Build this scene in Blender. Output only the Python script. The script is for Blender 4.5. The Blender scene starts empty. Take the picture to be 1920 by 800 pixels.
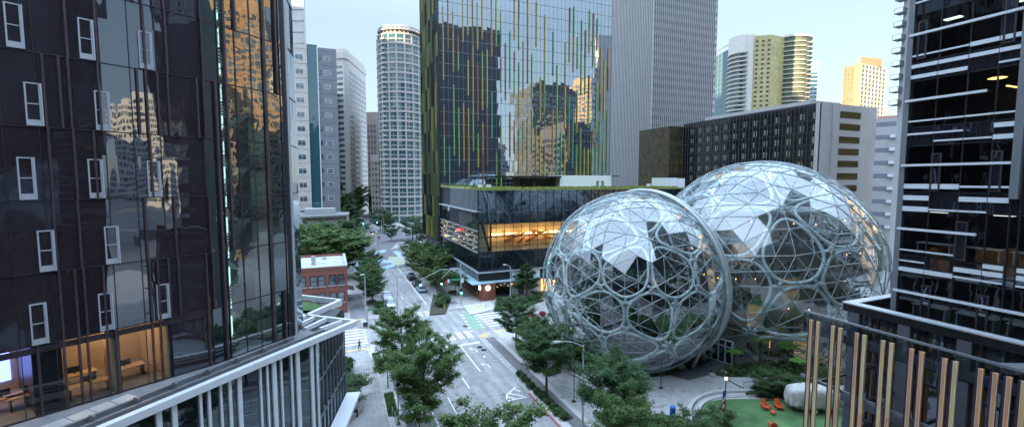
import bpy, bmesh, math, random
import numpy as np
from mathutils import Vector, Matrix
random.seed(7)
S = bpy.context.scene
COL = S.collection
R = math.radians
# ------------------------------------------------------------------ camera model (metres, street runs along +Y)
F_PX = 830.0; PITCH = math.atan(62/830); HEAD = math.atan(342/(830/math.cos(PITCH))); HC = 27.0
def ray(x, y):
    dx = x-960; dy = y-400
    Fw = F_PX*math.cos(PITCH)-dy*math.sin(PITCH); D = F_PX*math.sin(PITCH)+dy*math.cos(PITCH)
    return (dx*math.cos(HEAD)+Fw*math.sin(HEAD), -dx*math.sin(HEAD)+Fw*math.cos(HEAD), -D)
def gp(x, y, z=0.0):
    r = ray(x, y); t = (z-HC)/r[2]
    return Vector((r[0]*t, r[1]*t, z))
def fp(x, d):
    s = (x-960)/(F_PX/math.cos(PITCH))*d
    return Vector((s*math.cos(HEAD)+d*math.sin(HEAD), -s*math.sin(HEAD)+d*math.cos(HEAD)))
def zt(y, d):
    t = (400-y)/F_PX
    c, s = math.cos(PITCH), math.sin(PITCH)
    # (d*s+U*c)/(d*c-U*s)=t
    return HC + d*(t*c-s)/(c+t*s)

# ------------------------------------------------------------------ materials
MATS = {}
def newmat(name):
    m = bpy.data.materials.new(name); m.use_nodes = True
    nt = m.node_tree; nt.nodes.clear()
    out = nt.nodes.new('ShaderNodeOutputMaterial')
    MATS[name] = m
    return m, nt, out
def N(nt, t, **kw):
    n = nt.nodes.new(t)
    for k, v in kw.items():
        if k in n.inputs: n.inputs[k].default_value = v
        else: setattr(n, k, v)
    return n
def c4(c): return (c[0], c[1], c[2], 1.0)
def mat(name, col, rough=0.6, metal=0.0, var=0.12, scale=1.5, bump=0.0, bscale=8.0, spec=0.5, col2=None, emis=None, estr=0.0, detail=6, stretch=None):
    m, nt, out = newmat(name)
    p = N(nt, 'ShaderNodeBsdfPrincipled')
    p.inputs['Roughness'].default_value = rough; p.inputs['Metallic'].default_value = metal
    p.inputs['Specular IOR Level'].default_value = spec
    tc = N(nt, 'ShaderNodeNewGeometry')
    vec = tc.outputs['Position']
    if stretch:
        mp = N(nt, 'ShaderNodeMapping'); mp.inputs['Scale'].default_value = stretch
        nt.links.new(vec, mp.inputs['Vector']); vec = mp.outputs['Vector']
    nz = N(nt, 'ShaderNodeTexNoise'); nz.inputs['Scale'].default_value = scale; nz.inputs['Detail'].default_value = detail
    nt.links.new(vec, nz.inputs['Vector'])
    rp = N(nt, 'ShaderNodeValToRGB')
    e = rp.color_ramp.elements
    a = col; b = col2 if col2 else tuple(min(1, v*(1+var)) for v in col)
    a2 = tuple(v*(1-var) for v in col) if not col2 else col
    e[0].position = 0.3; e[0].color = c4(a2); e[1].position = 0.7; e[1].color = c4(b)
    nt.links.new(nz.outputs['Fac'], rp.inputs['Fac']); nt.links.new(rp.outputs['Color'], p.inputs['Base Color'])
    if bump:
        n2 = N(nt, 'ShaderNodeTexNoise'); n2.inputs['Scale'].default_value = bscale; n2.inputs['Detail'].default_value = 4
        nt.links.new(vec, n2.inputs['Vector'])
        b_ = N(nt, 'ShaderNodeBump'); b_.inputs['Strength'].default_value = bump; b_.inputs['Distance'].default_value = 0.05
        nt.links.new(n2.outputs['Fac'], b_.inputs['Height']); nt.links.new(b_.outputs['Normal'], p.inputs['Normal'])
    if emis:
        p.inputs['Emission Color'].default_value = c4(emis); p.inputs['Emission Strength'].default_value = estr
    nt.links.new(p.outputs['BSDF'], out.inputs['Surface'])
    return m
def mirror_glass(name, tint=(.01,.013,.02), refl=(.85,.92,1.0), ior=2.2, bump=0.02, bscale=0.8, rough=0.015, stretch=None, var=None):
    """coated facade glass: dark body under a strong fresnel reflection with a slightly wavy surface"""
    m, nt, out = newmat(name)
    geo = N(nt, 'ShaderNodeNewGeometry'); vec = geo.outputs['Position']
    if stretch:
        mp = N(nt, 'ShaderNodeMapping'); mp.inputs['Scale'].default_value = stretch
        nt.links.new(vec, mp.inputs['Vector']); vec = mp.outputs['Vector']
    nz = N(nt, 'ShaderNodeTexNoise'); nz.inputs['Scale'].default_value = bscale; nz.inputs['Detail'].default_value = 1.5
    nt.links.new(vec, nz.inputs['Vector'])
    bp = N(nt, 'ShaderNodeBump'); bp.inputs['Strength'].default_value = 1.0; bp.inputs['Distance'].default_value = bump
    nt.links.new(nz.outputs['Fac'], bp.inputs['Height'])
    df = N(nt, 'ShaderNodeBsdfDiffuse'); df.inputs['Color'].default_value = c4(tint)
    if var:
        rp = N(nt, 'ShaderNodeValToRGB'); rp.color_ramp.elements[0].color = c4(tint); rp.color_ramp.elements[1].color = c4(var)
        nt.links.new(geo.outputs['Random Per Island'], rp.inputs['Fac']); nt.links.new(rp.outputs['Color'], df.inputs['Color'])
    gl = N(nt, 'ShaderNodeBsdfGlossy'); gl.inputs['Color'].default_value = c4(refl); gl.inputs['Roughness'].default_value = rough
    fr = N(nt, 'ShaderNodeFresnel'); fr.inputs['IOR'].default_value = ior
    nt.links.new(bp.outputs['Normal'], gl.inputs['Normal']); 
    mx = N(nt, 'ShaderNodeMixShader')
    nt.links.new(fr.outputs[0], mx.inputs[0]); nt.links.new(df.outputs[0], mx.inputs[1]); nt.links.new(gl.outputs[0], mx.inputs[2])
    nt.links.new(mx.outputs[0], out.inputs['Surface'])
    return m
def clear_glass(name, tint=(.8,.87,.88), ior=1.6, rough=0.01, refl=(1,1,1), bump=0.0):
    m, nt, out = newmat(name)
    tr = N(nt, 'ShaderNodeBsdfTransparent'); tr.inputs['Color'].default_value = c4(tint)
    gl = N(nt, 'ShaderNodeBsdfGlossy'); gl.inputs['Color'].default_value = c4(refl); gl.inputs['Roughness'].default_value = rough
    fr = N(nt, 'ShaderNodeFresnel'); fr.inputs['IOR'].default_value = ior
    geo = N(nt, 'ShaderNodeNewGeometry')
    if bump:
        nz = N(nt, 'ShaderNodeTexNoise'); nz.inputs['Scale'].default_value = .8
        nt.links.new(geo.outputs['Position'], nz.inputs['Vector'])
        bp = N(nt, 'ShaderNodeBump'); bp.inputs['Distance'].default_value = bump
        nt.links.new(nz.outputs['Fac'], bp.inputs['Height']); nt.links.new(bp.outputs['Normal'], gl.inputs['Normal'])
    ab = N(nt, 'ShaderNodeMath', operation='MULTIPLY')  # no reflection from the inside face
    inv = N(nt, 'ShaderNodeMath', operation='SUBTRACT'); inv.inputs[0].default_value = 1.0
    nt.links.new(geo.outputs['Backfacing'], inv.inputs[1])
    nt.links.new(fr.outputs[0], ab.inputs[0]); nt.links.new(inv.outputs[0], ab.inputs[1])
    mx = N(nt, 'ShaderNodeMixShader')
    nt.links.new(ab.outputs[0], mx.inputs[0]); nt.links.new(tr.outputs[0], mx.inputs[1]); nt.links.new(gl.outputs[0], mx.inputs[2])
    nt.links.new(mx.outputs[0], out.inputs['Surface'])
    return m
def leaf_mat(name, c1, c2, trans=0.45):
    m, nt, out = newmat(name)
    geo = N(nt, 'ShaderNodeNewGeometry')
    rp = N(nt, 'ShaderNodeValToRGB'); rp.color_ramp.elements[0].color = c4(c1); rp.color_ramp.elements[1].color = c4(c2)
    nz = N(nt, 'ShaderNodeTexNoise'); nz.inputs['Scale'].default_value = 0.9; nz.inputs['Detail'].default_value = 2
    nt.links.new(geo.outputs['Position'], nz.inputs['Vector'])
    ad = N(nt, 'ShaderNodeMath', operation='MULTIPLY_ADD'); ad.inputs[1].default_value = 0.5
    sb = N(nt, 'ShaderNodeMath', operation='MULTIPLY_ADD'); sb.inputs[1].default_value = 1.6; sb.inputs[2].default_value = -0.55
    nt.links.new(nz.outputs['Fac'], sb.inputs[0])
    nt.links.new(geo.outputs['Random Per Island'], ad.inputs[0]); nt.links.new(sb.outputs[0], ad.inputs[2])
    nt.links.new(ad.outputs[0], rp.inputs['Fac'])
    d = N(nt, 'ShaderNodeBsdfPrincipled'); d.inputs['Roughness'].default_value = 0.55; d.inputs['Specular IOR Level'].default_value = 0.35
    t = N(nt, 'ShaderNodeBsdfTranslucent')
    nt.links.new(rp.outputs['Color'], d.inputs['Base Color']); nt.links.new(rp.outputs['Color'], t.inputs['Color'])
    mx = N(nt, 'ShaderNodeMixShader'); mx.inputs[0].default_value = trans
    nt.links.new(d.outputs[0], mx.inputs[1]); nt.links.new(t.outputs[0], mx.inputs[2]); nt.links.new(mx.outputs[0], out.inputs['Surface'])
    return m
def emit(name, col, strength):
    m, nt, out = newmat(name)
    e = N(nt, 'ShaderNodeEmission'); e.inputs['Color'].default_value = c4(col); e.inputs['Strength'].default_value = strength
    nt.links.new(e.outputs[0], out.inputs['Surface']); return m
def slab_concrete(name, c1, c2, sx=3.4, sy=4.5, joint=0.02, rough=.75, dark=.72, wear=False):
    """poured slabs with joints, slab-to-slab variation and stains"""
    m, nt, out = newmat(name)
    geo = N(nt, 'ShaderNodeNewGeometry')
    mp = N(nt, 'ShaderNodeMapping'); nt.links.new(geo.outputs['Position'], mp.inputs['Vector'])
    br = N(nt, 'ShaderNodeTexBrick'); br.offset = 0.0; br.squash = 1.0
    br.inputs['Scale'].default_value = 1.0; br.inputs['Brick Width'].default_value = sx; br.inputs['Row Height'].default_value = sy
    br.inputs['Mortar Size'].default_value = joint; br.inputs['Mortar Smooth'].default_value = 0.2; br.inputs['Bias'].default_value = 0
    br.inputs['Color1'].default_value = c4(c1); br.inputs['Color2'].default_value = c4(c2)
    br.inputs['Mortar'].default_value = c4(tuple(v*dark*.75 for v in c1))
    nt.links.new(mp.outputs[0], br.inputs['Vector'])
    nz = N(nt, 'ShaderNodeTexNoise'); nz.inputs['Scale'].default_value = 0.35; nz.inputs['Detail'].default_value = 8; nz.inputs['Roughness'].default_value = .62
    mp2 = N(nt, 'ShaderNodeMapping'); mp2.inputs['Scale'].default_value = (2.2, .5, 1); nt.links.new(geo.outputs['Position'], mp2.inputs['Vector'])
    nt.links.new(mp2.outputs[0], nz.inputs['Vector'])
    rp = N(nt, 'ShaderNodeValToRGB'); rp.color_ramp.elements[0].position = .3; rp.color_ramp.elements[0].color = (dark, dark, dark, 1)
    rp.color_ramp.elements[1].position = .62; rp.color_ramp.elements[1].color = (1.05, 1.05, 1.05, 1)
    nt.links.new(nz.outputs['Fac'], rp.inputs['Fac'])
    mu = N(nt, 'ShaderNodeMix', data_type='RGBA', blend_type='MULTIPLY'); mu.inputs[0].default_value = 1
    nt.links.new(br.outputs['Color'], mu.inputs[6]); nt.links.new(rp.outputs['Color'], mu.inputs[7])
    # scattered oil spots, gum and fine cracks
    vo = N(nt, 'ShaderNodeTexVoronoi'); vo.feature = 'DISTANCE_TO_EDGE'; vo.inputs['Scale'].default_value = .28
    wn = N(nt, 'ShaderNodeTexNoise'); wn.inputs['Scale'].default_value = 1.3; wn.inputs['Detail'].default_value = 6
    av = N(nt, 'ShaderNodeVectorMath', operation='ADD'); nt.links.new(geo.outputs['Position'], av.inputs[0]); nt.links.new(wn.outputs['Color'], av.inputs[1]); nt.links.new(geo.outputs['Position'], wn.inputs['Vector'])
    nt.links.new(av.outputs[0], vo.inputs['Vector'])
    cr = N(nt, 'ShaderNodeValToRGB'); cr.color_ramp.elements[0].position = 0; cr.color_ramp.elements[0].color = (.74,.74,.74,1); cr.color_ramp.elements[1].position = .012; cr.color_ramp.elements[1].color = (1,1,1,1)
    nt.links.new(vo.outputs['Distance'], cr.inputs[0])
    sp_ = N(nt, 'ShaderNodeTexNoise'); sp_.inputs['Scale'].default_value = 1.1; sp_.inputs['Detail'].default_value = 3; nt.links.new(geo.outputs['Position'], sp_.inputs['Vector'])
    sr = N(nt, 'ShaderNodeValToRGB'); sr.color_ramp.elements[0].position = .30; sr.color_ramp.elements[0].color = (.66,.66,.66,1); sr.color_ramp.elements[1].position = .42; sr.color_ramp.elements[1].color = (1,1,1,1)
    nt.links.new(sp_.outputs['Fac'], sr.inputs[0])
    m2_ = N(nt, 'ShaderNodeMix', data_type='RGBA', blend_type='MULTIPLY'); m2_.inputs[0].default_value = 1; nt.links.new(mu.outputs[2], m2_.inputs[6]); nt.links.new(cr.outputs[0], m2_.inputs[7])
    m3_ = N(nt, 'ShaderNodeMix', data_type='RGBA', blend_type='MULTIPLY'); m3_.inputs[0].default_value = 1; nt.links.new(m2_.outputs[2], m3_.inputs[6]); nt.links.new(sr.outputs[0], m3_.inputs[7]); mu = m3_
    if wear:
        sx_ = N(nt, 'ShaderNodeSeparateXYZ'); nt.links.new(geo.outputs['Position'], sx_.inputs[0])
        ph = N(nt, 'ShaderNodeMath', operation='MULTIPLY_ADD'); ph.inputs[1].default_value = 2*math.pi/1.65; ph.inputs[2].default_value = -3.0; nt.links.new(sx_.outputs[0], ph.inputs[0])
        sn = N(nt, 'ShaderNodeMath', operation='SINE'); nt.links.new(ph.outputs[0], sn.inputs[0])
        mr = N(nt, 'ShaderNodeMapRange'); mr.inputs['From Min'].default_value = -.2; mr.inputs['From Max'].default_value = 1; mr.inputs['To Min'].default_value = 1; mr.inputs['To Max'].default_value = .84; nt.links.new(sn.outputs[0], mr.inputs['Value'])
        m4_ = N(nt, 'ShaderNodeMix', data_type='RGBA', blend_type='MULTIPLY'); m4_.inputs[0].default_value = 1; nt.links.new(mu.outputs[2], m4_.inputs[6]); nt.links.new(mr.outputs[0], m4_.inputs[7]); mu = m4_
    p = N(nt, 'ShaderNodeBsdfPrincipled'); p.inputs['Roughness'].default_value = rough
    nt.links.new(mu.outputs[2], p.inputs['Base Color'])
    n2 = N(nt, 'ShaderNodeTexNoise'); n2.inputs['Scale'].default_value = 12
    nt.links.new(geo.outputs['Position'], n2.inputs['Vector'])
    bp = N(nt, 'ShaderNodeBump'); bp.inputs['Strength'].default_value = .25; bp.inputs['Distance'].default_value = .02
    nt.links.new(n2.outputs['Fac'], bp.inputs['Height']); nt.links.new(bp.outputs[0], p.inputs['Normal'])
    nt.links.new(p.outputs[0], out.inputs['Surface'])
    return m
def brick_mat(name, c1, c2, mortar):
    m, nt, out = newmat(name)
    geo = N(nt, 'ShaderNodeNewGeometry')
    sx = N(nt, 'ShaderNodeSeparateXYZ'); nt.links.new(geo.outputs['Position'], sx.inputs[0])
    ad = N(nt, 'ShaderNodeMath', operation='ADD'); nt.links.new(sx.outputs[0], ad.inputs[0]); nt.links.new(sx.outputs[1], ad.inputs[1])
    cb = N(nt, 'ShaderNodeCombineXYZ'); nt.links.new(ad.outputs[0], cb.inputs[0]); nt.links.new(sx.outputs[2], cb.inputs[1])
    br = N(nt, 'ShaderNodeTexBrick'); br.inputs['Scale'].default_value = 1; br.inputs['Brick Width'].default_value = .35; br.inputs['Row Height'].default_value = .13
    br.inputs['Mortar Size'].default_value = .012
    br.inputs['Color1'].default_value = c4(c1); br.inputs['Color2'].default_value = c4(c2); br.inputs['Mortar'].default_value = c4(mortar)
    nt.links.new(cb.outputs[0], br.inputs['Vector'])
    nz = N(nt, 'ShaderNodeTexNoise'); nz.inputs['Scale'].default_value = .6; nz.inputs['Detail'].default_value = 5
    nt.links.new(geo.outputs['Position'], nz.inputs['Vector'])
    mu = N(nt, 'ShaderNodeMix', data_type='RGBA', blend_type='MULTIPLY'); mu.inputs[0].default_value = .45
    nt.links.new(br.outputs['Color'], mu.inputs[6]); nt.links.new(nz.outputs['Color'], mu.inputs[7])
    p = N(nt, 'ShaderNodeBsdfPrincipled'); p.inputs['Roughness'].default_value = .85
    nt.links.new(mu.outputs[2], p.inputs['Base Color']); nt.links.new(p.outputs[0], out.inputs['Surface'])
    return m
def stripes_mat(name, col, axis_scale, contrast=.6, rough=.7):
    """boards: thin dark joints at a fixed pitch"""
    m, nt, out = newmat(name)
    geo = N(nt, 'ShaderNodeNewGeometry')
    mp = N(nt, 'ShaderNodeMapping'); mp.inputs['Scale'].default_value = axis_scale
    nt.links.new(geo.outputs['Position'], mp.inputs[0])
    wv = N(nt, 'ShaderNodeTexWave'); wv.inputs['Scale'].default_value = 1; wv.inputs['Distortion'].default_value = 0
    nt.links.new(mp.outputs[0], wv.inputs[0])
    rp = N(nt, 'ShaderNodeValToRGB'); rp.color_ramp.elements[0].position = .05; rp.color_ramp.elements[0].color = c4(tuple(v*contrast for v in col))
    rp.color_ramp.elements[1].position = .25; rp.color_ramp.elements[1].color = c4(col)
    nt.links.new(wv.outputs['Fac'], rp.inputs[0])
    nz = N(nt, 'ShaderNodeTexNoise'); nz.inputs['Scale'].default_value = 1.7; nt.links.new(geo.outputs['Position'], nz.inputs[0])
    mu = N(nt, 'ShaderNodeMix', data_type='RGBA', blend_type='MULTIPLY'); mu.inputs[0].default_value = .4
    nt.links.new(rp.outputs[0], mu.inputs[6]); nt.links.new(nz.outputs['Color'], mu.inputs[7])
    p = N(nt, 'ShaderNodeBsdfPrincipled'); p.inputs['Roughness'].default_value = rough
    nt.links.new(mu.outputs[2], p.inputs['Base Color']); nt.links.new(p.outputs[0], out.inputs['Surface'])
    return m

M_road = slab_concrete('road_concrete', (.33,.32,.315), (.39,.375,.37), 3.3, 4.6, .02, dark=.76, wear=True)
M_asph = mat('asphalt', (.15,.15,.16), .85, var=.25, scale=.6, bump=.3, bscale=20)
M_patch = mat('asphalt_patch', (.20,.20,.21), .85, var=.2, scale=.7, bump=.2, bscale=20)
M_walk = slab_concrete('sidewalk_concrete', (.36,.345,.34), (.41,.395,.385), 1.5, 1.5, .015, dark=.82)
M_walkL = slab_concrete('pale_concrete', (.52,.50,.49), (.58,.56,.55), 1.2, 2.4, .012, dark=.88)
M_plaza = slab_concrete('plaza_stone', (.40,.385,.38), (.45,.435,.425), .6, .6, .01, dark=.85)
M_dpath = slab_concrete('dark_paver', (.17,.16,.165), (.21,.20,.20), .3, .6, .01, dark=.85)
M_kerb = mat('kerb', (.42,.43,.45), .7, var=.12, scale=2)
M_redk = mat('red_kerb_paint', (.42,.06,.07), .6, var=.3, scale=3)
M_white = mat('road_paint', (.84,.86,.88), .6, var=.12, scale=4)
M_yel = mat('tactile_yellow', (.62,.46,.2), .7, var=.15, scale=4)
M_green = mat('green_lane_paint', (.25,.36,.27), .7, var=.25, scale=2)
M_blue = mat('blue_street_paint', (.30,.42,.62), .7, var=.25, scale=1.2)
M_tan = mat('tan_street_paint', (.36,.38,.27), .8, var=.2, scale=1)
M_ground = mat('city_ground', (.12,.125,.13), .9, var=.3, scale=.05)
M_lawn = mat('artificial_turf', (.075,.16,.055), .9, var=.38, scale=.45, bump=.5, bscale=40)
M_grass = mat('grass_verge', (.05,.11,.03), .9, var=.35, scale=1.5, bump=.6, bscale=20)
M_soil = mat('soil', (.06,.05,.035), .95, var=.3, scale=2, bump=.4)
M_deck = stripes_mat('deck_boards', (.13,.135,.15), (3.0, 3.0, 1), .55)
M_steel = mat('painted_steel', (.60,.68,.67), .38, var=.06, scale=.6, spec=.6)
M_mull = mat('grey_mullion', (.26,.30,.31), .4, metal=.1, var=.08)
M_dome = clear_glass('dome_glass', (.86,.90,.90), 2.45, refl=(.93,.96,1.0))
M_bronze = mat('dark_bronze', (.055,.045,.052), .4, metal=.5, var=.15)
M_purple = mat('plum_fin', (.085,.055,.065), .4, metal=.3, var=.15)
M_black = mat('black_metal', (.016,.017,.02), .42, metal=.3, var=.2)
M_dgrey = mat('charcoal_panel', (.034,.036,.043), .45, var=.15)
M_mgrey = mat('mid_grey_metal', (.18,.19,.205), .45, metal=.3, var=.1)
M_lgrey = mat('light_grey_metal', (.42,.44,.46), .4, metal=.2, var=.08)
M_wht = mat('white_paint', (.68,.70,.73), .45, var=.05)
M_wframe = mat('white_window_frame', (.46,.47,.50), .4, var=.06)
M_cgl = clear_glass('clear_glass', (.62,.72,.72), 1.55, bump=.004)
M_stg = clear_glass('stair_glass', (.80,.90,.90), 2.5, bump=.006)
M_dgl = clear_glass('dusky_glass', (.50,.56,.58), 1.7, bump=.004)
M_rstone = mat('rounded_tower_stone', (.44,.40,.37), .8, var=.1, scale=.3)
M_gA = mirror_glass('plum_mirror_glass', (.036,.027,.032), (.78,.90,1.0), 2.4, .030, .55, stretch=(1, 1, .35))
M_gA2 = mirror_glass('teal_mirror_glass', (.010,.022,.026), (.85,.95,1.0), 2.6, .03, .6, stretch=(1, 1, .5))
M_gR = mirror_glass('black_mirror_glass', (.014,.015,.020), (.8,.88,1.0), 2.8, .010, .5)
M_gD = mirror_glass('blue_mirror_glass', (.008,.018,.035), (.84,.94,1.0), 7.5, .012, .35, stretch=(1, 1, .4))
M_gM = mirror_glass('dark_pavilion_glass', (.007,.012,.016), (.8,.9,1.0), 2.3, .004, .3)
M_gT = mirror_glass('teal_tower_glass', (.03,.10,.12), (.85,.95,1), 2.2, .01, .4)
M_gW = mirror_glass('window_glass', (.03,.045,.06), (.9,.95,1), 2.3, .004, .8, var=(.10,.13,.15))
M_gO = mirror_glass('olive_bronze_glass', (.035,.03,.012), (.55,.45,.2), 2.0, .02, .5)
M_conc = mat('precast_concrete', (.50,.48,.47), .8, var=.08, scale=.3, bump=.1)
M_concp = mat('pinkish_stone', (.48,.41,.37), .8, var=.08, scale=.4)
M_concw = mat('warm_white_stone', (.60,.56,.52), .75, var=.06, scale=.3)
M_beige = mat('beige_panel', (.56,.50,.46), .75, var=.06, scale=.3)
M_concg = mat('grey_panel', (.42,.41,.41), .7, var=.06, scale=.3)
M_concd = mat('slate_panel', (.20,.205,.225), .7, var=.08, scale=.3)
M_tanc = mat('tan_cladding', (.30,.20,.11), .75, var=.1, scale=.3)
M_brn = mat('brown_cladding', (.17,.115,.08), .75, var=.1, scale=.3)
M_crm = mat('cream_balcony', (.50,.45,.36), .7, var=.06)
M_brick = brick_mat('red_brick', (.27,.075,.055), (.34,.10,.075), (.30,.2,.17))
M_roofw = mat('white_roof_membrane', (.40,.41,.43), .7, var=.2, scale=.5)
M_roofg = mat('gravel_roof', (.20,.205,.215), .9, var=.2, scale=1.2, bump=.3, bscale=20)
M_roofgr = mat('sedum_roof', (.20,.22,.06), .9, var=.45, scale=1.2, bump=.6, bscale=10)
M_wood = mat('reddish_wood', (.20,.075,.04), .6, var=.3, scale=2, stretch=(1, 1, .15))
M_woodl = mat('pale_wood_fin', (.60,.36,.13), .55, var=.2, scale=1.6, stretch=(2, 2, .2))
M_woodp = mat('pinkish_wood_fin', (.60,.28,.11), .55, var=.2, scale=1.6, stretch=(2, 2, .2))
M_woody = mat('yellowish_wood_fin', (.62,.44,.17), .55, var=.2, scale=1.6, stretch=(2, 2, .2))
M_wedge = mat('pale_fin_edge', (.70,.62,.56), .5, var=.08)
M_plumd = mat('dark_plum_fin', (.035,.018,.04), .4, var=.15)
M_fy = mat('yellow_fin', (.46,.36,.07), .45, var=.1)
M_fo = mat('ochre_fin', (.48,.26,.06), .45, var=.1)
M_fg = mat('green_fin', (.22,.36,.10), .45, var=.1)
M_ft = mat('teal_fin', (.10,.32,.20), .45, var=.1)
M_fb = mat('russet_fin', (.28,.12,.05), .45, var=.1)
M_pol = mat('olive_panel', (.12,.15,.045), .35, var=.2)
M_pgr = mat('green_panel', (.07,.12,.05), .35, var=.2)
M_pyl = mat('yellow_panel', (.36,.33,.06), .35, var=.15)
M_bark = mat('bark', (.09,.075,.06), .9, var=.3, scale=4)
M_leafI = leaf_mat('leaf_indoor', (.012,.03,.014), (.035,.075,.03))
M_leafA = leaf_mat('leaf_street_tree', (.038,.090,.030), (.19,.28,.08))
M_leafB = leaf_mat('leaf_dark_tree', (.026,.074,.034), (.12,.215,.075))
M_leafC = leaf_mat('leaf_yellow_green', (.05,.10,.03), (.15,.24,.065))
M_leafD = leaf_mat('leaf_fern', (.10,.24,.04), (.26,.50,.10))
M_leafR = leaf_mat('leaf_red', (.22,.03,.05), (.42,.08,.10))
M_leafS = leaf_mat('leaf_shrub', (.040,.085,.034), (.12,.20,.07))
M_orange = mat('orange_chair_paint', (.62,.09,.03), .5, var=.08)
M_tarp = mat('pale_tarpaulin', (.50,.48,.46), .8, var=.14, scale=1.5, bump=1.0, bscale=5)
M_rub = mat('rubber', (.02,.02,.02), .8)
M_bluep = mat('blue_plastic', (.03,.16,.55), .5)
M_warm = emit('warm_lamp', (1.0,.55,.22), 1.5)
M_warm2 = emit('warm_ceiling_light', (1.0,.62,.32), 5.0)
M_cool = emit('cool_ceiling_light', (.62,1.0,.92), .8)
M_violet = emit('violet_screen', (.25,.3,1.0), .5)
M_sgreen = emit('green_signal', (.05,1.0,.45), 12.0)
M_sred = emit('red_signal', (1.0,.06,.03), 9.0)
M_globe = emit('lamp_globe', (1.0,.85,.6), .35)
M_glow = emit('pale_lit_ceiling', (1,.93,.75), 1.2)

# ------------------------------------------------------------------ mesh builder
class MB:
    def __init__(s): s.v = []; s.f = []; s.m = []
    def add(s, vs, fs, mi=0):
        b = len(s.v); s.v.extend([tuple(v) for v in vs]); s.f.extend([tuple(i+b for i in f) for f in fs]); s.m.extend([mi]*len(fs))
    def box(s, x0, x1, y0, y1, z0, z1, mi=0):
        s.add([(x0,y0,z0),(x1,y0,z0),(x1,y1,z0),(x0,y1,z0),(x0,y0,z1),(x1,y0,z1),(x1,y1,z1),(x0,y1,z1)],
              [(0,3,2,1),(4,5,6,7),(0,1,5,4),(1,2,6,5),(2,3,7,6),(3,0,4,7)], mi)
    def ob(s, o, u, a0, a1, b0, b1, z0, z1, mi=0):
        """box in a facade frame: o origin xy, u unit dir along, n = outward normal (u rotated -90 deg); a along, b outward"""
        n = (u[1], -u[0])
        P = lambda a, b, z: (o[0]+u[0]*a+n[0]*b, o[1]+u[1]*a+n[1]*b, z)
        s.add([P(a0,b1,z0),P(a1,b1,z0),P(a1,b0,z0),P(a0,b0,z0),P(a0,b1,z1),P(a1,b1,z1),P(a1,b0,z1),P(a0,b0,z1)],
              [(0,3,2,1),(4,5,6,7),(0,1,5,4),(1,2,6,5),(2,3,7,6),(3,0,4,7)], mi)
    def quad(s, a, b, c, d, mi=0): s.add([a,b,c,d], [(0,1,2,3)], mi)
    def prism(s, poly, z0, z1, mi=0, mtop=None):
        n = len(poly)
        A = sum(poly[i][0]*poly[(i+1)%n][1]-poly[(i+1)%n][0]*poly[i][1] for i in range(n))
        if A < 0: poly = poly[::-1]
        vs = [(p[0],p[1],z0) for p in poly]+[(p[0],p[1],z1) for p in poly]
        s.add(vs, [(i,(i+1)%n,n+(i+1)%n,n+i) for i in range(n)]+[tuple(range(n-1,-1,-1))], mi)
        s.add(vs[n:], [tuple(range(n))], mi if mtop is None else mtop)
    def tube(s, pts, r, n=6, mi=0, closed=False, cap=True):
        pts = [Vector(p) for p in pts]; k = len(pts)
        rs = r if isinstance(r, (list, tuple)) else [r]*k
        up = Vector((0,0,1)); rings = []; prev = None
        for i, p in enumerate(pts):
            if closed: t = pts[(i+1)%k]-pts[i-1]
            else: t = pts[min(i+1,k-1)]-pts[max(i-1,0)]
            if t.length < 1e-9: t = Vector((0,0,1))
            t.normalize()
            if prev is None:
                a = t.cross(up)
                if a.length < .05: a = t.cross(Vector((1,0,0)))
            else:
                a = prev-t*prev.dot(t)
                if a.length < 1e-4: a = t.cross(up)
            a.normalize(); prev = a; b = t.cross(a)
            rings.append([p+(a*math.cos(2*math.pi*j/n)+b*math.sin(2*math.pi*j/n))*rs[i] for j in range(n)])
        vs = [v for ring in rings for v in ring]; fs = []
        for i in range(k if closed else k-1):
            i2 = (i+1)%k
            for j in range(n):
                j2 = (j+1)%n
                fs.append((i*n+j, i*n+j2, i2*n+j2, i2*n+j))
        if not closed and cap:
            fs.append(tuple(range(n))[::-1]); fs.append(tuple((k-1)*n+j for j in range(n)))
        s.add(vs, fs, mi)
    def lathe(s, c, prof, n=12, mi=0):
        vs = []; fs = []
        for r, z in prof:
            for j in range(n): vs.append((c[0]+r*math.cos(2*math.pi*j/n), c[1]+r*math.sin(2*math.pi*j/n), c[2]+z))
        for i in range(len(prof)-1):
            for j in range(n):
                j2 = (j+1)%n; fs.append((i*n+j, i*n+j2, (i+1)*n+j2, (i+1)*n+j))
        fs.append(tuple(range(n))[::-1]); fs.append(tuple((len(prof)-1)*n+j for j in range(n)))
        s.add(vs, fs, mi)
    def build(s, name, mats, parent=None, smooth=False, org=None):
        if not isinstance(mats, (list, tuple)): mats = [mats]
        me = bpy.data.meshes.new(name)
        o3 = Vector((0,0,0))
        if org is not None: o3 = Vector(org)
        elif parent is not None:
            o3 = Vector(parent['org']) if 'org' in parent else Vector((0,0,0))
        vs = [(v[0]-o3[0], v[1]-o3[1], v[2]-o3[2]) for v in s.v]
        me.from_pydata(vs, [], s.f)
        for m in mats: me.materials.append(m)
        me.polygons.foreach_set('material_index', s.m)
        if smooth: me.polygons.foreach_set('use_smooth', [True]*len(s.f))
        me.update()
        o = bpy.data.objects.new(name, me); COL.objects.link(o)
        if parent is not None:
            o.parent = parent
            if 'org' in parent: o['org'] = parent['org']
        return o
LABELS = set()
def tag(o, label, cat, group=None, kind=None):
    if label: o['label'] = label
    if cat: o['category'] = cat
    if group: o['group'] = group
    if kind: o['kind'] = kind
    return o
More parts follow.
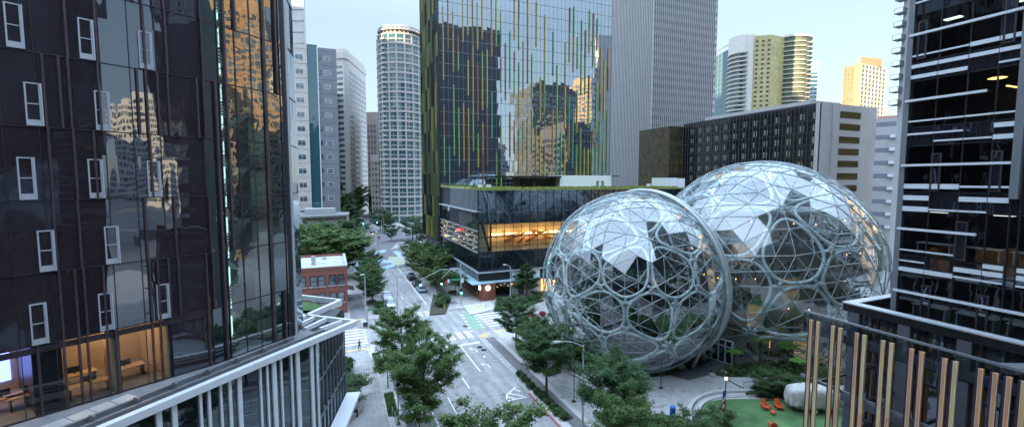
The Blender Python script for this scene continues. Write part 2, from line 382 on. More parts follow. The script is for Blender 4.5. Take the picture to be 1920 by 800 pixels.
def thing(name, label, cat, loc=(0,0,0), group=None, rz=0.0, local=False):
    o = bpy.data.objects.new(name, None); o.empty_display_size = .5; COL.objects.link(o)
    o.location = Vector(loc) if len(loc) == 3 else Vector((loc[0], loc[1], 0)); o.rotation_euler.z = rz
    if not local: o['org'] = tuple(o.location)
    return tag(o, label, cat, group)
def struct(name, mb, m):
    o = mb.build(name, m); o['kind'] = 'structure'; return o
def dup(o, parent=None, loc=None, rz=None, sc=None, label=None, group=None):
    c = o.copy(); COL.objects.link(c)
    if parent is not None: c.parent = parent
    if loc is not None: c.location = loc
    if rz is not None: c.rotation_euler.z = rz
    if sc is not None: c.scale = sc if not isinstance(sc, (int, float)) else (sc, sc, sc)
    if label: c['label'] = label
    if group: c['group'] = group
    for ch in list(o.children): dup(ch, c)
    return c

# ------------------------------------------------------------------ world, sun, camera
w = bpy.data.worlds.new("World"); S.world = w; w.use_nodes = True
SUN_EL = R(8.5); SUN_AZ = R(-114)      # compass-like angle from +Y, clockwise: the sun stands to the left, a little behind
nt = w.node_tree; nt.nodes.clear()
sky = nt.nodes.new('ShaderNodeTexSky'); sky.sky_type = 'NISHITA'; sky.sun_disc = False
sky.sun_elevation = SUN_EL; sky.sun_rotation = SUN_AZ; sky.altitude = 50; sky.air_density = 1.0; sky.dust_density = .6; sky.ozone_density = 1.6
bg = nt.nodes.new('ShaderNodeBackground'); bg.inputs['Strength'].default_value = 0.15
wo = nt.nodes.new('ShaderNodeOutputWorld')
gm = nt.nodes.new('ShaderNodeGamma'); gm.inputs['Gamma'].default_value = 0.27   # evens out horizon and zenith, giving shaded ground more sky light
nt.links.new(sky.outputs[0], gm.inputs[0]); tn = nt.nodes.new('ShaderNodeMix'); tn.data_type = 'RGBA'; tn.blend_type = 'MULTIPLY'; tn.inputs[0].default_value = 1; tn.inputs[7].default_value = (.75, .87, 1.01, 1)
nt.links.new(gm.outputs[0], tn.inputs[6]); # sky scaled by elevation: overhead brightened to lift street shade, low band dimmed
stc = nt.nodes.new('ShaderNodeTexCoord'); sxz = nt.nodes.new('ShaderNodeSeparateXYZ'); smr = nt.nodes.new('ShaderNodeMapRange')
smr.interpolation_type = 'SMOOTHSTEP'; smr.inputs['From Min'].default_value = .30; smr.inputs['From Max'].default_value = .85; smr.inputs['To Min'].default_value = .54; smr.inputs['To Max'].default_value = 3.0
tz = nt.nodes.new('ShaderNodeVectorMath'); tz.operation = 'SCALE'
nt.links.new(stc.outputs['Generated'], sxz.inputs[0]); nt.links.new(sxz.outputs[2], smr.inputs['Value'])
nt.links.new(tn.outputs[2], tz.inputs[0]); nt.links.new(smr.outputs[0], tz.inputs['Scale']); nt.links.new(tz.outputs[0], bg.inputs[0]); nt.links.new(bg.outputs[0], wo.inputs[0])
sl = bpy.data.lights.new('sun', 'SUN'); sl.energy = 2.0; sl.angle = R(.5); sl.color = (1.0, .72, .42)
so = bpy.data.objects.new('sun', sl); COL.objects.link(so)
sd = Vector((math.sin(SUN_AZ)*math.cos(SUN_EL), math.cos(SUN_AZ)*math.cos(SUN_EL), math.sin(SUN_EL)))
so.rotation_euler = sd.to_track_quat('Z', 'Y').to_euler(); so.location = (0, 0, 200)
cam = bpy.data.cameras.new('camera'); cam.sensor_width = 36; cam.lens = F_PX/1920*36; cam.clip_end = 9000; cam.clip_start = .1
co = bpy.data.objects.new('camera', cam); COL.objects.link(co); co.location = (0, 0, HC)
co.rotation_euler = (math.pi/2-PITCH, 0, -HEAD); S.camera = co
S.view_settings.view_transform = 'Standard'; S.view_settings.look = 'None'; S.view_settings.exposure = 3.35; S.view_settings.gamma = 1
S.cycles.max_bounces = 8; S.cycles.transparent_max_bounces = 24; S.cycles.glossy_bounces = 4; S.cycles.diffuse_bounces = 5
S.cycles.sample_clamp_indirect = 6; S.cycles.caustics_reflective = False; S.cycles.caustics_refractive = False
S.cycles.use_denoising = True
#@@SETTING
def hit(x, y, o, u):
    """pixel -> (distance along a facade line, height)"""
    r = ray(x, y); d = u[0]*r[1]-u[1]*r[0]
    s = (o[1]*r[0]-o[0]*r[1])/d
    px, py = o[0]+u[0]*s, o[1]+u[1]*s
    t = (px*r[0]+py*r[1])/(r[0]**2+r[1]**2)
    return s, HC+r[2]*t
def hd(deg): return (math.sin(R(deg)), math.cos(R(deg)))
def nrm(u): return (u[1], -u[0])
def at(o, u, s, b=0.0):
    n = nrm(u); return (o[0]+u[0]*s+n[0]*b, o[1]+u[1]*s+n[1]*b)
def panes(mb, o, u, a0, a1, z0, z1, du, dz, tilt=.004, off=0.0, mi=0, gap=0.0, zs=None, ss=None, pick=None):
    rr = random.Random(int(abs(o[0]*31+o[1]*17+z1)*10))
    n = nrm(u)
    if ss is None:
        k = max(1, round((a1-a0)/du)); ss = [a0+(a1-a0)*i/k for i in range(k+1)]
    if zs is None:
        k = max(1, round((z1-z0)/dz)); zs = [z0+(z1-z0)*i/k for i in range(k+1)]
    for i in range(len(ss)-1):
        for j in range(len(zs)-1):
            t1 = rr.gauss(0, tilt); t2 = rr.gauss(0, tilt)
            w_ = ss[i+1]-ss[i]; h_ = zs[j+1]-zs[j]
            def P(a, z, e): 
                b = off+e; return (o[0]+u[0]*a+n[0]*b, o[1]+u[1]*a+n[1]*b, z)
            e = lambda sx, sz: sx*t1*w_/2+sz*t2*h_/2
            m_ = mi if pick is None else pick(i, j, rr)
            if m_ is None: continue
            mb.add([P(ss[i]+gap, zs[j]+gap, e(-1,-1)), P(ss[i+1]-gap, zs[j]+gap, e(1,-1)), P(ss[i+1]-gap, zs[j+1]-gap, e(1,1)), P(ss[i]+gap, zs[j+1]-gap, e(-1,1))], [(0,1,2,3)], m_)
    return ss, zs
WM = {}
def window_mesh(w_, h_, fr, glass, frame, style=0):
    k = (round(w_, 2), round(h_, 2), fr, glass.name, frame.name, style)
    if k in WM: return WM[k]
    mb = MB()
    o, u = (0, 0), (1, 0)
    mb.ob(o, u, -w_/2+fr, w_/2-fr, -.02, .02, fr, h_-fr, 0)
    for a, b in ((-w_/2, -w_/2+fr), (w_/2-fr, w_/2)): mb.ob(o, u, a, b, -.02, .07, 0, h_, 1)
    for a, b in ((0, fr), (h_-fr, h_)): mb.ob(o, u, -w_/2+fr, w_/2-fr, -.02, .07, a, b, 1)
    if style == 1: mb.ob(o, u, -w_/2+fr, w_/2-fr, -.02, .06, h_*.47, h_*.47+fr*.8, 1)
    if style == 3:
        mb.ob(o, u, -w_/2+fr, w_/2-fr, -.02, .06, h_*.5, h_*.5+fr*.8, 1); mb.ob(o, u, -w_/2+fr, w_/2-fr, -.02, .055, fr, .32, 1); mb.ob(o, u, w_/2, w_/2+.06, -.02, .16, 0, h_, 1)
    if style == 2:
        mb.ob(o, u, -fr/3, fr/3, -.02, .06, fr, h_-fr, 1); mb.ob(o, u, -w_/2+fr, -fr/3, -.02, .06, h_*.7, h_*.7+fr*.5, 1); mb.ob(o, u, fr/3, w_/2-fr, -.02, .06, h_*.7, h_*.7+fr*.5, 1)
    me = bpy.data.meshes.new('window'); me.from_pydata(mb.v, [], mb.f); me.materials.append(glass); me.materials.append(frame)
    me.polygons.foreach_set('material_index', mb.m); me.update()
    WM[k] = me; return me
def windows(parent, o, u, specs, glass, frame, fr=.08, style=0, off=0.0, limit=100, name='window'):
    """specs: (a centre, z bottom, width, height); the first `limit` are parts, the rest one part"""
    rz = math.atan2(u[1], u[0]); org = Vector(parent['org'])
    cnt = parent.get('nwin', 0)
    rest = MB()
    for (a, z, w_, h_) in specs:
        me = window_mesh(w_, h_, fr, glass, frame, style)
        p = at(o, u, a, off)
        if cnt < limit:
            ob = bpy.data.objects.new(name, me); COL.objects.link(ob); ob.parent = parent
            ob.location = Vector((p[0], p[1], z))-org; ob.rotation_euler.z = rz; cnt += 1
        else:
            M4 = Matrix.Translation((p[0], p[1], z)) @ Matrix.Rotation(rz, 4, 'Z')
            b = len(rest.v); rest.v.extend([tuple(M4 @ v.co) for v in me.vertices])
            for pl in me.polygons: rest.f.append(tuple(i+b for i in pl.vertices)); rest.m.append(pl.material_index)
    parent['nwin'] = cnt
    if rest.v:
        r_ = rest.build('upper_windows', [glass, frame], parent); r_['kind'] = 'stuff'

# =================================================================== GROUND AND STREETS
mb = MB(); mb.quad((-2500,-2500,-.06),(2500,-2500,-.06),(2500,4000,-.06),(-2500,4000,-.06)); struct('ground', mb, M_ground)
def sheet(name, poly, z, m, h=0.0, side=None):
    b = MB()
    if h > 0: b.prism([(p[0], p[1]) for p in poly], z-h, z)
    else:
        A = sum(poly[i][0]*poly[(i+1)%len(poly)][1]-poly[(i+1)%len(poly)][0]*poly[i][1] for i in range(len(poly)))
        if A < 0: poly = poly[::-1]
        b.add([(p[0], p[1], z) for p in poly], [tuple(range(len(poly)))])
    return struct(name, b, m)
rc = lambda x0, x1, y0, y1: [(x0,y0),(x1,y0),(x1,y1),(x0,y1)]
sheet('road', rc(7, 26, -60, 150), 0.0, M_road)
sheet('cross_street', rc(-160, 260, 73.2, 88.6), 0.004, M_road)
sheet('junction_asphalt', [(-60,138),(95,138),(80,200),(60,238),(-30,238),(-60,200)], 0.008, M_asph)
sheet('far_street', [(10.5,225),(24.5,225),(50,640),(70,980),(54,980),(34,640)], 0.012, M_patch)
sheet('far_cross_street', [(-200,236),(200,228),(200,244),(-200,252)], 0.016, M_patch)
# kerbed pavements (raised 0.12)
KH = .12
def pavement(name, poly, m=M_walk): return sheet(name, poly, KH, m, .2)
pavement('sidewalk', [(-150,-60),(8.5,-60),(8.5,70),(8.0,72.6),(6.8,73.4),(-150,73.4)])
pavement('sidewalk', [(22.5,-60),(200,-60),(200,73.4),(26.4,73.4),(24.0,72.9),(22.9,71.2),(22.75,66),(23.1,55),(22.5,53)], M_plaza)
pavement('sidewalk', [(-150,88.4),(9.2,88.4),(10.2,89.4),(10.2,138),(-150,138)])
pavement('sidewalk', [(21.6,88.6),(200,88.4),(200,136),(21.4,136),(21.4,101.5),(20.1,99.5),(20.1,90.4)])
pavement('sidewalk', [(-140,250),(9,252),(28,640),(-60,640)], M_walk); pavement('sidewalk', [(28.5,250),(160,246),(160,640),(55,640)], M_walk)
pavement('traffic_island', [gp(733,468), gp(762,462), gp(800,470), gp(790,452), gp(745,455)])
# kerb lines
mb = MB()
def strip(mb, pts, w_, z0, z1, mi=0):
    for i in range(len(pts)-1):
        a, b = Vector(pts[i][:2]), Vector(pts[i+1][:2]); d = (b-a)
        if d.length < 1e-6: continue
        d.normalize(); n = Vector((-d.y, d.x))*w_/2
        mb.prism([tuple(a-n), tuple(b-n), tuple(b+n), tuple(a+n)], z0, z1, mi)
strip(mb, [(22.62,-60),(22.62,52.9)], .22, -.05, KH+.006)
strip(mb, [(22.62,52.95),(23.2,55)], .22, -.05, KH+.007); strip(mb, [(23.2,55),(22.86,66),(23.0,71.2)], .22, -.05, KH+.008)
strip(mb, [(8.4,-60),(8.4,70)], .22, -.05, KH+.006); strip(mb, [(10.1,89.6),(10.1,138)], .2, -.05, KH+.006)
strip(mb, [(20.2,90.6),(20.2,99.5)], .2, -.05, KH+.006); strip(mb, [(21.5,101.6),(21.5,136)], .2, -.05, KH+.006)
struct('kerb', mb, M_kerb)
mb = MB(); strip(mb, [(22.61,30),(22.61,49.5)], .2, .0, KH+.011); struct('red_kerb_line', mb, M_redk)
sheet('bike_path', rc(23.85, 25.45, -30, 70.3), KH+.004, M_dpath)
sheet('bike_path', rc(23.7, 25.3, 92.3, 130), KH+.004, M_dpath)
sheet('bike_path', rc(7.05, 8.15, 10, 71), KH+.004, mat('grey_path', (.17,.175,.185), .85, var=.15, scale=1))
sheet('pale_path_edge', rc(25.5, 26.2, -30, 69), KH+.006, M_walkL)
sheet('pale_path_edge', rc(22.76, 23.75, -30, 50), KH+.006, M_walkL)
sheet('pale_path_edge', rc(5.35, 6.98, 20, 74), KH+.006, M_walkL)
sheet('pale_paving', [(4.6,73.3),(7.2,73.3),(7.2,68),(5.2,68)], KH+.010, M_walkL)
sheet('ramp_paving', [(26.4,73.3),(31,73.3),(29,66),(26.3,66)], KH+.010, M_walkL)
sheet('pale_paving', [gp(868,572,KH), gp(882,590,KH), gp(940,576,KH), gp(915,566,KH)], KH+.008, M_walkL)
mb = MB()
for P in ([(23.1,71.2),(24.4,72.8),(25.3,72.0),(24.0,70.2)], [(26.6,73.2),(29.6,73.2),(29.6,72.5),(26.6,72.5)], [(26.2,88.7),(30.8,88.7),(30.8,89.4),(26.2,89.4)], [(20.2,90.0),(21.4,90.8),(22.0,90.0),(20.8,89.0)], [(1.6,73.2),(5.6,73.2),(5.6,72.5),(1.6,72.5)], [(1.6,88.6),(5.2,88.6),(5.2,89.4),(1.6,89.4)]):
    A = sum(P[i][0]*P[(i+1)%4][1]-P[(i+1)%4][0]*P[i][1] for i in range(4)); P = P if A > 0 else P[::-1]
    mb.add([(p[0], p[1], KH+.014) for p in P], [(0,1,2,3)])
struct('tactile_paving', mb, M_yel)
# road markings
mb = MB(); ZM = .010
def mark(x0, x1, y0, y1, z=ZM): mb.add([(x0,y0,z),(x1,y0,z),(x1,y1,z),(x0,y1,z)], [(0,1,2,3)])
def ml(p, q, w_=.16, z=ZM):
    a, b = Vector(p[:2]), Vector(q[:2]); d = (b-a).normalized(); n = Vector((-d.y, d.x))*w_/2
    mb.add([(*(a-n), z), (*(b-n), z), (*(b+n), z), (*(a+n), z)], [(0,1,2,3)])
ml(gp(812,653.5), gp(900,641.2), .5)
mark(18.95, 19.12, 58.2, 68.5); mark(19.6, 19.76, -30, 49.6); mark(12.82, 12.98, -30, 52.5); mark(10.28, 10.44, -30, 51)
for y in range(-20, 75, 12):
    if y < 66: mark(16.02, 16.18, y+1.8, y+5.2)
mark(12.82, 12.98, 55, 58); mark(12.82, 12.98, 62, 68)
for a, b in (((967,724),(950,740)), ((950,740),(951,748)), ((951,748),(955,750)), ((962,728.5),(976,733)), ((955,736.5),(982,742)), ((953,743.5),(965,746)), ((955,749.5),(988,743.5))): ml(gp(*a), gp(*b), .2, ZM+.002)
ml(gp(951,747), (19.68,49.4), .16)
for i in range(8):
    x = 22.3-i*1.55
    for dx in (0, .55): mark(x-dx-.32, x-dx, 71.6, 75.2)
for i in range(6):
    x = 19.7-i*1.6
    for dx in (0, .5): mark(x-dx-.24, x-dx, 86.6, 90.2, .010)
for i in range(6):
    mark(26.6, 31.6, 75.8+i*1.5, 76.3+i*1.5); mark(1.2, 5.2, 75.6+i*1.5, 76.1+i*1.5)
for x, y0, y1 in ((14.6,92,138),(18.75,95,138)):
    y = y0
    while y < y1: mark(x, x+.14, y, y+ (3 if x < 16 else 2.9)); y += 9 if x < 16 else 3
ml(gp(700,506), gp(752,492), .35, .014); ml(gp(666,462), gp(706,457), .35, .016); ml(gp(684,466), gp(695,478), .2, .016)
for i in range(7): p = gp(674+i*6.5, 437-i*.4); mb.add([(p.x-.4,p.y-1,.018),(p.x+.4,p.y-1,.018),(p.x+.4,p.y+1,.018),(p.x-.4,p.y+1,.018)], [(0,1,2,3)])
for yy in (372, 401, 404): ml(gp(668,yy), gp(697,yy-.5), .8, .020)
for px, py, s in ((822,597,.0),):
    pass
# green lane dashes
for i in range(6):
    t = i/5
    for a, b in (((866,590),(884,620)), ((888,586),(905,613))):
        p = gp(a[0]+(b[0]-a[0])*t, a[1]+(b[1]-a[1])*t); mark(p.x-.25, p.x+.25, p.y-.25, p.y+.25, .016)
        mark(p.x-18.6, p.x-18.2, p.y-.2, p.y+.2, .016)
# turn arrow and cycle symbols ahead of the stop line
def arrow(cx, cy, s=1.0, m=1):
    for P in ([(-.1,-1.2),(.1,-1.2),(.1,.2),(-.1,.2)], [(-.1,.2),(.1,.2),(-.5*m,.75),(-.7*m,.55)], [(-.35*m,1.05),(-.95*m,.85),(-.75*m,.25)]):
        A = sum(P[i][0]*P[(i+1)%len(P)][1]-P[(i+1)%len(P)][0]*P[i][1] for i in range(len(P))); P = P if A > 0 else P[::-1]
        mb.add([(cx+p[0]*s, cy+p[1]*s, ZM+.002) for p in P], [tuple(range(len(P)))])
a_ = gp(892,655); arrow(a_.x, a_.y, .9); a_ = gp(915,684); arrow(a_.x, a_.y, .9); a_ = gp(908,668); mark(a_.x-.15, a_.x+.15, a_.y-.3, a_.y+.3)
for cx, cy in ((24.6,90.0),(24.4,95.5)):   # cycle symbols: two wheels and a bent frame
    for dx in (-.45, .45):
        for q in range(10):
            a0, a1 = q*2*math.pi/10, (q+1)*2*math.pi/10
            ml((cx+dx+.3*math.cos(a0), cy+.3*math.sin(a0)), (cx+dx+.3*math.cos(a1), cy+.3*math.sin(a1)), .09, KH+.02)
    ml((cx-.45,cy),(cx-.1,cy+.5),.09,KH+.022); ml((cx-.1,cy+.5),(cx+.45,cy),.09,KH+.024)
struct('road_markings', mb, M_white)
mb = MB()
for q in ([(23.2,75),(26.0,75.6),(26.4,85.4),(24.0,85.2)], [(7.0,75.5),(8.6,75.5),(8.9,83),(7.3,83)]): mb.add([(x,y,.012) for x,y in q], [(0,1,2,3)])
struct('green_bike_lane', mb, M_green)
mb = MB()
for q in ([(694,475),(721,467),(725,471),(698,479.5)], [(699,486),(736,488),(739,492),(716,493)], [(716,500),(738,494),(740.5,499),(721,505)], [(736,471),(745,470),(757,477),(750,484)], [(665,492),(673,492),(675,508),(664,510)]):
    P = [gp(*a) for a in q]; A = sum(P[i].x*P[(i+1)%4].y-P[(i+1)%4].x*P[i].y for i in range(4)); P = P if A > 0 else P[::-1]
    mb.add([(p.x, p.y, .024) for p in P], [(0,1,2,3)])
struct('blue_street_art', mb, M_blue)
mb = MB()
for q in ([(729,481),(757,481),(760,494),(745,498),(727,490)],):
    P = [gp(*a) for a in q][::-1]; mb.add([(p.x, p.y, .020) for p in P], [tuple(range(5))])
struct('tan_street_art', mb, M_tan)
mb = MB()   # darker asphalt repairs on the concrete road
for x0, x1, y0, y1 in ((13.2,19.4,54.5,57.8),(15.2,18.4,108,118),(19.9,22.3,44,49),(10.4,12.4,60,62),(17.2,18.9,58,69),(12.9,15.8,83,86)): mb.add([(x0,y0,.007),(x1,y0,.007),(x1,y1,.007),(x0,y1,.007)], [(0,1,2,3)])
struct('road_repair_patch', mb, mat('road_patch', (.27,.26,.26), .8, var=.2, scale=1.2))
sheet('driveway', [(3.0,89.5),(6.0,89.5),(6.0,110),(3.0,110)], KH+.005, M_patch)
for i, (px, py) in enumerate(((900,650),(907,655.5),(872,611))):
    p = gp(px, py); b = MB(); b.lathe((p.x, p.y, .0), [(.48,.0),(.48,.014),(.38,.018)], 18); b.lathe((p.x, p.y, .0), [(.3,.0),(.3,.022),(.05,.024)], 12)
    tag(b.build('manhole_cover', M_black), ['round dark manhole cover just behind the white stop line', 'round dark manhole cover beside the turn arrow, nearer the curb', 'round dark manhole cover in the junction near the green lane'][i], 'manhole cover', 'manhole covers in the road')
# plaza: deck, lawn, curved steps, beds
sheet('timber_deck', [gp(1258,704,KH), gp(1292,712,KH), gp(1345,698,KH), gp(1420,680,KH), gp(1390,652,KH), gp(1335,664,KH)], KH+.05, M_deck, .1)
lawn = [(1313,772),(1317,760),(1330,752),(1352,748),(1390,747),(1560,751),(1720,790),(1500,905),(1400,860),(1345,820),(1322,792)]
LW = [gp(x, y, KH) for x, y in lawn]
sheet('lawn', LW, KH+.02, M_lawn)
arc = [(1345,828),(1318,800),(1308,782),(1310,764),(1322,752),(1345,744),(1385,742),(1420,741)]
arc2 = [(1330,835),(1302,802),(1292,782),(1294,762),(1308,747),(1335,737),(1372,734),(1412,733)]
def smooth(P, n=3):
    P = [Vector(p) for p in P]
    for _ in range(n):
        Q = [P[0]]
        for i in range(len(P)-1): Q += [P[i]*.75+P[i+1]*.25, P[i]*.25+P[i+1]*.75]
        Q.append(P[-1]); P = Q
    return P
for A_, hh in ((arc, .14), (arc2, .28)):
    mb = MB(); pts = smooth([gp(x, y, KH) for x, y in A_], 2); strip(mb, pts, .5, KH, KH+hh); struct('curved_step', mb, M_walkL)
    mb = MB(); strip(mb, [Vector((p.x, p.y))+Vector((.22, -.12)) for p in pts], .1, KH, KH+hh+.004); struct('curved_step_nosing', mb, M_mgrey)
def bed(px, h=.1): return sheet('planting_bed', [gp(x, y, KH) for x, y in px], KH+h, M_soil, h)
bed([(1188,702),(1105,690),(1060,655),(1190,660),(1318,668),(1330,676),(1262,702),(1225,706)])
bed([(1332,703),(1402,683),(1490,680),(1600,700),(1560,712),(1420,706),(1375,706)])
bed([(1400,742),(1412,724),(1450,712),(1500,720),(1520,745),(1470,748)])
bed([(1003,738),(1015,731),(1075,783),(1058,790)], .12); bed([(968,702),(978,696),(1008,726),(1000,732)], .12)
bed([(925,584),(935,566),(1000,556),(1020,563),(985,575)], .15)
bed([(1185,800),(1240,775),(1320,800),(1340,850),(1180,850)])
for q in ([(697,663),(711,661),(722,688),(706,690)], [(720,738),(737,736),(747,779),(728,780)]):
    sheet('grass_verge', [gp(x, y, KH) for x, y in q], KH+.1, M_grass, .1)
bed([(707,575),(740,590),(742,602),(712,598)], .12); bed([(805,590),(835,588),(846,562),(812,552)], .12)

# =================================================================== LEFT GLASS TOWER
FLA = [13.8+4.03*k for k in range(0, 15)]
uA = hd(58.1); oA = tuple(fp(100, 25)); bA, _ = hit(385, 338, oA, uA)
uB = hd(46); oB = at(oA, uA, bA); eB, _ = hit(542, 338, oB, uB)
uC = hd(6); oC = at(oB, uB, eB+.25)
TA = thing('glass_tower', 'tall plum mirror glass tower filling the left edge, with a zigzag stair behind glass', 'office tower', (oA[0], oA[1], 0))
r0, _ = hit(318, 640, oA, uA); r0b, _ = hit(118, 700, oA, uA); r0c, _ = hit(138, 700, oA, uA)
s0, _ = hit(424, 400, oB, uB); s1, _ = hit(503, 400, oB, uB)
body = MB(); ZT = 66
body.ob(oA, uA, -14, bA, -14, -6.2, 8, ZT); body.ob(oA, uA, -14, bA, -6.2, -.12, 17.75, ZT); body.ob(oA, uA, r0, bA, -6.2, -.12, 8, 17.75)
body.ob(oA, uA, -14, r0, -6.2, -.12, 8, 13.75)
body.ob(oB, uB, 0, s0, -12, -.12, 8, ZT); body.ob(oB, uB, s0, s1, -12, -3.4, 8, ZT); body.ob(oB, uB, s1, eB, -12, -.12, 8, ZT)
body.ob(oC, uC, -.5, 3, -16, -.12, 8, ZT)
body.build('wall', M_dgrey, TA)
# panes
ssA = [-14+1.36*i for i in range(int((bA+14)/1.36)+1)]; ssA[-1] = bA
zsA = []
for z in FLA: zsA += [z, z+2.62]
gl = MB()
def pickA(i, j, rr):
    z = zsA[j]; a = ssA[i]
    if z < 16 and a < r0-.5: return None
    if z < 20 and a < r0-.5 and j == 1: return None
    return 0
panes(gl, oA, uA, 0, 0, 0, 0, 0, 0, tilt=.0035, zs=zsA, ss=ssA, pick=pickA); gl.build('glazing', M_gA, TA)
gl = MB(); zr = 17.4; panes(gl, oA, uA, -14, r0, 13.85, zr, 1.36, 3.6, tilt=.002, off=.0); gl.build('office_glazing', M_cgl, TA)
gl = MB(); ssB = [0+1.25*i for i in range(int(eB/1.25)+1)]+[eB]
def pickB(i, j, rr):
    m_ = (ssB[i]+ssB[i+1])/2
    return None if s0 < m_ < s1 else 0
panes(gl, oB, uB, 0, 0, 0, 0, 0, 0, tilt=.006, zs=zsA, ss=[q for q in ssB if q < s0+.7], pick=pickB); gl.build('corner_glazing', M_gA2, TA)
gl = MB(); panes(gl, oB, uB, 0, 0, 0, 0, 0, 0, tilt=.006, zs=zsA, ss=[s1]+[q for q in ssB if q > s1+.2]); gl.build('corner_glazing', M_gA2, TA)
gl = MB(); panes(gl, oB, uB, s0-.05, s1+.05, 13.8, FLA[-1], 1.5, 4.03, tilt=.003, off=.012); gl.build('stair_glazing', M_stg, TA)
gl = MB(); panes(gl, oC, uC, 0, 3, 13.8, ZT, 1.5, 4.03, tilt=.003); gl.build('side_glazing', M_gD, TA)
ml_ = MB()
for z in FLA[:14]:
    ml_.ob(oA, uA, -14, bA, 0, .05, z-.03, z+.03); ml_.ob(oB, uB, 0, eB, .014, .06, z-.04, z+.04)
    ml_.ob(oC, uC, 0, 3, 0, .05, z-.03, z+.03)
rr = random.Random(5)
for a in ssA: ml_.ob(oA, uA, a-.02, a+.02, 0, .04, 13.8, 70)
for a in ssB: ml_.ob(oB, uB, a-.03, a+.03, .014, .07, 13.8, 70)
ml_.ob(oA, uA, -14, bA, 0, .06, 17.4, 17.75)
ml_.build('mullion', M_bronze, TA)
fn = MB()   # deeper plum fins, broken floor by floor like the photograph
for px in (37, 88, 118, 135, 173, 190, 262, 278, 299, 318, 372, 384):
    s_, _ = hit(px, 250, oA, uA)
    for k in range(0, 14):
        if rr.random() < .72: fn.ob(oA, uA, s_-.05+(.03 if k % 2 else 0), s_+.05+(.03 if k % 2 else 0), .0, .2, FLA[k], FLA[k+1])
for s_, k0, k1 in ((s1+.1,0,9),(.9,0,5),(1.7,2,8),(s1+1.1,0,1),(s1+1.15,5,7),(s0+1.2,6,8),(eB-.9,7,9)): fn.ob(oB, uB, s_-.07, s_+.07, .014, .22, FLA[k0], FLA[k1])
fn.build('fin', M_purple, TA)
tr = MB(); tr.ob(oB, uB, eB, eB+.25, -.2, .1, 8, ZT); tr.build('corner_trim', M_lgrey, TA)
for (px, pyb) in ((28,97),(163,120),(65,242),(193,249),(52,378),(181,375),(289,370),(89,512),(211,495),(75,650),(200,622),(306,597),(273,136),(-40,250),(-45,510)):
    s_, z_ = hit(px, pyb, oA, uA); z_ = min(FLA, key=lambda q: abs(q-z_))+.06
    windows(TA, oA, uA, [(s_, z_, .60, 2.3)], M_gA, M_wframe, fr=.065, style=3, off=.06)
# lit office behind the lowest floor
ro = MB()
ro.ob(oA, uA, -14, r0, -6.15, -6.05, 13.75, 17.7, 0); ro.ob(oA, uA, r0-.1, r0-.02, -6.1, -.15, 13.75, 17.7, 0)
ro.ob(oA, uA, -14, r0-.1, -6.1, -.2, 13.76, 13.8, 1)
ro.ob(oA, uA, r0c-1.6, r0c-.4, -6, -.2, 13.8, 17.7, 2)
ro.build('office_wall', [mat('warm_office_wall', (.55,.40,.28), .8, var=.1), mat('office_carpet', (.22,.17,.14), .9, var=.2), M_black], TA)
sp = MB(); sp.ob(oA, uA, r0-2.9, r0-2.55, -2.2, -.1, 13.8, 17.7); sp.build('column', mat('peach_column', (.62,.45,.33), .7), TA)
for k in range(9):
    a = r0-1.6-k*2.1
    for b0, b1 in ((-4.6, -4.3), (-2.2, -1.95)): li = MB(); li.ob(oA, uA, a-.5, a+.5, b0, b1, 17.62, 17.68); li.build('ceiling_light', M_warm2, TA)
sc = MB(); a, _ = hit(60, 740, oA, uA); sc.ob(oA, uA, a-2.6, a-.2, -5.9, -5.85, 14.5, 16.4); sc.build('screen', M_violet, TA)
def desk(label, a, b, w_=2.0, grp='desks in the lit office'):
    p = at(oA, uA, a, b); t = thing('desk', label, 'desk', (p[0], p[1], 13.8), grp)
    m_ = MB(); m_.ob(p, uA, -w_/2, w_/2, -.4, .4, 14.5, 14.55); m_.build('desktop', mat('desk_wood', (.55,.33,.16), .5) if 'desk_wood' not in MATS else MATS['desk_wood'], t)
    for sx in (-1, 1):
        m_ = MB(); m_.ob(p, uA, sx*(w_/2-.1)-.04, sx*(w_/2-.1)+.04, -.35, .35, 13.8, 14.5); m_.build('leg', M_black, t)
    m_ = MB(); m_.ob(p, uA, -.35, .35, -.15, -.1, 14.62, 15.0); m_.ob(p, uA, -.05, .05, -.14, -.1, 14.55, 14.62); m_.build('monitor', M_black, t)
for lab, px, b in (('wooden desk by the glass in the lit office, nearest the dark pier', 175, -1.2), ('wooden desk deeper in the lit office, behind the desk by the dark pier', 165, -3.6), ('wooden desk beside the peach column in the lit office', 255, -2.4), ('desk in the violet lit office at the lower left corner', 70, -2.2), ('desk furthest left in the violet lit office', 10, -2.6)):
    a, _ = hit(px, 700, oA, uA); desk(lab, a, b)
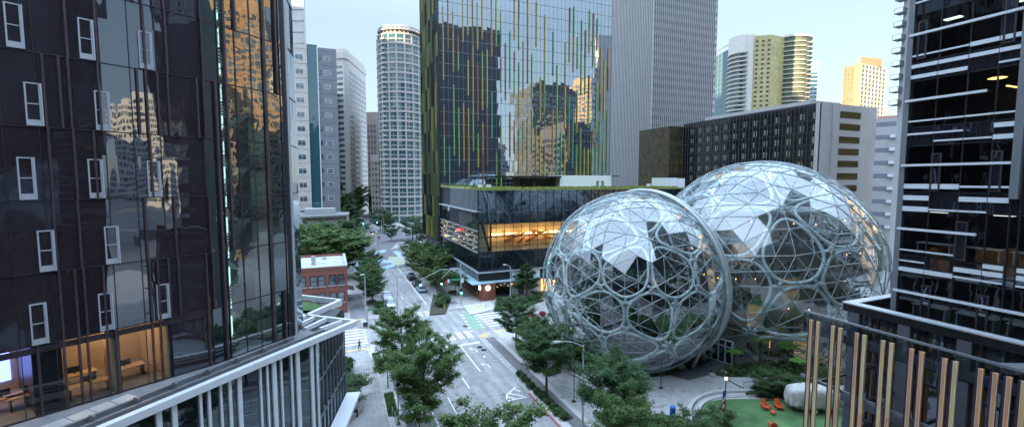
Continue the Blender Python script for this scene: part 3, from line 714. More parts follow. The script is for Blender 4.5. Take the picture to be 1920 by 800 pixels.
# stairwell
st = MB(); st.ob(oB, uB, s0, s1, -3.38, -3.3, 8, ZT, 0); st.build('stairwell_wall', mat('glowing_teal_wall', (.30,.42,.40), .5, var=.1, scale=.6, emis=(.55,.95,.88), estr=.16), TA)  # back wall emits, standing in for light inside the stairwell
sw_ = s1-s0
for k in range(0, 8):
    z = FLA[k]; f_ = MB()
    n = 11; a0, a1 = s0+.35, s1-1.0
    for i in range(n):
        t = i/n
        f_.ob(oB, uB, a0+(a1-a0)*t, a0+(a1-a0)*(t+1/n), -1.9, -.7, z+2.015*t, z+2.015*t+.16)           # lower flight rising right
        f_.ob(oB, uB, a1-(a1-a0)*(t+1/n), a1-(a1-a0)*t, -3.2, -2.0, z+2.015+2.015*t, z+2.015+2.015*t+.16)
    f_.ob(oB, uB, a1, s1-.05, -3.2, -.7, z+1.95, z+2.1); f_.ob(oB, uB, s0, a0, -3.2, -.5, z-.12, z+.04)
    f_.build('stair_flight', M_dgrey, TA)
    h_ = MB()
    P = lambda a, b, zz: (*at(oB, uB, a, b), zz)
    for b, zs_, ze_ in ((-.65, z, z+2.015), (-1.95, z+4.03, z+2.015)):
        h_.tube([P(a0,b,zs_+1.05), P(a1,b,ze_+1.05)], .03, 4); h_.tube([P(a0,b,zs_+.25), P(a1,b,ze_+.25)], .02, 4)
        for i in range(12):
            t = i/11; h_.tube([P(a0+(a1-a0)*t,b,zs_+(ze_-zs_)*t+.1), P(a0+(a1-a0)*t,b,zs_+(ze_-zs_)*t+1.05)], .014, 3)
    h_.tube([P(a1,-.65,z+3.05), P(s1-.1,-.65,z+3.05)], .03, 4)
    for i in range(5): h_.tube([P(a1+i*.2,-.65,z+2.05), P(a1+i*.2,-.65,z+3.05)], .014, 3)
    h_.build('handrail', M_black, TA)

# =================================================================== LEFT PODIUM WITH WHITE MULLIONS
tip = gp(668,600,14); q0 = gp(200,795,14); uP = Vector((tip.x-q0.x, tip.y-q0.y)).normalized(); uP = (uP.x, uP.y)
oP = (tip.x, tip.y)
cP, _ = hit(598, 628, oP, uP)
PD = thing('podium_building', 'low glass podium with white vertical mullions and a pointed white roof edge, lower left corner', 'building', (oP[0], oP[1], 0))
LP = -34
pb = MB(); pb.ob(oP, uP, LP, cP, -9, -.3, 0, 13.6); pb.build('wall', M_dgrey, PD)
gl = MB(); panes(gl, oP, uP, LP, cP-.05, 0, 13.4, 2.1, 4.4, tilt=.003, off=-.28); gl.build('glazing', M_gM, PD)
wm = MB(); rr = random.Random(3)
pxs = [230, 301, 330, 379, 395, 417, 434, 452, 491, 504, 517, 530, 549, 561, 587, 597]
wd = {301:.3, 330:.28, 379:.16, 395:.18, 434:.2, 452:.3, 517:.34, 561:.34, 587:.3, 597:.16, 230:.14, 417:.15}
for x in pxs:
    a, _ = hit(x, 795-(x-200)*.42+20, oP, uP); w_ = wd.get(x, .15); wm.ob(oP, uP, a-w_/2, a+w_/2, -.28, -.14, .2, 13.5)
a = hit(230, 790, oP, uP)[0]
while a > LP: 
    a -= rr.choice((.8, 1.4, 2.2)); w_ = rr.choice((.15, .3)); wm.ob(oP, uP, a-w_/2, a+w_/2, -.28, -.14, .2, 13.5)
wm.build('mullion', M_wht, PD)
rf = MB(); rf.ob(oP, uP, LP, 0, -.35, .1, 13.5, 13.98); rf.build('roof_edge_beam', M_wht, PD)
rf = MB(); rf.ob(oP, uP, LP, cP+1.2, -8, -.37, 13.55, 13.75); rf.build('roof', M_roofg, PD)
rf = MB(); rf.ob(oP, uP, LP, cP+1.5, -1.1, -.9, 13.76, 13.98, 0); rf.ob(oP, uP, LP, cP-1, -1.9, -1.7, 13.76, 14.05, 0)
for k in range(16): rf.ob(oP, uP, cP-2-k*2.1, cP-1.9-k*2.1, -1.65, -1.15, 13.8, 14.2, 0)
rf.build('roof_rail', M_mgrey, PD)
# service walkway plates near the tower foot
gt = MB()
for k in range(14):
    g0, _ = hit(300, 760, oP, uP); gt.ob(oP, uP, g0-k*1.0-.95, g0-k*1.0, -3.1, -2.0, 13.8, 13.95)
gt.build('roof_walkway', M_lgrey, PD)
# pergola tip: back beam and cross beams
bb = gp(555,586.5,14); pg = MB(); T3 = Vector((tip.x, tip.y)); B3 = Vector((bb.x, bb.y))
strip(pg, [T3, B3], .3, 13.55, 14.0)
pr = [((668-3,602),(0,0))]
for (x0,y0),(x1,y1) in (((588,592),(560,606)), ((610,595),(571,613)), ((640,599),(600,613))):
    p, q = gp(x0,y0,14), gp(x1,y1,14); strip(pg, [p, q], .28, 13.6, 13.97)
pg.build('pergola_beam', M_wht, PD)
# side facade going away behind the tip
uS = hd(14); oS = at(oP, uP, cP, -.3)
sb = MB(); sb.ob(oS, uS, 0, 9.5, -6, -.1, 0, 13.5); sb.build('side_wall', M_dgrey, PD)
gl = MB(); panes(gl, oS, uS, 0, 9.5, .3, 13.4, 1.2, 3.3, tilt=.004); gl.build('side_glazing', M_gT if False else M_gA2, PD)
fm = MB()
for k in range(9): fm.ob(oS, uS, k*1.2-.04, k*1.2+.04, 0, .12, 0, 13.4)
for z in (3.3, 6.6, 9.9): fm.ob(oS, uS, 0, 9.5, 0, .09, z-.07, z+.07)
fm.build('side_mullion', M_mgrey, PD)
cn = MB(); cn.ob(oS, uS, 1.5, 9.8, .1, 1.5, 3.9, 4.25); cn.build('canopy', M_wht, PD)
# second terrace beyond
t2 = gp(638,561,14); t2b = gp(556,597,14); t2c = gp(556,552,14)
TD = thing('roof_terrace', 'pointed roof terrace with white edge beam and green planting beyond the first podium tip', 'building', (t2.x, t2.y, 0))
a_, b_, c_ = Vector((t2.x,t2.y)), Vector((t2b.x,t2b.y)), Vector((t2c.x,t2c.y))
bd = MB(); ins = [a_+(b_+c_-2*a_)*.07, b_, Vector((-14,50)), Vector((-14,58)), c_]; bd.prism([tuple(p) for p in ins], 0, 13.3); bd.build('wall', M_dgrey, TD)
bd = MB(); strip(bd, [a_, b_], .4, 13.35, 14.0); strip(bd, [a_, c_], .25, 13.5, 14.03); bd.build('roof_edge_beam', M_wht, TD)
bd = MB()
for t in (.28,.5,.62,.8): p = a_.lerp(b_, t); bd.box(p.x-.12, p.x+.12, p.y-.05, p.y+.2, 0, 13.4)
bd.build('mullion', M_wframe, TD)
bd = MB(); dlt = (b_+c_)/2
bd.prism([tuple(a_.lerp(dlt,.35)), tuple(a_.lerp(b_,.92)+Vector((-.3,.3))), (-10,51), (-10,54), tuple(a_.lerp(c_,.9)-Vector((0,.5)))], 13.31, 13.5); bd.build('roof_planting', M_grass, TD)

# =================================================================== BRICK BUILDING
BK = thing('brick_building', 'red brick three storey corner building with white flat roof and paired sash windows', 'building', (2.7, 95, 0))
b = MB(); b.box(-24, 2.7, 95, 110.5, 0, 9.2); b.build('wall', M_brick, BK)
b = MB(); b.box(-23.7, 2.4, 95.3, 110.2, 9.2, 9.45); b.build('roof', M_roofw, BK)
b = MB(); b.box(-24.1, 2.8, 94.9, 95.3, 9.2, 9.75); b.box(2.4, 2.8, 95.3, 110.2, 9.2, 9.85); b.box(-24.1, 2.8, 110.2, 110.6, 9.2, 9.9); b.build('parapet', M_brick, BK)
b = MB(); b.box(-24.15, 2.85, 94.85, 95.35, 9.75, 9.85); b.box(2.35, 2.85, 95.35, 110.2, 9.85, 9.95); b.build('coping', M_roofw, BK)
o, u = (-24, 95), (1, 0)
sp = []
for px in (567, 588, 603, 624, 639): 
    s_, _ = hit(px, 530, o, u)
    for z in (6.0, 2.4): sp.append((s_, z, 1.25, 2.1))
windows(BK, o, u, sp, M_gW, M_black, fr=.1, style=1, off=.03)
b = MB()
for a, z, w_, h_ in sp: b.ob(o, u, a-.8, a+.8, 0, .15, z-.22, z-.02)
b.build('window_sill', M_roofw, BK)
windows(BK, (2.7, 95), (0, 1), [(2+i*2.6, z, 1.2, 2.1) for i in range(5) for z in (6.0, 2.4)], M_gW, M_black, fr=.1, style=1, off=.03)
b = MB(); b.box(-4, -3.2, 100, 100.8, 9.45, 11.2); b.build('vent', M_lgrey, BK)
b = MB(); b.box(-9, -7, 103, 105, 9.45, 10.2); b.box(-2, -1.2, 106, 107, 9.45, 10.0); b.build('roof_unit', M_lgrey, BK)
aw = MB(); aw.add([(2.72,103.5,3.0),(2.72,107.5,3.0),(4.4,107.5,2.5),(4.4,103.5,2.5),(2.72,103.5,3.1),(2.72,107.5,3.1),(4.4,107.5,2.6),(4.4,103.5,2.6)], [(0,1,2,3),(7,6,5,4),(0,3,7,4),(1,5,6,2),(2,6,7,3)]); aw.build('awning', mat('maroon_awning', (.12,.03,.04), .7), BK)

# low parapet building and grey tower beyond the trees
LB = thing('low_building', 'low pale flat roofed building behind the big green trees left of the street', 'building', (-6, 170, 0))
b = MB(); lz = zt(407, fp(640,1).length*0+165); b.prism([tuple(fp(565,160)), tuple(fp(648,170)), tuple(fp(652,182)), tuple(fp(560,178))], 0, lz); b.build('wall', M_concp, LB)
b = MB(); b.prism([tuple(fp(562,158.5)), tuple(fp(650,168.5)), tuple(fp(654,183)), tuple(fp(556,179))], lz, lz+.7, 0); b.build('roof', M_roofg, LB)
b = MB(); b.prism([tuple(fp(570,165)), tuple(fp(625,170)), tuple(fp(628,174)), tuple(fp(570,172))], lz+.7, lz+3); b.build('roof_unit', M_concg, LB)
GT = thing('apartment_tower', 'beige panel and teal glass tower beside the edge of the mirror glass tower', 'apartment tower', tuple(fp(600,187)))
d0 = 187; g0 = fp(549,d0); g1 = fp(584,d0); g2 = fp(601,d0-.5); g3 = fp(636,d0+2)
uG = (1, 0); oG = (g0.x, g0.y); top1 = zt(78, d0)
L1 = (fp(584,d0)-fp(549,d0)).length*1.0
xg = lambda px: hit(px, 300, oG, uG)[0]
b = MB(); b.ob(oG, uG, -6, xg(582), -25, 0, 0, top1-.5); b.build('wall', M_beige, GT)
b = MB(); b.ob(oG, uG, xg(582), xg(601.5), -24.5, -.9, 0, top1); b.build('core', M_dgrey, GT)
gl = MB(); panes(gl, oG, uG, xg(582)+.1, xg(601.5), 8, top1-.5, 1.3, 1.55, tilt=.006, off=-.85); gl.build('glazing', M_gT, GT)
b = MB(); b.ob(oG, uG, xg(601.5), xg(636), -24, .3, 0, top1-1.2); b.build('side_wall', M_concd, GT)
b = MB(); b.ob(oG, uG, xg(601)-.15, xg(602.2), -.8, .7, 0, top1); b.build('corner_fin', M_wht, GT)
sp = []
z = 12
while z < top1-3: sp.append((xg(567), z, 3.2, 2.4)); z += (zt(300,d0)-zt(326.5,d0))
windows(GT, oG, uG, sp, M_gW, M_wht, fr=.15, style=2, off=.03)
sp = [(xg(619), z_+.4, 2.4, 1.9) for _, z_, _, _ in sp]
windows(GT, oG, uG, sp, M_gW, M_wht, fr=.15, style=1, off=.33)
windows(GT, oG, uG, [(a-3.2, z_, 1.2, 1.9) for a, z_, _, _ in sp], M_gW, M_dgrey, fr=.12, style=0, off=.33)
b = MB()
z = 10.5
while z < top1-2: b.ob(oG, uG, -6, xg(582), 0, .06, z, z+.12); b.ob(oG, uG, xg(601.5), xg(636), .3, .36, z, z+.12); z += (zt(300,d0)-zt(326.5,d0))
b.build('floor_joint', M_mgrey, GT)
CT = thing('concrete_tower', 'plain concrete slab tower top rising behind the grey apartment tower at the mirror tower edge', 'office tower', tuple(fp(560,250)))
b = MB(); b.prism([tuple(fp(520,250)), tuple(fp(580,250)), tuple(fp(583,275)), tuple(fp(520,275))], 0, 190, 0); b.build('wall', M_conc, CT)
b = MB()
for k in range(30): b.prism([tuple(fp(519,249.7)), tuple(fp(580.3,249.7)), tuple(fp(580.3,249.9)), tuple(fp(519,249.9))], k*6, k*6+.15)
b.build('floor_joint', M_mgrey, CT)
# white office tower with chamfered corner and punched windows
WT = thing('white_office_tower', 'cream white office tower with punched windows and heavy crown, left of the street end', 'office tower', tuple(fp(655,320)))
pa, pb_, pc, pd_ = fp(612,322), fp(650,318), fp(658,322), fp(690,368); zt1 = zt(92,320)
b = MB(); foot = [tuple(pa), tuple(pb_), tuple(pc), tuple(pd_), tuple(fp(660,400)), tuple(fp(612,380))]
b.prism(foot, 0, zt1-7); b.build('wall', M_concw, WT)
def offs(poly, k):
    c = Vector((sum(p[0] for p in poly)/len(poly), sum(p[1] for p in poly)/len(poly))); return [tuple(c+(Vector(p)-c)*k) for p in poly]
b = MB(); b.prism(offs(foot, 1.03), zt1-7, zt1-2.5); b.prism(offs(foot, .97), zt1-2.5, zt1); b.build('crown', M_concw, WT)
b = MB(); b.prism(offs(foot, .5), zt1, zt1+4); b.build('penthouse', M_concg, WT)
uw = (pb_-pa).normalized(); lw = (pb_-pa).length; uw = (uw.x, uw.y)
b = MB(); z = 8
while z < zt1-10: b.ob(tuple(pa), uw, lw*.42, lw-.8, -.5, .04, z, z+1.9); z += 3.9
b.build('window_band', M_gW, WT)
ur = (pd_-pc).normalized(); lr = (pd_-pc).length; ur = (ur.x, ur.y)
nx = 11; sp = []
for j in range(int((zt1-15)/3.9)):
    for i in range(nx): sp.append((1.2+(lr-2.4)*(i+.5)/nx, 6+j*3.9, (lr-2.4)/nx*.62, 2.2))
sp.sort(key=lambda s_: -s_[1]); windows(WT, tuple(pc), ur, sp, M_gW, M_conc, fr=.2, off=.02)
wl = MB(); wl.prism([tuple(fp(628,300)), tuple(fp(634,300)), tuple(fp(641,330)), tuple(fp(628,330))], 0, zt(168,305)); 
t_ = thing('white_slab_tower', 'narrow white slab tower between the grey apartment tower and the cream tower', 'office tower', tuple(fp(636,300))); wl.build('wall', M_wht, t_)
b = MB()
for k in range(20): p = fp(634.2,299.8); q = fp(641.2,329.8); strip(b, [p, q], .4, 10+k*4, 10.9+k*4)
b.build('window_band', M_gW, t_)
# brown slim block next
SB = thing('brown_slim_tower', 'slim pinkish brown tower with small windows just left of the rounded tower', 'apartment tower', tuple(fp(700,330)))
b = MB(); b.prism([tuple(fp(690,332)), tuple(fp(722,330)), tuple(fp(722,350)), tuple(fp(692,352))], 0, zt(210,331)); b.build('wall', M_concp, SB)
b = MB(); b.prism([tuple(fp(696,312)), tuple(fp(722,310)), tuple(fp(722,328)), tuple(fp(697,330))], 0, zt(290,311)); b.build('front_wing', M_concp, SB)
uu = (1, 0); 
windows(SB, tuple(fp(691,331)), (fp(720,331)-fp(691,331)).normalized()[:], [(1.2+i*2.2, 30+j*4.0, 1.1, 2) for j in range(10) for i in range(3)], M_gW, M_brn, fr=.1, off=.9)
windows(SB, tuple(fp(697,311.5)), (fp(720,311.5)-fp(697,311.5)).normalized()[:], [(1.2+i*2.2, 6+j*4.0, 1.1, 2) for j in range(9) for i in range(3)], M_gW, M_brn, fr=.1, off=.9)
# rounded residential tower
RT = thing('rounded_tower', 'pale stone and glass tower with a rounded bay front beside the colour finned glass tower', 'apartment tower', tuple(fp(758,290)))
cR = fp(754,296); rR = 14.3; zR = zt(62,283)
rh = (fp(754,296)).normalized(); rt_ = Vector((rh.y, -rh.x))
def arcpt(deg, r_): a = R(deg); v = -rh*math.cos(a)+rt_*math.sin(a); return cR+v*r_
foot = [tuple(arcpt(d, rR)) for d in range(-72, 91, 6)]
bk = [tuple(fp(807,330)), tuple(fp(730,345))]; zig = []
e = arcpt(-72, rR); f0 = Vector(bk[1])
for i in range(1, 7):
    t = i/7; p = e.lerp(f0, t); zig += [tuple(p+rt_*(.0)), tuple(p-rt_*1.6)]
poly = foot+bk+zig[::-1]
b = MB(); b.prism(poly, 0, zR); b.build('wall', M_gT, RT)
b = MB(); fh = (zt(300,283)-zt(317.7,283)); z = 4; lv = []
while z < zR: lv.append(z); z += fh
for z in lv: b.prism(offs(poly, 1.03), z, z+1.25 if z < zR-2 else zR)
b.build('floor_band', M_rstone, RT)
b = MB()
for z in lv: b.prism(offs(poly, 1.012), z+fh/2, z+fh/2+.5)
b.build('spandrel', M_rstone, RT)
pr_ = MB()
for d in range(-70, 88, 20):
    p = arcpt(d, rR+.25); q = arcpt(d+3.6, rR+.25); c_ = (p+q)/2; v = (q-p).normalized(); nn = Vector((v.y, -v.x))
    pr_.prism([tuple(p-nn*.4), tuple(p+nn*.12), tuple(q+nn*.12), tuple(q-nn*.4)], 0, zR-1)
for d in range(-66, 88, 20):
    for dd in (7,):
        p = arcpt(d+dd, rR+.1); pr_.tube([(p.x,p.y,0),(p.x,p.y,zR-3)], .08, 4)
pr_.build('pier', M_rstone, RT)
b = MB(); cp = [tuple(arcpt(d, rR*.82)) for d in range(-90, 271, 12)][:-1]; b.prism(cp, zR, zR+4.2); b.build('crown', M_conc, RT)
b = MB()
for d in range(-84, 91, 12): p = arcpt(d, rR*.9); b.box(p.x-.3, p.x+.3, p.y-.3, p.y+.3, zR, zR+4.4)
b.prism([tuple(arcpt(d, rR*.95)) for d in range(-90, 91, 10)]+[tuple(arcpt(d, rR*.9)) for d in range(90, -91, -10)], zR+4.2, zR+4.9); b.build('crown_colonnade', M_concg, RT)
b = MB()
for z in lv[1:-1]:
    for d in (-44,):
        for h in (0, fh/2):
            P = [tuple(arcpt(dd, rR+1.0)) for dd in (d-6, d, d+6)]+[tuple(arcpt(dd, rR-.2)) for dd in (d+6, d, d-6)]
            b.prism(P, z+h, z+h+1.1)
b.build('balcony', M_conc, RT)
# =================================================================== COLOUR FINNED TOWER
DT = thing('finned_glass_tower', 'tall blue mirror glass tower with yellow, green and orange vertical fins in the centre', 'office tower', (30.2, 130, 0))
X0, X1, Y0, Y1 = 30.2, 90.0, 130.0, 157.0; zD = 118
b = MB(); b.box(X0+1.2, X1-.1, Y0+.1, Y1-.1, 0, 8.5); b.box(X0+.1, X1-.1, Y0+.1, Y1-.1, 8.5, zD); b.build('wall', M_dgrey, DT)
zsD = [8.6+3.5*i for i in range(int((zD-8.6)/3.5)+1)]; ssD = [i*1.5 for i in range(int((X1-X0)/1.5)+1)]+[X1-X0]
gl = MB(); panes(gl, (X0, Y0), (1, 0), 0, 0, 0, 0, 0, 0, tilt=.003, ss=ssD, zs=zsD); gl.build('glazing', M_gD, DT)
b = MB()
for z in zsD: b.ob((X0, Y0), (1, 0), 0, X1-X0, 0, .06, z-.06, z+.06)
for s_ in ssD: b.ob((X0, Y0), (1, 0), s_-.02, s_+.02, 0, .08, 8.6, zD)
b.build('mullion', M_mgrey, DT); b = MB(); b.box(X0-.1, X0+.25, Y0-.2, Y0+.15, 0, zD); b.build('corner_post', M_black, DT)
rr = random.Random(11); cnt = 0; extra = [MB() for _ in range(5)]; fm_ = [M_fy, M_fo, M_fg, M_ft, M_fb]
finlist = []
for i, s_ in enumerate(ssD[1:-1]):
    z = 22+rr.random()*14
    while z < 100:
        L = rr.choice((3, 4, 4, 5, 6))*3.5
        if rr.random() < .9: finlist.append((s_, z, z+L-.2, rr.choice((0, 0, 0, 1, 1, 2, 2, 2, 3, 4))))
        z += L+rr.choice((0, 3.5, 3.5, 7, 10.5))
finlist.sort(key=lambda t: (t[1]))
def two_tone(mb, s_, z0_, z1_):
    zm = z0_+(z1_-z0_)*.55
    mb.ob((X0, Y0), (1, 0), s_-.09, s_+.09, .08, .5, z0_, zm, 0); mb.ob((X0, Y0), (1, 0), s_-.09, s_+.09, .08, .5, zm, z1_, 1)
rest = MB()
vis = [f for f in finlist if f[1] < 72]; 
for k, (s_, z0_, z1_, c_) in enumerate(vis):
    if k % max(1, len(vis)//95) == 0 and cnt < 98:
        m_ = MB(); two_tone(m_, s_, z0_, z1_); m_.build('fin', [fm_[c_], fm_[(c_+2) % 5] if k % 3 == 0 else fm_[c_]], DT); cnt += 1
    else: extra[c_].ob((X0, Y0), (1, 0), s_-.09, s_+.09, .08, .5, z0_, z1_)
mbx = MB()
for i, e in enumerate(extra):
    base = len(mbx.v); mbx.v += e.v; mbx.f += [tuple(j+base for j in f) for f in e.f]; mbx.m += [i]*len(e.f)
o_ = mbx.build('remaining_fins', fm_, DT); o_['kind'] = 'stuff'
# side face with coloured panels
gl = MB(); rr = random.Random(4)
panes(gl, (X0, Y1), (0, -1), 0, 27, 8.6, zD, 2.7, 7.0, tilt=.003, off=.03, pick=lambda i, j, r_: r_.choice((0, 0, 1, 1, 2, 2, 3, 3, 4)), gap=.05)
gl.build('color_panel', [M_pol, M_pgr, M_pyl, M_gM, M_gD], DT)
b = MB()
for i in range(20): 
    a = .7+i*1.35
    if a < 27: b.ob((X0, Y1), (0, -1), a-.04, a+.04, .03, .16, 8.6, zD)
b.build('side_mullion', M_black, DT)
b = MB(); b.box(X0+.2, X0+1.2, Y0+.4, Y0+1.4, 0, 8.5); b.build('column', M_black, DT)

# =================================================================== PAVILION IN FRONT OF IT
MC = thing('glass_pavilion', 'dark glass pavilion with green sedum roof and lit orange room below the finned tower', 'building', (30.5, 94, 0))
MX0, MX1, MY0, MY1 = 30.5, 90.0, 94.0, 129.5
b = MB()
b.box(MX0+.3, MX1, MY0+7, MY1, 0, 24.6); b.box(MX0+.3, MX1, MY0+.3, MY0+7, 17.2, 24.6); b.box(MX0+.3, MX1, MY0+.3, MY0+7, 0, 10.5)
b.box(63.0, MX1, MY0+.3, MY0+7, 10.5, 17.2)
b.build('wall', M_dgrey, MC)
ssM = [i*2.1 for i in range(29)]
gl = MB(); panes(gl, (MX0, MY0), (1, 0), 0, 59, 6.4, 24.9, 2.1, 4, tilt=.003, ss=ssM, zs=[6.4, 10.7]); panes(gl, (MX0, MY0), (1, 0), 0, 59, 0, 0, 2.1, 4, tilt=.003, ss=ssM, zs=[17.3, 20.4, 24.9]); 
panes(gl, (MX0, MY0), (1, 0), 0, 0, 0, 0, 0, 0, tilt=.003, ss=[i for i in ssM if i > 32], zs=[10.8, 17.2])
gl.build('glazing', M_gM, MC)
gl = MB(); panes(gl, (MX0, MY0), (1, 0), 0, 0, 0, 0, 0, 0, tilt=.002, ss=[i for i in ssM if i < 34], zs=[10.8, 14.2, 17.2]); gl.build('lit_room_glazing', M_cgl, MC)
b = MB()
for s_ in ssM: b.ob((MX0, MY0), (1, 0), s_-.05, s_+.05, 0, .12, 6.4, 24.9)
for z in (6.5, 10.75, 11.9, 13.0, 14.2, 15.4, 16.3, 17.25, 20.4): b.ob((MX0, MY0), (1, 0), 0, 59, 0, .1, z-(.12 if z in (10.75, 14.2, 17.25) else .03), z+(.12 if z in (10.75, 14.2, 17.25) else .03))
b.box(MX0-.06, MX0+.1, MY0-.06, MY0+.1, 6.3, 24.9)
b.build('mullion', M_black, MC)
# lit room: cream wall, ceiling lights and an abstract timber sculpture
b = MB(); b.box(MX0+4.2, 63, MY0+6.8, MY0+6.95, 10.8, 17.2, 0); b.box(MX0+.5, MX0+4.2, MY0+6.8, MY0+6.95, 10.8, 17.2, 1); b.box(MX0+.5, 63, MY0+.6, MY0+6.8, 10.6, 10.8, 2)
b.build('room_wall', [mat('cream_room_wall', (.72,.50,.26), .8, var=.25, scale=.25), mat('pale_teal_wall', (.36,.45,.40), .8), M_mgrey], MC)
b = MB()
for k in range(7): b.box(MX0+5+k*4, MX0+7.6+k*4, MY0+3.0, MY0+3.5, 17.05, 17.12); b.box(MX0+5+k*4, MX0+8+k*4, MY0+5.9, MY0+6.3, 13.9, 14.0)
b.build('ceiling_light', emit('amber_ceiling_light', (1.0,.66,.32), 2.2), MC)
b = MB(); rr = random.Random(2)
for (x0, z0_, x1, z1_, w_) in ((39.5,11.6,44.6,14.2,.5),(40.2,13.0,42.4,13.9,.5),(45.2,11.4,50.5,14.6,.4),(46.5,13.6,49.8,14.0,.5),(50.0,12.5,55,11.4,.35),(43,11.2,44.4,13.2,.4)):
    d_ = Vector((x1-x0, 0, z1_-z0_)).normalized(); p_ = Vector((-d_.z, 0, d_.x))*w_
    a_, c_ = Vector((x0, MY0+6.2, z0_)), Vector((x1, MY0+5.4, z1_))
    b.add([a_, c_, c_+p_*.3, a_+p_*2.0, a_+Vector((0,.3,0)), c_+Vector((0,.3,0)), c_+p_*.3+Vector((0,.3,0)), a_+p_*2+Vector((0,.3,0))], [(0,1,2,3),(7,6,5,4),(0,4,5,1),(1,5,6,2),(2,6,7,3),(3,7,4,0)])
t_ = thing('timber_sculpture', 'angular orange timber sculpture hanging in the lit upper room of the pavilion', 'sculpture', (45, MY0+6, 11)); b.build('timber', mat('orange_timber', (.62,.20,.05), .5, var=.3), t_)
b = MB(); b.tube([(MX0+1.2, MY0+1.2, 17.1), (MX0+3.0, MY0+1.2, 10.8)], .28, 6); b.tube([(MX0+3.4, MY0+1.4, 17.1), (MX0+3.4, MY0+1.4, 10.8)], .22, 6); b.build('column', M_black, MC)
# street side face
gl = MB(); panes(gl, (MX0, 129), (0, -1), 11, 35, 20.1, 24.9, 1.5, 4.8, tilt=.004); gl.build('side_glazing', M_gM, MC); gl = MB(); panes(gl, (MX0, 129), (0, -1), 0, 35, 17, 19.9, 2.4, 2.9, tilt=.006); gl.build('side_glazing', M_gM, MC); gl = MB(); panes(gl, (MX0, 129), (0, -1), 0, 35, 6.4, 10.7, 2.4, 4.3, tilt=.004); gl.build('side_glazing', M_gM, MC)
gl = MB(); panes(gl, (MX0, 129), (0, -1), 0, 35, 10.8, 17.0, 2.4, 1.5, tilt=.004, off=.0); gl.build('side_clear_glazing', M_dgl, MC)
b = MB()
for i in range(24): b.ob((MX0, 129), (0, -1), 11+i-.04, 11+i+.04, 0, .14, 20.1, 24.9)
for z in (10.8, 12.0, 13.2, 14.4, 15.6): b.ob((MX0, 129), (0, -1), 0, 35, .15, .5, z-.06, z+.06)
b.build('louvre', M_lgrey, MC)
b = MB(); rr = random.Random(9)
for k in range(46):
    a = rr.uniform(1, 34); z = rr.choice((11.3, 12.6, 13.8, 15.0))+rr.uniform(-.15,.15); p = at((MX0, 129), (0, -1), a, .3); b.lathe((p[0], p[1], z), [(.02,0),(.06,.04),(.07,.09),(.02,.13)], 6)
b.build('lamp', emit('louvre_lamp', (1,.70,.32), .7), MC)
b = MB(); b.ob((MX0, 129), (0, -1), 0, 35, -.5, .9, 19.9, 20.15); b.build('ledge', M_lgrey, MC)
b = MB(); p = at((MX0, 129), (0, -1), 20, .45); b.lathe((p[0], p[1], 14.0), [(.1,0),(.5,.2),(.55,.6),(.1,.9)], 8); b.build('red_lamp', emit('red_lamp', (1,.08,.06), .35), MC)
b = MB(); b.box(MX0-.05, MX1, MY0-.05, MY1, 24.9, 25.05, 0); b.build('roof', M_roofgr, MC)
b = MB(); b.box(MX0-.12, MX1, MY0-.12, MY0-.05, 24.7, 25.0); b.build('roof_edge', mat('yellow_green_edge', (.20,.23,.07), .5), MC)
sg = MB(); rr = random.Random(8)
for k in range(1500):
    x, y = rr.uniform(MX0+.1, 88), MY0+abs(rr.gauss(0, 5)); h = rr.uniform(.15, .5); a = rr.uniform(0, 6.28); dx, dy = math.cos(a)*.3, math.sin(a)*.3
    sg.add([(x-dx,y-dy,25.02),(x+dx,y+dy,25.02),(x+dx*.6,y+dy*.6,25.02+h),(x-dx*.6,y-dy*.6,25.02+h)], [(0,1,2,3)])
o_ = sg.build('roof_sedum', leaf_mat('leaf_sedum', (.13,.17,.04), (.36,.38,.10)), MC); o_['kind'] = 'stuff'
b = MB(); b.box(MX0-.3, 89, MY0-.35, MY1, 6.05, 6.35); b.build('soffit_band', M_lgrey, MC)
b = MB(); b.box(MX0+.2, 38.5, MY0, MY0+.3, 4.4, 6.05, 0); b.box(38.5, 45.8, MY0-.05, MY0+.3, 0, 6.05, 1); b.box(45.8, 62, MY0+.2, MY0+.4, 0, 6.05, 0); b.build('ground_floor_wall', [M_black, M_wht], MC)
b = MB(); b.box(40.2, 41.6, MY0-.09, MY0-.05, .12, 2.9); b.build('door', M_mgrey, MC)
b = MB(); b.box(MX0+.1, MX0+3.4, MY0-1.6, MY0, .12, 4.0); b.box(MX0+.1, MX0+.6, MY0, 108, .12, 1.4); b.build('wood_wall', M_wood, MC)
b = MB(); b.box(MX0+3.4, 38.4, MY0-.3, MY0-.2, .9, 3.9); b.build('shop_window', M_dgl, MC)
b = MB(); b.box(MX0+.35, MX0+.45, MY0, 108, 1.4, 3.9); b.build('side_shop_window', M_dgl, MC)
b = MB(); b.box(MX0+3.6, 38.3, MY0+.1, MY0+.25, .9, 3.9, 0); b.build('shop_interior', mat('brown_interior', (.12,.05,.03), .8, var=.3), MC)
b = MB()
for k in range(5): b.lathe((MX0+4.4+k*.9, MY0-.12, 2.6+.3*(k%3)), [(.02,0),(.08,.05),(.08,.1),(.02,.16)], 6)
b.build('pendant_lamp', M_warm, MC)
b = MB(); b.box(46.2, 50.0, MY0+.05, MY0+.15, .3, 3.4); b.build('lit_doorway', emit('amber_doorway', (1,.42,.10), .55), MC)
b = MB(); b.box(MX0-2.2, MX0+3.0, MY0-2.0, 112, 4.02, 4.2); b.box(MX0+3.0, 45.5, MY0-1.6, MY0-.06, 4.02, 4.2); b.build('canopy', mat('pale_glass_canopy', (.34,.50,.55), .25, var=.08), MC)
b = MB(); b.box(MX0-.05, MX0+0.0, MY0+.1, 112, 4.25, 6.0); b.build('clerestory_glass', M_dgl, MC)
b = MB()
for k in range(19): b.box(MX0-.14, MX0-.06, MY0+.1+k, MY0+.2+k, 4.25, 6.0)
b.build('clerestory_mullion', M_lgrey, MC)
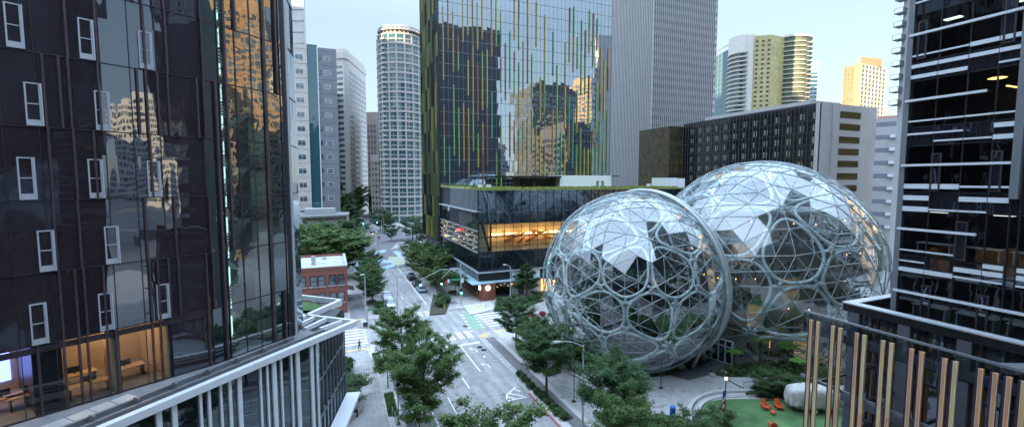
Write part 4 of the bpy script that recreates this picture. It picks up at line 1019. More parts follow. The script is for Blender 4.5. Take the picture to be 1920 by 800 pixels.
def disc_sign(label, c, n, r_):
    b = MB(); c = Vector(c); n = Vector(n).normalized(); t = n.cross(Vector((0,0,1))).normalized(); up = Vector((0,0,1))
    ring = [c+t*math.cos(q*math.pi/12)*r_+up*math.sin(q*math.pi/12)*r_ for q in range(24)]
    b.add([p for p in ring]+[p+n*.1 for p in ring], [tuple(range(24))]+[tuple(range(47, 23, -1))]+[((i+1)%24, i, 24+i, 24+(i+1)%24) for i in range(24)], 0)
    # dark cup emblem on the face
    f = c+n*.11
    for (x0, x1, z0_, z1_) in ((-.28,.28,-.32,.1),(-.18,.18,.18,.26),(.3,.4,-.2,.02)):
        P = [f+t*x0*r_+up*z0_*r_, f+t*x1*r_+up*z0_*r_, f+t*x1*r_+up*z1_*r_, f+t*x0*r_+up*z1_*r_]
        b.add(P, [(0,1,2,3)], 1)
    return tag(b.build('round_sign', [emit('cream_sign', (1,.86,.72), .75) if 'cream_sign' not in MATS else MATS['cream_sign'], M_wood]), label, 'sign', 'round signs on the wood corner')
disc_sign('round cream lit sign on the wood corner wall facing the crossing', (MX0+1.6, MY0-1.72, 3.0), (0,-1,0), .55)
disc_sign('round cream sign on the street side of the wood corner', (MX0-.02, MY0-.8, 3.0), (-1,0,0), .5)
b = MB(); Yp = 112
xa = hit(1050, 338, (0, Yp), (1, 0))[0]; xb = hit(1146, 338, (0, Yp), (1, 0))[0]; b.box(xa, xb, Yp, Yp+8, 25, zt(328, 120)); b.build('white_penthouse', M_wht, MC)
b = MB(); xc = hit(925, 338, (0, Yp), (1, 0))[0]; b.box(xc, xa, Yp-1, Yp+8, zt(333,116), zt(333,116)+.5, 0)
for k in range(6): b.box(xc+3+k*3, xc+3.2+k*3, Yp, Yp+.2, 25, zt(333,116), 0)
b.box(xc+9, xa, Yp+3, Yp+8, 25, zt(334,116)); b.box(xb, xb+2, Yp-1, Yp+8, zt(330,120), zt(328,120)); b.build('roof_canopy', M_black, MC)
b = MB(); b.box(xc+13, xc+14, Yp+2.9, Yp+3, 25, 26.4); b.build('penthouse_window', M_gW, MC)
b = MB()
for dx in (0.70, .80): xx = xa+(xb-xa)*dx; b.box(xx, xx+.8, Yp-.08, Yp-.02, 25.1, 26.9)
b.build('penthouse_door', M_mgrey, MC)
xa = hit(1240, 340, (0, 99), (1, 0))[0]; xb = hit(1284, 340, (0, 99), (1, 0))[0]
b = MB(); b.box(xa, xb-2.6, 99, 103, 25, zt(333,118)); b.box(xb-2.5, xb, 99, 103, 25, zt(334,118)); b.build('roof_plant_box', M_wht, MC)
b = MB(); b.box(MX0+1.5, MX0+2.4, MY0+4, MY0+5, 25.05, 26.0); b.box(MX0+3.6, MX0+4.5, MY0+4, MY0+5, 25.05, 26.0); b.box(79,79.8,96,96.8,25,26.1); b.build('roof_unit', M_wht, MC)

# =================================================================== STRIPED OFFICE TOWER
ST = thing('striped_tower', 'tall grey office tower with close vertical white ribs behind the finned tower', 'office tower', (140.6, 170, 0))
xL, xR, yN, yF, zS = 140.6, 179.3, 170.0, 210.0, 165
b = MB(); b.box(xL+.2, xR-.2, yN+.2, yF, 0, zS); b.build('wall', M_concd, ST)
b = MB()
k = 0
z = 10
while z < zS-4: b.box(xL+.1, xR-.1, yN-.0, yN+.15, z+1.3, z+3.0); b.box(xL-.0, xL+.15, yN+.2, yF, z+1.5, z+3.6); z += 3.7
b.build('window_band', M_gW, ST)
b = MB(); n_ = 33
for i in range(n_+1): x = xL+(xR-xL)*i/n_; b.box(x-.17, x+.17, yN-.42, yN-.02, 6, zS)
n_ = 33
for i in range(n_+1): y = yN+(yF-yN)*i/n_; b.box(xL-.45, xL-.02, y-.3, y+.3, 6, zS)
b.build('rib', mat('pale_rib', (.40,.39,.39), .55, var=.05), ST)
b = MB(); b.box(xL-.6, xR, yN-.6, yF, zS, zS+3); b.build('roof', M_concg, ST)

# =================================================================== DARK OFFICE SLAB
OS = thing('dark_office_slab', 'long dark glass office slab with pale concrete end wall behind the larger dome', 'office building', (133, 87, 0))
zO = 49.5; y2 = 141
b = MB(); b.box(133, 158.5, 87, y2, 0, zO-.6); b.build('wall', M_black, OS)
b = MB(); b.box(132.9, 138.2, 86.7, 87.0, 0, zO, 0); b.box(138.2, 158.6, 86.3, 87.0, 0, zO, 0); b.box(132.9, 133.0, 86.7, 88.2, 0, zO); b.build('end_wall', M_concg, OS)
gl = MB(); panes(gl, (133, y2), (0, -1), 0, 53.0, 2, zO-.6, 1.33, 1.8, tilt=.004, off=.02); gl.build('glazing', mirror_glass('charcoal_mirror_glass', (.012,.013,.016), (.8,.85,.95), 1.9, .02, .4), OS)
b = MB(); 
k = 0
while k*1.33 < 53: b.ob((133, y2), (0, -1), k*1.33-.05, k*1.33+.05, .02, .28, 2, zO-.6); k += 1
z = zO-1.2
while z > 3: b.ob((133, y2), (0, -1), 0, 53, .02, .10, z-.05, z+.05); b.ob((133, y2), (0, -1), 0, 53, .02, .10, z-1.85, z-1.80); z -= 3.6
b.build('mullion', mat('slab_mullion', (.10,.10,.105), .45, metal=.3), OS)
sp = []; z = zO-4.3; rr = random.Random(5)
while z > 24:
    for k in range(13):
        a = 1.33*(2.0+3*k)+1.33
        sp.append((a+.5, z, .34, 1.75)); 
        if rr.random() < .8: sp.append((a+1.35, z, .30, 1.75))
    z -= 3.6
windows(OS, (133, y2), (0, -1), sp, M_gR, mat('pale_gold_frame', (.50,.45,.30), .4), fr=.10, off=.06)
sp = [(hit(1590, 300, (138.2,86.3), (1,0))[0], zt(y, 131)*1.0-1.0, 9.6, 1.9) for y in (212, 235, 260, 283, 306, 330, 353, 377)]
windows(OS, (138.2, 86.3), (1, 0), sp, M_gO, M_black, fr=.12, off=.02)
b = MB(); b.box(136, 150, 92, 133, zO-.6, zO+1.8); b.build('roof_penthouse', M_conc, OS)
b = MB(); b.box(132.95, 134, 88.2, y2, zO-.6, zO+.1); b.build('parapet', M_dgrey, OS)
b = MB(); b.tube([(137,92,zO),(137,92,zO+7)], .12, 5); b.build('antenna', M_lgrey, OS)
b = MB(); xa, xb = hit(1254, 300, (0,141.2), (1,0))[0], 133; b.box(xa, xb-.1, 141.1, 160, 0, zt(240, 185)); b.build('rear_wing', mat('olive_brown_wing', (.07,.055,.025), .5, var=.5, scale=.5), OS)
b = MB()
for k in range(9): x = xa+(xb-xa)*k/8; b.box(x-.12, x+.12, 140.9, 141.1, 0, zt(240,185))
b.build('rear_wing_mullion', M_black, OS)
rr = random.Random(6); windows(OS, (xa, 141.1), (1, 0), [((xb-xa)*(i+.5)/9, 12+j*3.6, (xb-xa)/9*.6, rr.choice((1.4, 2.2))) for i in range(9) for j in range(9) if rr.random() < .8], M_gO, mat('old_gold_frame', (.22,.17,.06), .5), fr=.12, off=.1)
# lighter block behind, right of the end wall
PB = thing('pale_balcony_block', 'pale apartment block with small balconies behind the dark slab, partly hidden by the right tower', 'apartment building', tuple(fp(1650,175)))
a_, c_ = fp(1600,180), fp(1690,170); b = MB(); b.prism([tuple(a_), tuple(c_), tuple(fp(1700,200)), tuple(fp(1610,210))], 0, zt(222,175), 0); b.build('wall', M_concg, PB)
b = MB(); b.prism([tuple(fp(1640,180)), tuple(fp(1675,177)), tuple(fp(1680,195)), tuple(fp(1640,198))], zt(222,175), zt(215,175), 0); b.build('roof', mat('terracotta_roof', (.42,.2,.13), .8), PB)
u_ = (c_-a_).normalized()[:]; L_ = (c_-a_).length
b = MB(); z = 8
while z < zt(222,175)-3: b.ob(tuple(a_), u_, 0, L_, 0, .1, z, z+1.6); z += 5.0
b.build('window_band', mat('dusky_panel', (.20,.21,.25), .4), PB)
z = 8.5
while z < zt(222,175)-3: b = MB(); b.ob(tuple(a_), u_, L_*.72, L_*.83, .1, 1.2, z-.2, z+1.0); z += 5.0; b.build('balcony', M_wht, PB)

# =================================================================== FAR RESIDENTIAL TOWERS (right)
TG = thing('teal_glass_tower', 'teal glass tower immediately left of the golden curved tower', 'apartment tower', tuple(fp(1350,380)))
zT = zt(98,380); a_, m_, c_ = fp(1334,395), fp(1356,375), fp(1374,385)
b = MB(); b.prism([tuple(a_), tuple(m_), tuple(c_), tuple(fp(1380,420)), tuple(fp(1340,430))], 0, zT); b.build('wall', M_gT, TG)
b = MB()
for k in range(34): strip(b, [a_-Vector((0,.2)), m_-Vector((0,.2)), c_-Vector((0,.2))], .3, 6+k*4, 6.5+k*4)
for t in (0, .25, .5, .75, 1): p = a_.lerp(m_, t); b.box(p.x-.2, p.x+.2, p.y-.6, p.y-.1, 0, zT)
b.build('mullion', M_gD if False else M_mgrey, TG)
GC = thing('golden_curved_tower', 'golden lit curved apartment tower with stacked round balconies and a white crown', 'apartment tower', tuple(fp(1440,350)))
zC = zt(72,350); b = MB()
cA = fp(1388,352); b.lathe((cA.x, cA.y+2, 0), [(9.5,0),(9.5,zt(100,350))], 24); b.build('round_wing', M_gT, GC)
b = MB()
k = 0
while 8+k*3.3 < zt(100,350): b.lathe((cA.x-.6, cA.y+1.6, 8+k*3.3), [(10.6,0),(10.6,1.0)], 24); k += 1
b.build('balcony', M_crm, GC)
b = MB(); b.lathe((cA.x, cA.y+2, zt(100,350)), [(10.4,0),(10.4,zC-zt(100,350)+1)], 24); pq = fp(1399,342); b.box(pq.x-1.2, pq.x+1.4, pq.y-1, pq.y+8, 0, zC); b.build('crown', M_concw, GC)
b = MB(); g1_, g2_, g3_ = fp(1404,342), fp(1437,338), fp(1437,360); b.prism([tuple(g1_), tuple(g2_), tuple(fp(1500,360)), tuple(fp(1410,370))], 0, zC-1); b.build('wall', mat('cream_green_glass', (.42,.36,.16), .3, var=.25, scale=.3), GC)
u_ = (g2_-g1_).normalized()[:]; L_ = (g2_-g1_).length
sp = []
for j in range(22):
    for i in range(3): sp.append((L_*(i+.5)/3, zC-6-j*3.4, L_/3*.62, 2.0))
windows(GC, tuple(g1_), u_, sp, M_gO, M_crm, fr=.25, off=.05)
cB = fp(1468,356); b = MB(); b.lathe((cB.x, cB.y, 0), [(14.2,0),(14.2,zC-1)], 32); b.build('curved_wall', mat('olive_teal_wall', (.10,.13,.10), .4, var=.4, scale=.15), GC)
for k in range(24):
    z = zC-5-k*3.4; b = MB(); P = []
    for d in range(-150, 20, 10):
        v = Vector((math.cos(R(d-20)), math.sin(R(d-20))))
        r_ = 15.6 if (d//10) % 9 not in (2, 3) else 14.4
        P.append((cB.x+v.x*r_, cB.y+v.y*r_))
    b.prism(P+[(cB.x, cB.y)], z, z+.6); b.build('balcony_ring', M_crm, GC)
b = MB(); b.lathe((cB.x, cB.y, zC-1), [(15.4,0),(15.4,1.6),(13,1.6),(13,2.2)], 32); b.build('roof', M_concw, GC)
LT = thing('lattice_tower', 'distant tower with brown side, pale gridded front and stepped roof, right of golden tower', 'apartment tower', tuple(fp(1605,350)))
zL = zt(122,350); a_, m_, c_ = fp(1571,352), fp(1603,345), fp(1648,362)
b = MB(); b.prism([tuple(a_), tuple(m_), tuple(fp(1645,385)), tuple(fp(1590,390))], 0, zL-1); b.build('brown_wall', M_brn, LT)
b = MB(); b.prism([tuple(m_), tuple(c_), tuple(fp(1650,388)), tuple(fp(1612,392))], 0, zL); b.build('front_wall', M_gW, LT)
u_ = (c_-m_).normalized()[:]; L_ = (c_-m_).length; b = MB()
for i in range(8): b.ob(tuple(m_), u_, L_*i/7-.4, L_*i/7+.4, 0, .5, 0, zL)
for k in range(36): b.ob(tuple(m_), u_, 0, L_, 0, .3, zL-1.0-k*3.3, zL-k*3.3)
b.build('lattice', M_crm, LT)
u_ = (m_-a_).normalized()[:]; L_ = (m_-a_).length
windows(LT, tuple(a_), u_, [(L_*(i+.5)/5, zL-5-j*3.3, L_/5*.5, 1.8) for j in range(20) for i in range(5)], M_gO, M_tanc, fr=.2, off=.05)
b = MB(); b.ob(tuple(a_), u_, L_*.62, L_, 0, .6, 0, zL+1); b.build('cream_pier', M_tanc, LT)
b = MB(); p = fp(1615,362); b.prism([tuple(fp(1600,350)), tuple(fp(1640,356)), tuple(fp(1640,375)), tuple(fp(1602,378))], zL, zt(108,352)); b.build('roof_box', M_tanc, LT)
ET = thing('small_far_tower', 'small distant blue grey tower just right of the golden curved tower', 'tower', tuple(fp(1515,460)))
b = MB(); b.prism([tuple(fp(1508,460)), tuple(fp(1523,460)), tuple(fp(1523,480)), tuple(fp(1510,480))], 0, zt(137,460)); b.build('wall', M_gT, ET)
b = MB()
for k in range(36): strip(b, [fp(1508,459.6), fp(1523,459.6)], .4, 5+k*4, 6+k*4)
b.build('floor_band', M_wht, ET)
BT = thing('balcony_tower', 'tower edge with a column of small glass balconies behind the right dark tower', 'apartment tower', tuple(fp(1700,108)))
e0, e1 = fp(1674,108), fp(1790,100); b = MB(); b.prism([tuple(e0), tuple(e1), tuple(fp(1800,120)), tuple(fp(1690,125))], 0, 100); b.build('wall', M_concg, BT)
for k in range(14):
    z = zt(198,108)+k*3.05; p = fp(1669.5,108); b = MB(); b.box(p.x-1.0, p.x+1.3, p.y-.9, p.y+.9, z, z+.15, 0)
    for dx, dy in ((-1.0,-.9),(-1.0,.85),(-.1,-.9),(.9,-.9)): b.box(p.x+dx, p.x+dx+.06, p.y+dy, p.y+dy+.06, z+.15, z+1.2, 0)
    b.box(p.x-1.0, p.x+1.3, p.y-.9, p.y-.84, z+1.15, z+1.22, 0); b.box(p.x-1.0, p.x-.94, p.y-.9, p.y+.9, z+1.15, z+1.22, 0)
    b.box(p.x-.96, p.x+1.3, p.y-.87, p.y-.85, z+.15, z+1.15, 1)
    b.build('balcony', [M_mgrey, M_dgl], BT)

# =================================================================== RIGHT BLACK TOWER
RB = thing('black_glass_tower', 'black glass tower with white horizontal bars filling the right edge', 'office tower', (34.3, 17.1, 0))
FL = [19.85+4.05*k for k in range(0, 30)]; zr_ = 112
oR, uR_ = (34.3, 17.1), (0, -1)      # facade facing the street (-X)
b = MB(); b.box(38.3, 92, -4, 17.0, 0, zr_); b.box(34.5, 38.3, -4, 17.0, 40, zr_); b.box(34.5, 38.3, -4, 17.0, 0, 18.2)
for z in FL[:6]: b.box(34.5, 38.3, -4, 17.0, z-1.9+4.05-.0, z-1.9+4.05+.3)
b.box(34.5, 38.3, 16.8, 17.0, 18.2, 40); b.build('wall', M_dgrey, RB)
pb_s = [0.0, .25, 1.62, 3.0, 4.25, 5.15]+[5.55+1.35*i for i in range(12)]
zv = []
for z in FL: zv += [z-1.7, z+1.2]
gl = MB(); rr_ = random.Random(1)
def pickR(i, j, r_):
    z = zv[j]
    if 17.5 < z < 37 and j % 2 == 0: return 1
    return 0
panes(gl, oR, uR_, 0, 0, 0, 0, 0, 0, tilt=.004, ss=pb_s, zs=zv, pick=pickR); gl.build('glazing', [M_gR, clear_glass('smoky_glass', (.42,.47,.50), 1.75, bump=.006)], RB)
b = MB()
for s_ in pb_s: b.ob(oR, uR_, s_-.03, s_+.03, 0, .07, 18, 70)
for z in zv[:26]: b.ob(oR, uR_, 0, 21, 0, .05, z-.03, z+.03)
b.build('mullion', M_black, RB)
b = MB(); b.ob(oR, uR_, -.02, .28, -.3, .16, 18, zr_); b.ob(oR, uR_, 5.15, 5.5, 0, .35, 26, zr_); b.build('corner_fin', M_mgrey, RB)
b = MB()   # white bars
seg = [(.25,1.62),(1.62,3.0),(3.0,4.25),(4.25,5.12)]; seg2 = [(5.6,6.95),(6.95,8.3)]
for k, z in enumerate(FL[:7]):
    e = 5.12 if k in (2,3,4) else (7 if k < 2 else 5.12); e = [9, 3.9, 5.12, 3.9, 5.12, 5.12, 5.12][k]
    b.ob(oR, uR_, .1, e, .10, .24, z-.07, z+.07)
pat = {0: [(2.55,.0,'')],}
rows = {  # floor index -> list of (dz, [(seg index, thick)])
 1: [(-1.35, [(0,.09),(1,.09)]), (-2.05, [(0,.08)]), (-2.6, [(0,.26),(1,.26),(2,.1),(3,.1),(4,.1),(5,.1)]), (-1.75, [(3,.24),(4,.24),(5,.24)]), (-2.15, [(2,.26),(3,.26),(4,.26),(5,.26)])],
 2: [(-1.32, [(0,.3),(1,.3),(2,.12),(3,.12)]), (-2.05, [(0,.3),(2,.28),(3,.28)]), (-2.75, [(0,.3),(1,.1),(2,.1)])],
 3: [(-1.3, [(0,.1),(1,.1),(2,.1),(3,.1)]), (-2.1, [(0,.12),(1,.1)]), (-1.95, [(3,.26)]), (-2.6, [(1,.1),(2,.1),(3,.26)])],
 4: [(-1.3, [(0,.1),(1,.1),(2,.24),(3,.24)]), (-1.95, [(0,.22),(1,.22),(2,.22),(3,.22)]), (-2.6, [(0,.22),(1,.22),(3,.1)])],
 5: [(-1.3, [(0,.1),(2,.2),(3,.2)]), (-2.1, [(0,.1),(1,.1),(2,.2)])],
 6: [(-1.3, [(0,.2),(1,.2),(2,.1)]), (-2.1, [(1,.1),(2,.2),(3,.2)])]}
sg_all = seg+seg2
for k, rws in rows.items():
    for dz, items in rws:
        for i, th in items:
            if i > 3 and k > 1: continue
            b.ob(oR, uR_, sg_all[i][0]+.02, sg_all[i][1]-.02, .075, .14, FL[k]+dz-th/2, FL[k]+dz+th/2)
b.build('white_bar', mat('white_bar', (.62,.64,.67), .4, var=.04), RB)
windows(RB, oR, uR_, [(1.85, 26.35, .5, 2.3), (4.5, 26.35, .5, 2.3), (.75, 34.5, .5, 2.3), (4.6, 34.4, .5, 2.5), (1.8, 18.3, .5, 2.2), (4.4, 18.3, .5, 2.2), (3.25, 22.3, .55, 2.3)], M_gR, M_bronze, fr=.09, off=.09)
for k in range(0, 5):
    z = FL[k]-1.7
    b = MB(); b.box(34.55, 38.3, -3.5, 16.7, z, z+.06); b.build('floor', M_mgrey, RB)
b = MB()
for k in (0, 1, 4):
    for i in range(5): b.box(36.2, 36.6, 15.5-i*3, 16.3-i*3, FL[k]+1.02, FL[k]+1.08)
b.build('ceiling_light', emit('pale_office_light', (.9,1,.85), .3), RB)
b = MB()
for i in range(3): b.lathe((36.2, 13.6-i*1.6, FL[3]+.9), [(.3,0),(.42,.04),(.3,.08)], 14); b.box(35.6, 36.8, 12.9-i*1.5, 13.0-i*1.5, FL[3]+.3, FL[3]+.36)
b.build('ring_lamp', emit('amber_ring_lamp', (1,.6,.2), .5), RB)
for i, (k, y) in enumerate(((0,15.6),(0,13.4),(0,11.2),(1,15.6),(1,13.4),(1,11.2))):
    z = FL[k]-1.64; p = (35.6, y)
    t = thing('desk', ['pale desk on the lowest office floor of the black tower, nearest its corner', 'pale desk on the lowest office floor of the black tower, second from its corner', 'pale desk on the lowest office floor of the black tower, third from its corner', 'pale desk one floor up in the black tower, nearest its corner', 'pale desk one floor up in the black tower, second from its corner', 'pale desk one floor up in the black tower, third from its corner'][i], 'desk', (35.6, y, z), 'desks behind the black tower glass')
    m_ = MB(); m_.box(35.2, 36.0, y-.9, y+.9, z+.7, z+.76); m_.build('desktop', M_wht, t)
    for dy in (-.8, .8): m_ = MB(); m_.box(35.25, 35.95, y+dy-.03, y+dy+.03, z, z+.7); m_.build('leg', M_wht, t)
# podium of the black tower
PO = thing('black_podium', 'black framed podium building with roof terrace below the right tower', 'building', (31.8, 18.6, 0))
b = MB(); b.box(32.3, 60, -4, 18.1, 0, 17.6); b.box(32.0, 32.3, -4, 18.35, 17.6, 18.3); b.box(32.3, 60, 18.1, 18.35, 17.6, 18.3); b.build('wall', M_dgrey, PO)
gl = MB(); panes(gl, (31.95, 18.4), (0, -1), 0, 22, .5, 18.28, 2.2, 4.2, tilt=.003); panes(gl, (60, 18.25), (-1, 0), 0, 28, .5, 17.6, 2.2, 4.2, tilt=.003); gl.build('glazing', M_gR, PO)
b = MB()
for z in (4.2, 8.3, 12.4, 16.4): b.ob((31.95, 18.4), (0, -1), 0, 22, 0, .3, z-.25, z+.25)
for k in range(9): b.ob((31.95, 18.4), (0, -1), k*2.75+.2, k*2.75+.8, 0, .22, .2, 18.3)
b.build('frame', mat('charcoal_frame', (.085,.09,.105), .5, var=.12), PO)
b = MB(); b.box(31.75, 32.35, -4, 18.6, 18.3, 18.8); b.box(32.35, 60, 18.1, 18.6, 18.3, 18.8); b.build('parapet', M_black, PO)
b = MB(); b.box(31.7, 32.4, -4, 18.65, 18.8, 18.88); b.box(32.4, 60, 18.05, 18.65, 18.8, 18.88); b.build('coping', M_lgrey, PO)
b = MB(); b.box(32.35, 34.3, -4, 18.1, 17.6, 17.75); b.build('roof', M_black, PO)
b = MB(); p = [(29.2,10.6),(31.75,9.4),(31.75,8.6),(29.0,10.0)]; b.prism(p, 17.9, 18.2); b.build('roof_brace', M_mgrey, PO)
gr = MB(); gr.box(31.98-.02, 31.98, 15.2, 16.6, 9.6, 11.6); gr.build('teal_lit_window', emit('teal_lit_window', (.35,.8,.8), .35), PO)
gr = MB(); gr.box(31.9, 31.93, 12.6, 13.5, 9.4, 11.8); gr.build('amber_lit_window', emit('amber_lit_window', (1,.5,.12), .7), PO)
# fin screen in front
FX = 28.5
FS = thing('fin_screen', 'screen of tall timber faced vertical fins standing in front of the black podium', 'screen', (FX, 19, 0))
rr = random.Random(12); wm3 = [M_woodl, M_woodp, M_woody]
for px, py in ((1516,590),(1529,594),(1557,601),(1570.5,605),(1602,613),(1616,617),(1651,626),(1667,632),(1705,641),(1724,647),(1767,659),(1787,664.5),(1835,677),(1862,686),(1888,693),(1916,700),(1955,712),(1985,720)):
    s_, z_ = hit(px+5, py, (FX, 30), (0, -1)); y = 30-s_
    b = MB(); 
    cuts = [0, 4+rr.random()*2, 8+rr.random()*2.5, 12+rr.random()*3, 18.05]
    for a, c_ in zip(cuts[:-1], cuts[1:]): b.box(FX-.02, FX+.16, y-.085, y+.05, a, c_-.02, rr.randrange(3))
    b.box(FX-.03, FX+.0, y-.105, y-.087, 0, 18.06, 3); b.box(FX-.03, FX+.0, y+.052, y+.07, 0, 18.06, 3); b.box(FX+.05, FX+.22, y+.09, y+.2, 0, 18.0, 4)
    b.build('fin', wm3+[M_wedge, M_plumd], FS)
b = MB(); b.box(FX+.36, FX+.5, -4, 19.3, 18.3, 18.42); b.box(FX+.36, FX+.48, -4, 19.3, 13.9, 14.1); b.box(FX+.36, FX+.48, -4, 19.3, 9.8, 10.0); b.box(FX+.36, FX+.48, -4, 19.3, 5.6, 5.8); b.build('rail', M_mgrey, FS)
b = MB()
for k in range(8):
    y = 18.2-k*2.75
    for z in (5.7, 9.9, 14.0): b.box(FX+.48, 31.7, y-.06, y+.06, z-.08, z+.08)
b.build('bracket', M_black, FS)
b = MB(); b.box(FX+.42, FX+.44, -4, 19.3, 17.0, 18.3); b.build('glass_panel', M_dgl, FS)

# =================================================================== OFF-FRAME CITY (seen in reflections, shades the street)
def bg_tower(label, x0, x1, y0, y1, h, m, fm=M_gW, fl=4.0, bay=4.0):
    t = thing('off_frame_tower', label, 'office tower', ((x0+x1)/2, (y0+y1)/2, 0), 'towers standing out of the picture')
    b = MB(); b.box(x0, x1, y0, y1, 0, h); b.build('wall', m, t)
    b = MB(); z = 5
    while z < h-3:
        for (o, u, L) in (((x0, y1), (0, -1), y1-y0), ((x1, y0), (0, 1), y1-y0), ((x0, y0), (1, 0), x1-x0), ((x1, y1), (-1, 0), x1-x0)):
            k = max(1, int(L/bay))
            for i in range(k): b.ob(o, u, L*(i+.16)/k, L*(i+.84)/k, .0, .05, z, z+fl*.58)
        z += fl
    b.build('window_band', fm, t)
    b = MB(); b.box(x0+4, x1-4, y0+4, y1-4, h, h+5); b.build('roof_box', m, t)
bg_tower('dark glass tower behind the viewer across the avenue', 150, 188, -100, -60, 100, M_dgrey)
bg_tower('tan tower behind the viewer, sunlit on its street side', 222, 262, -150, -90, 118, M_tanc)
bg_tower('dark tower behind the viewer next to the tan tower', 262, 300, -90, -50, 124, M_dgrey)
bg_tower('pale tower behind the viewer far down the avenue', 60, 96, -210, -170, 84, M_conc)
bg_tower('tan apartment tower right of the viewer, lit by the low sun', 240, 285, -62, 10, 124, M_tanc)
bg_tower('cream tower right of the viewer, beside the tan apartment tower', 205, 232, 16, 44, 90, M_crm)
bg_tower('glass tower behind the viewer, left side of the avenue', -60, 23.5, -44, -3.4, 54, M_gR, M_gM)
for i, (y0, y1, h) in enumerate(((-180,-112,150),(-112,-52,140),(-50,98,195),(99,99.5,138),(100,160,165),(162,225,172),(230,290,120))):  # row added out of view, heights set to block the low sun
    bg_tower(['pale stone', 'brown', 'grey', 'tan', 'white', 'dark grey', 'brick coloured'][i]+' tower added far left to block the sun, beyond the mirror glass tower', -335, -300, y0, y1, h, [M_conc, M_brn, M_concg, M_tanc, M_concw, M_concd, M_concp][i])
bg_tower('low dark block added to darken reflections, between the black tower and the tan tower', 140, 175, -40, 8, 60, M_dgrey, M_gM)  # unseen block added to keep the lower glass reflection dark

for i, (x, y, wx, wy, h) in enumerate(((330,-260,60,40,90),(120,-420,70,50,110),(420,-120,50,50,95),(10,-300,60,50,90),(-120,-260,60,60,80),(430,40,60,60,70),(200,-330,50,50,75))):
    bg_tower(['grey office tower far behind the viewer', 'blue glass tower furthest behind the viewer', 'cream tower far to the right of the viewer', 'brown tower behind the viewer on the avenue', 'white tower behind the viewer, left of the avenue', 'low tan tower far to the right', 'dark office tower far behind the viewer'][i], x-wx/2, x+wx/2, y-wy/2, y+wy/2, h, [M_concg, M_gT, M_crm, M_brn, M_concw, M_tanc, M_concd][i], fl=5, bay=5)
for i, (x0, x1, y0, y1, h, m_) in enumerate(((-70,-30,96,132,20,M_concp),(-120,-45,168,200,44,M_conc),(-64,-32,214,250,62,M_brn),(-105,-55,275,315,80,M_concw),(-150,-95,90,140,36,M_concg))):
    bg_tower(['low pinkish block on the left behind the mirror glass tower', 'mid height concrete block hidden left of the beige panel tower', 'brown block hidden behind the beige panel tower', 'white block hidden behind the mirror glass tower, further back', 'grey block hidden left of the low pinkish one'][i], x0, x1, y0, y1, h, m_)
# =================================================================== GLASS DOMES
def rotm(axis, ang):
    axis = np.array(axis, float); axis /= np.linalg.norm(axis); K = np.array([[0,-axis[2],axis[1]],[axis[2],0,-axis[0]],[-axis[1],axis[0],0]])
    return np.eye(3)+math.sin(ang)*K+(1-math.cos(ang))*K@K
PHI = (1+5**.5)/2
g5 = rotm((0,1,PHI), 2*math.pi/5); g2_ = rotm((0,0,1), math.pi)
grp = [np.eye(3)]; fr_ = [np.eye(3)]
while fr_:
    nw = []
    for g in fr_:
        for h in (g5, g2_):
            q = g@h
            if not any(np.allclose(q, e, atol=1e-6) for e in grp): grp.append(q); nw.append(q)
    fr_ = nw
ax5 = np.array((0,1,PHI)); ax5 /= np.linalg.norm(ax5)
def dists(p):
    D = sorted(np.linalg.norm(g@p-p) for g in grp)[1:6]; return D
best = None; rs = np.random.RandomState(1)
p = np.array([.3,.3,1.0]); p /= np.linalg.norm(p); cur = 9; step = .3
for it in range(1500):
    q = p+rs.randn(3)*step; q /= np.linalg.norm(q); D = dists(q); s_ = (max(D)-min(D))
    if s_ < cur: p, cur = q, s_
    elif it % 60 == 59: step *= .72
sites = np.array([g@p for g in grp])
bm = bmesh.new()
for v in sites: bm.verts.new(v)
bmesh.ops.convex_hull(bm, input=bm.verts); bm.verts.ensure_lookup_table()
cc = []
for f in bm.faces:
    a_, b_, c_ = [np.array(v.co) for v in f.verts[:3]]; n_ = np.cross(b_-a_, c_-a_); n_ /= np.linalg.norm(n_)
    if n_@a_ < 0: n_ = -n_
    if not any(np.linalg.norm(n_-e) < .02 for e in cc): cc.append(n_)
bm.free(); cc = np.array(cc)
cells = []
for s_ in sites:
    d = np.linalg.norm(cc-s_, axis=1); idx = np.argsort(d)[:5]
    t = np.cross(s_, [0.1,.2,.97]); t /= np.linalg.norm(t); b2 = np.cross(s_, t)
    idx = sorted(idx, key=lambda i: math.atan2(cc[i]@b2, cc[i]@t)); cells.append((s_, [cc[i] for i in idx]))
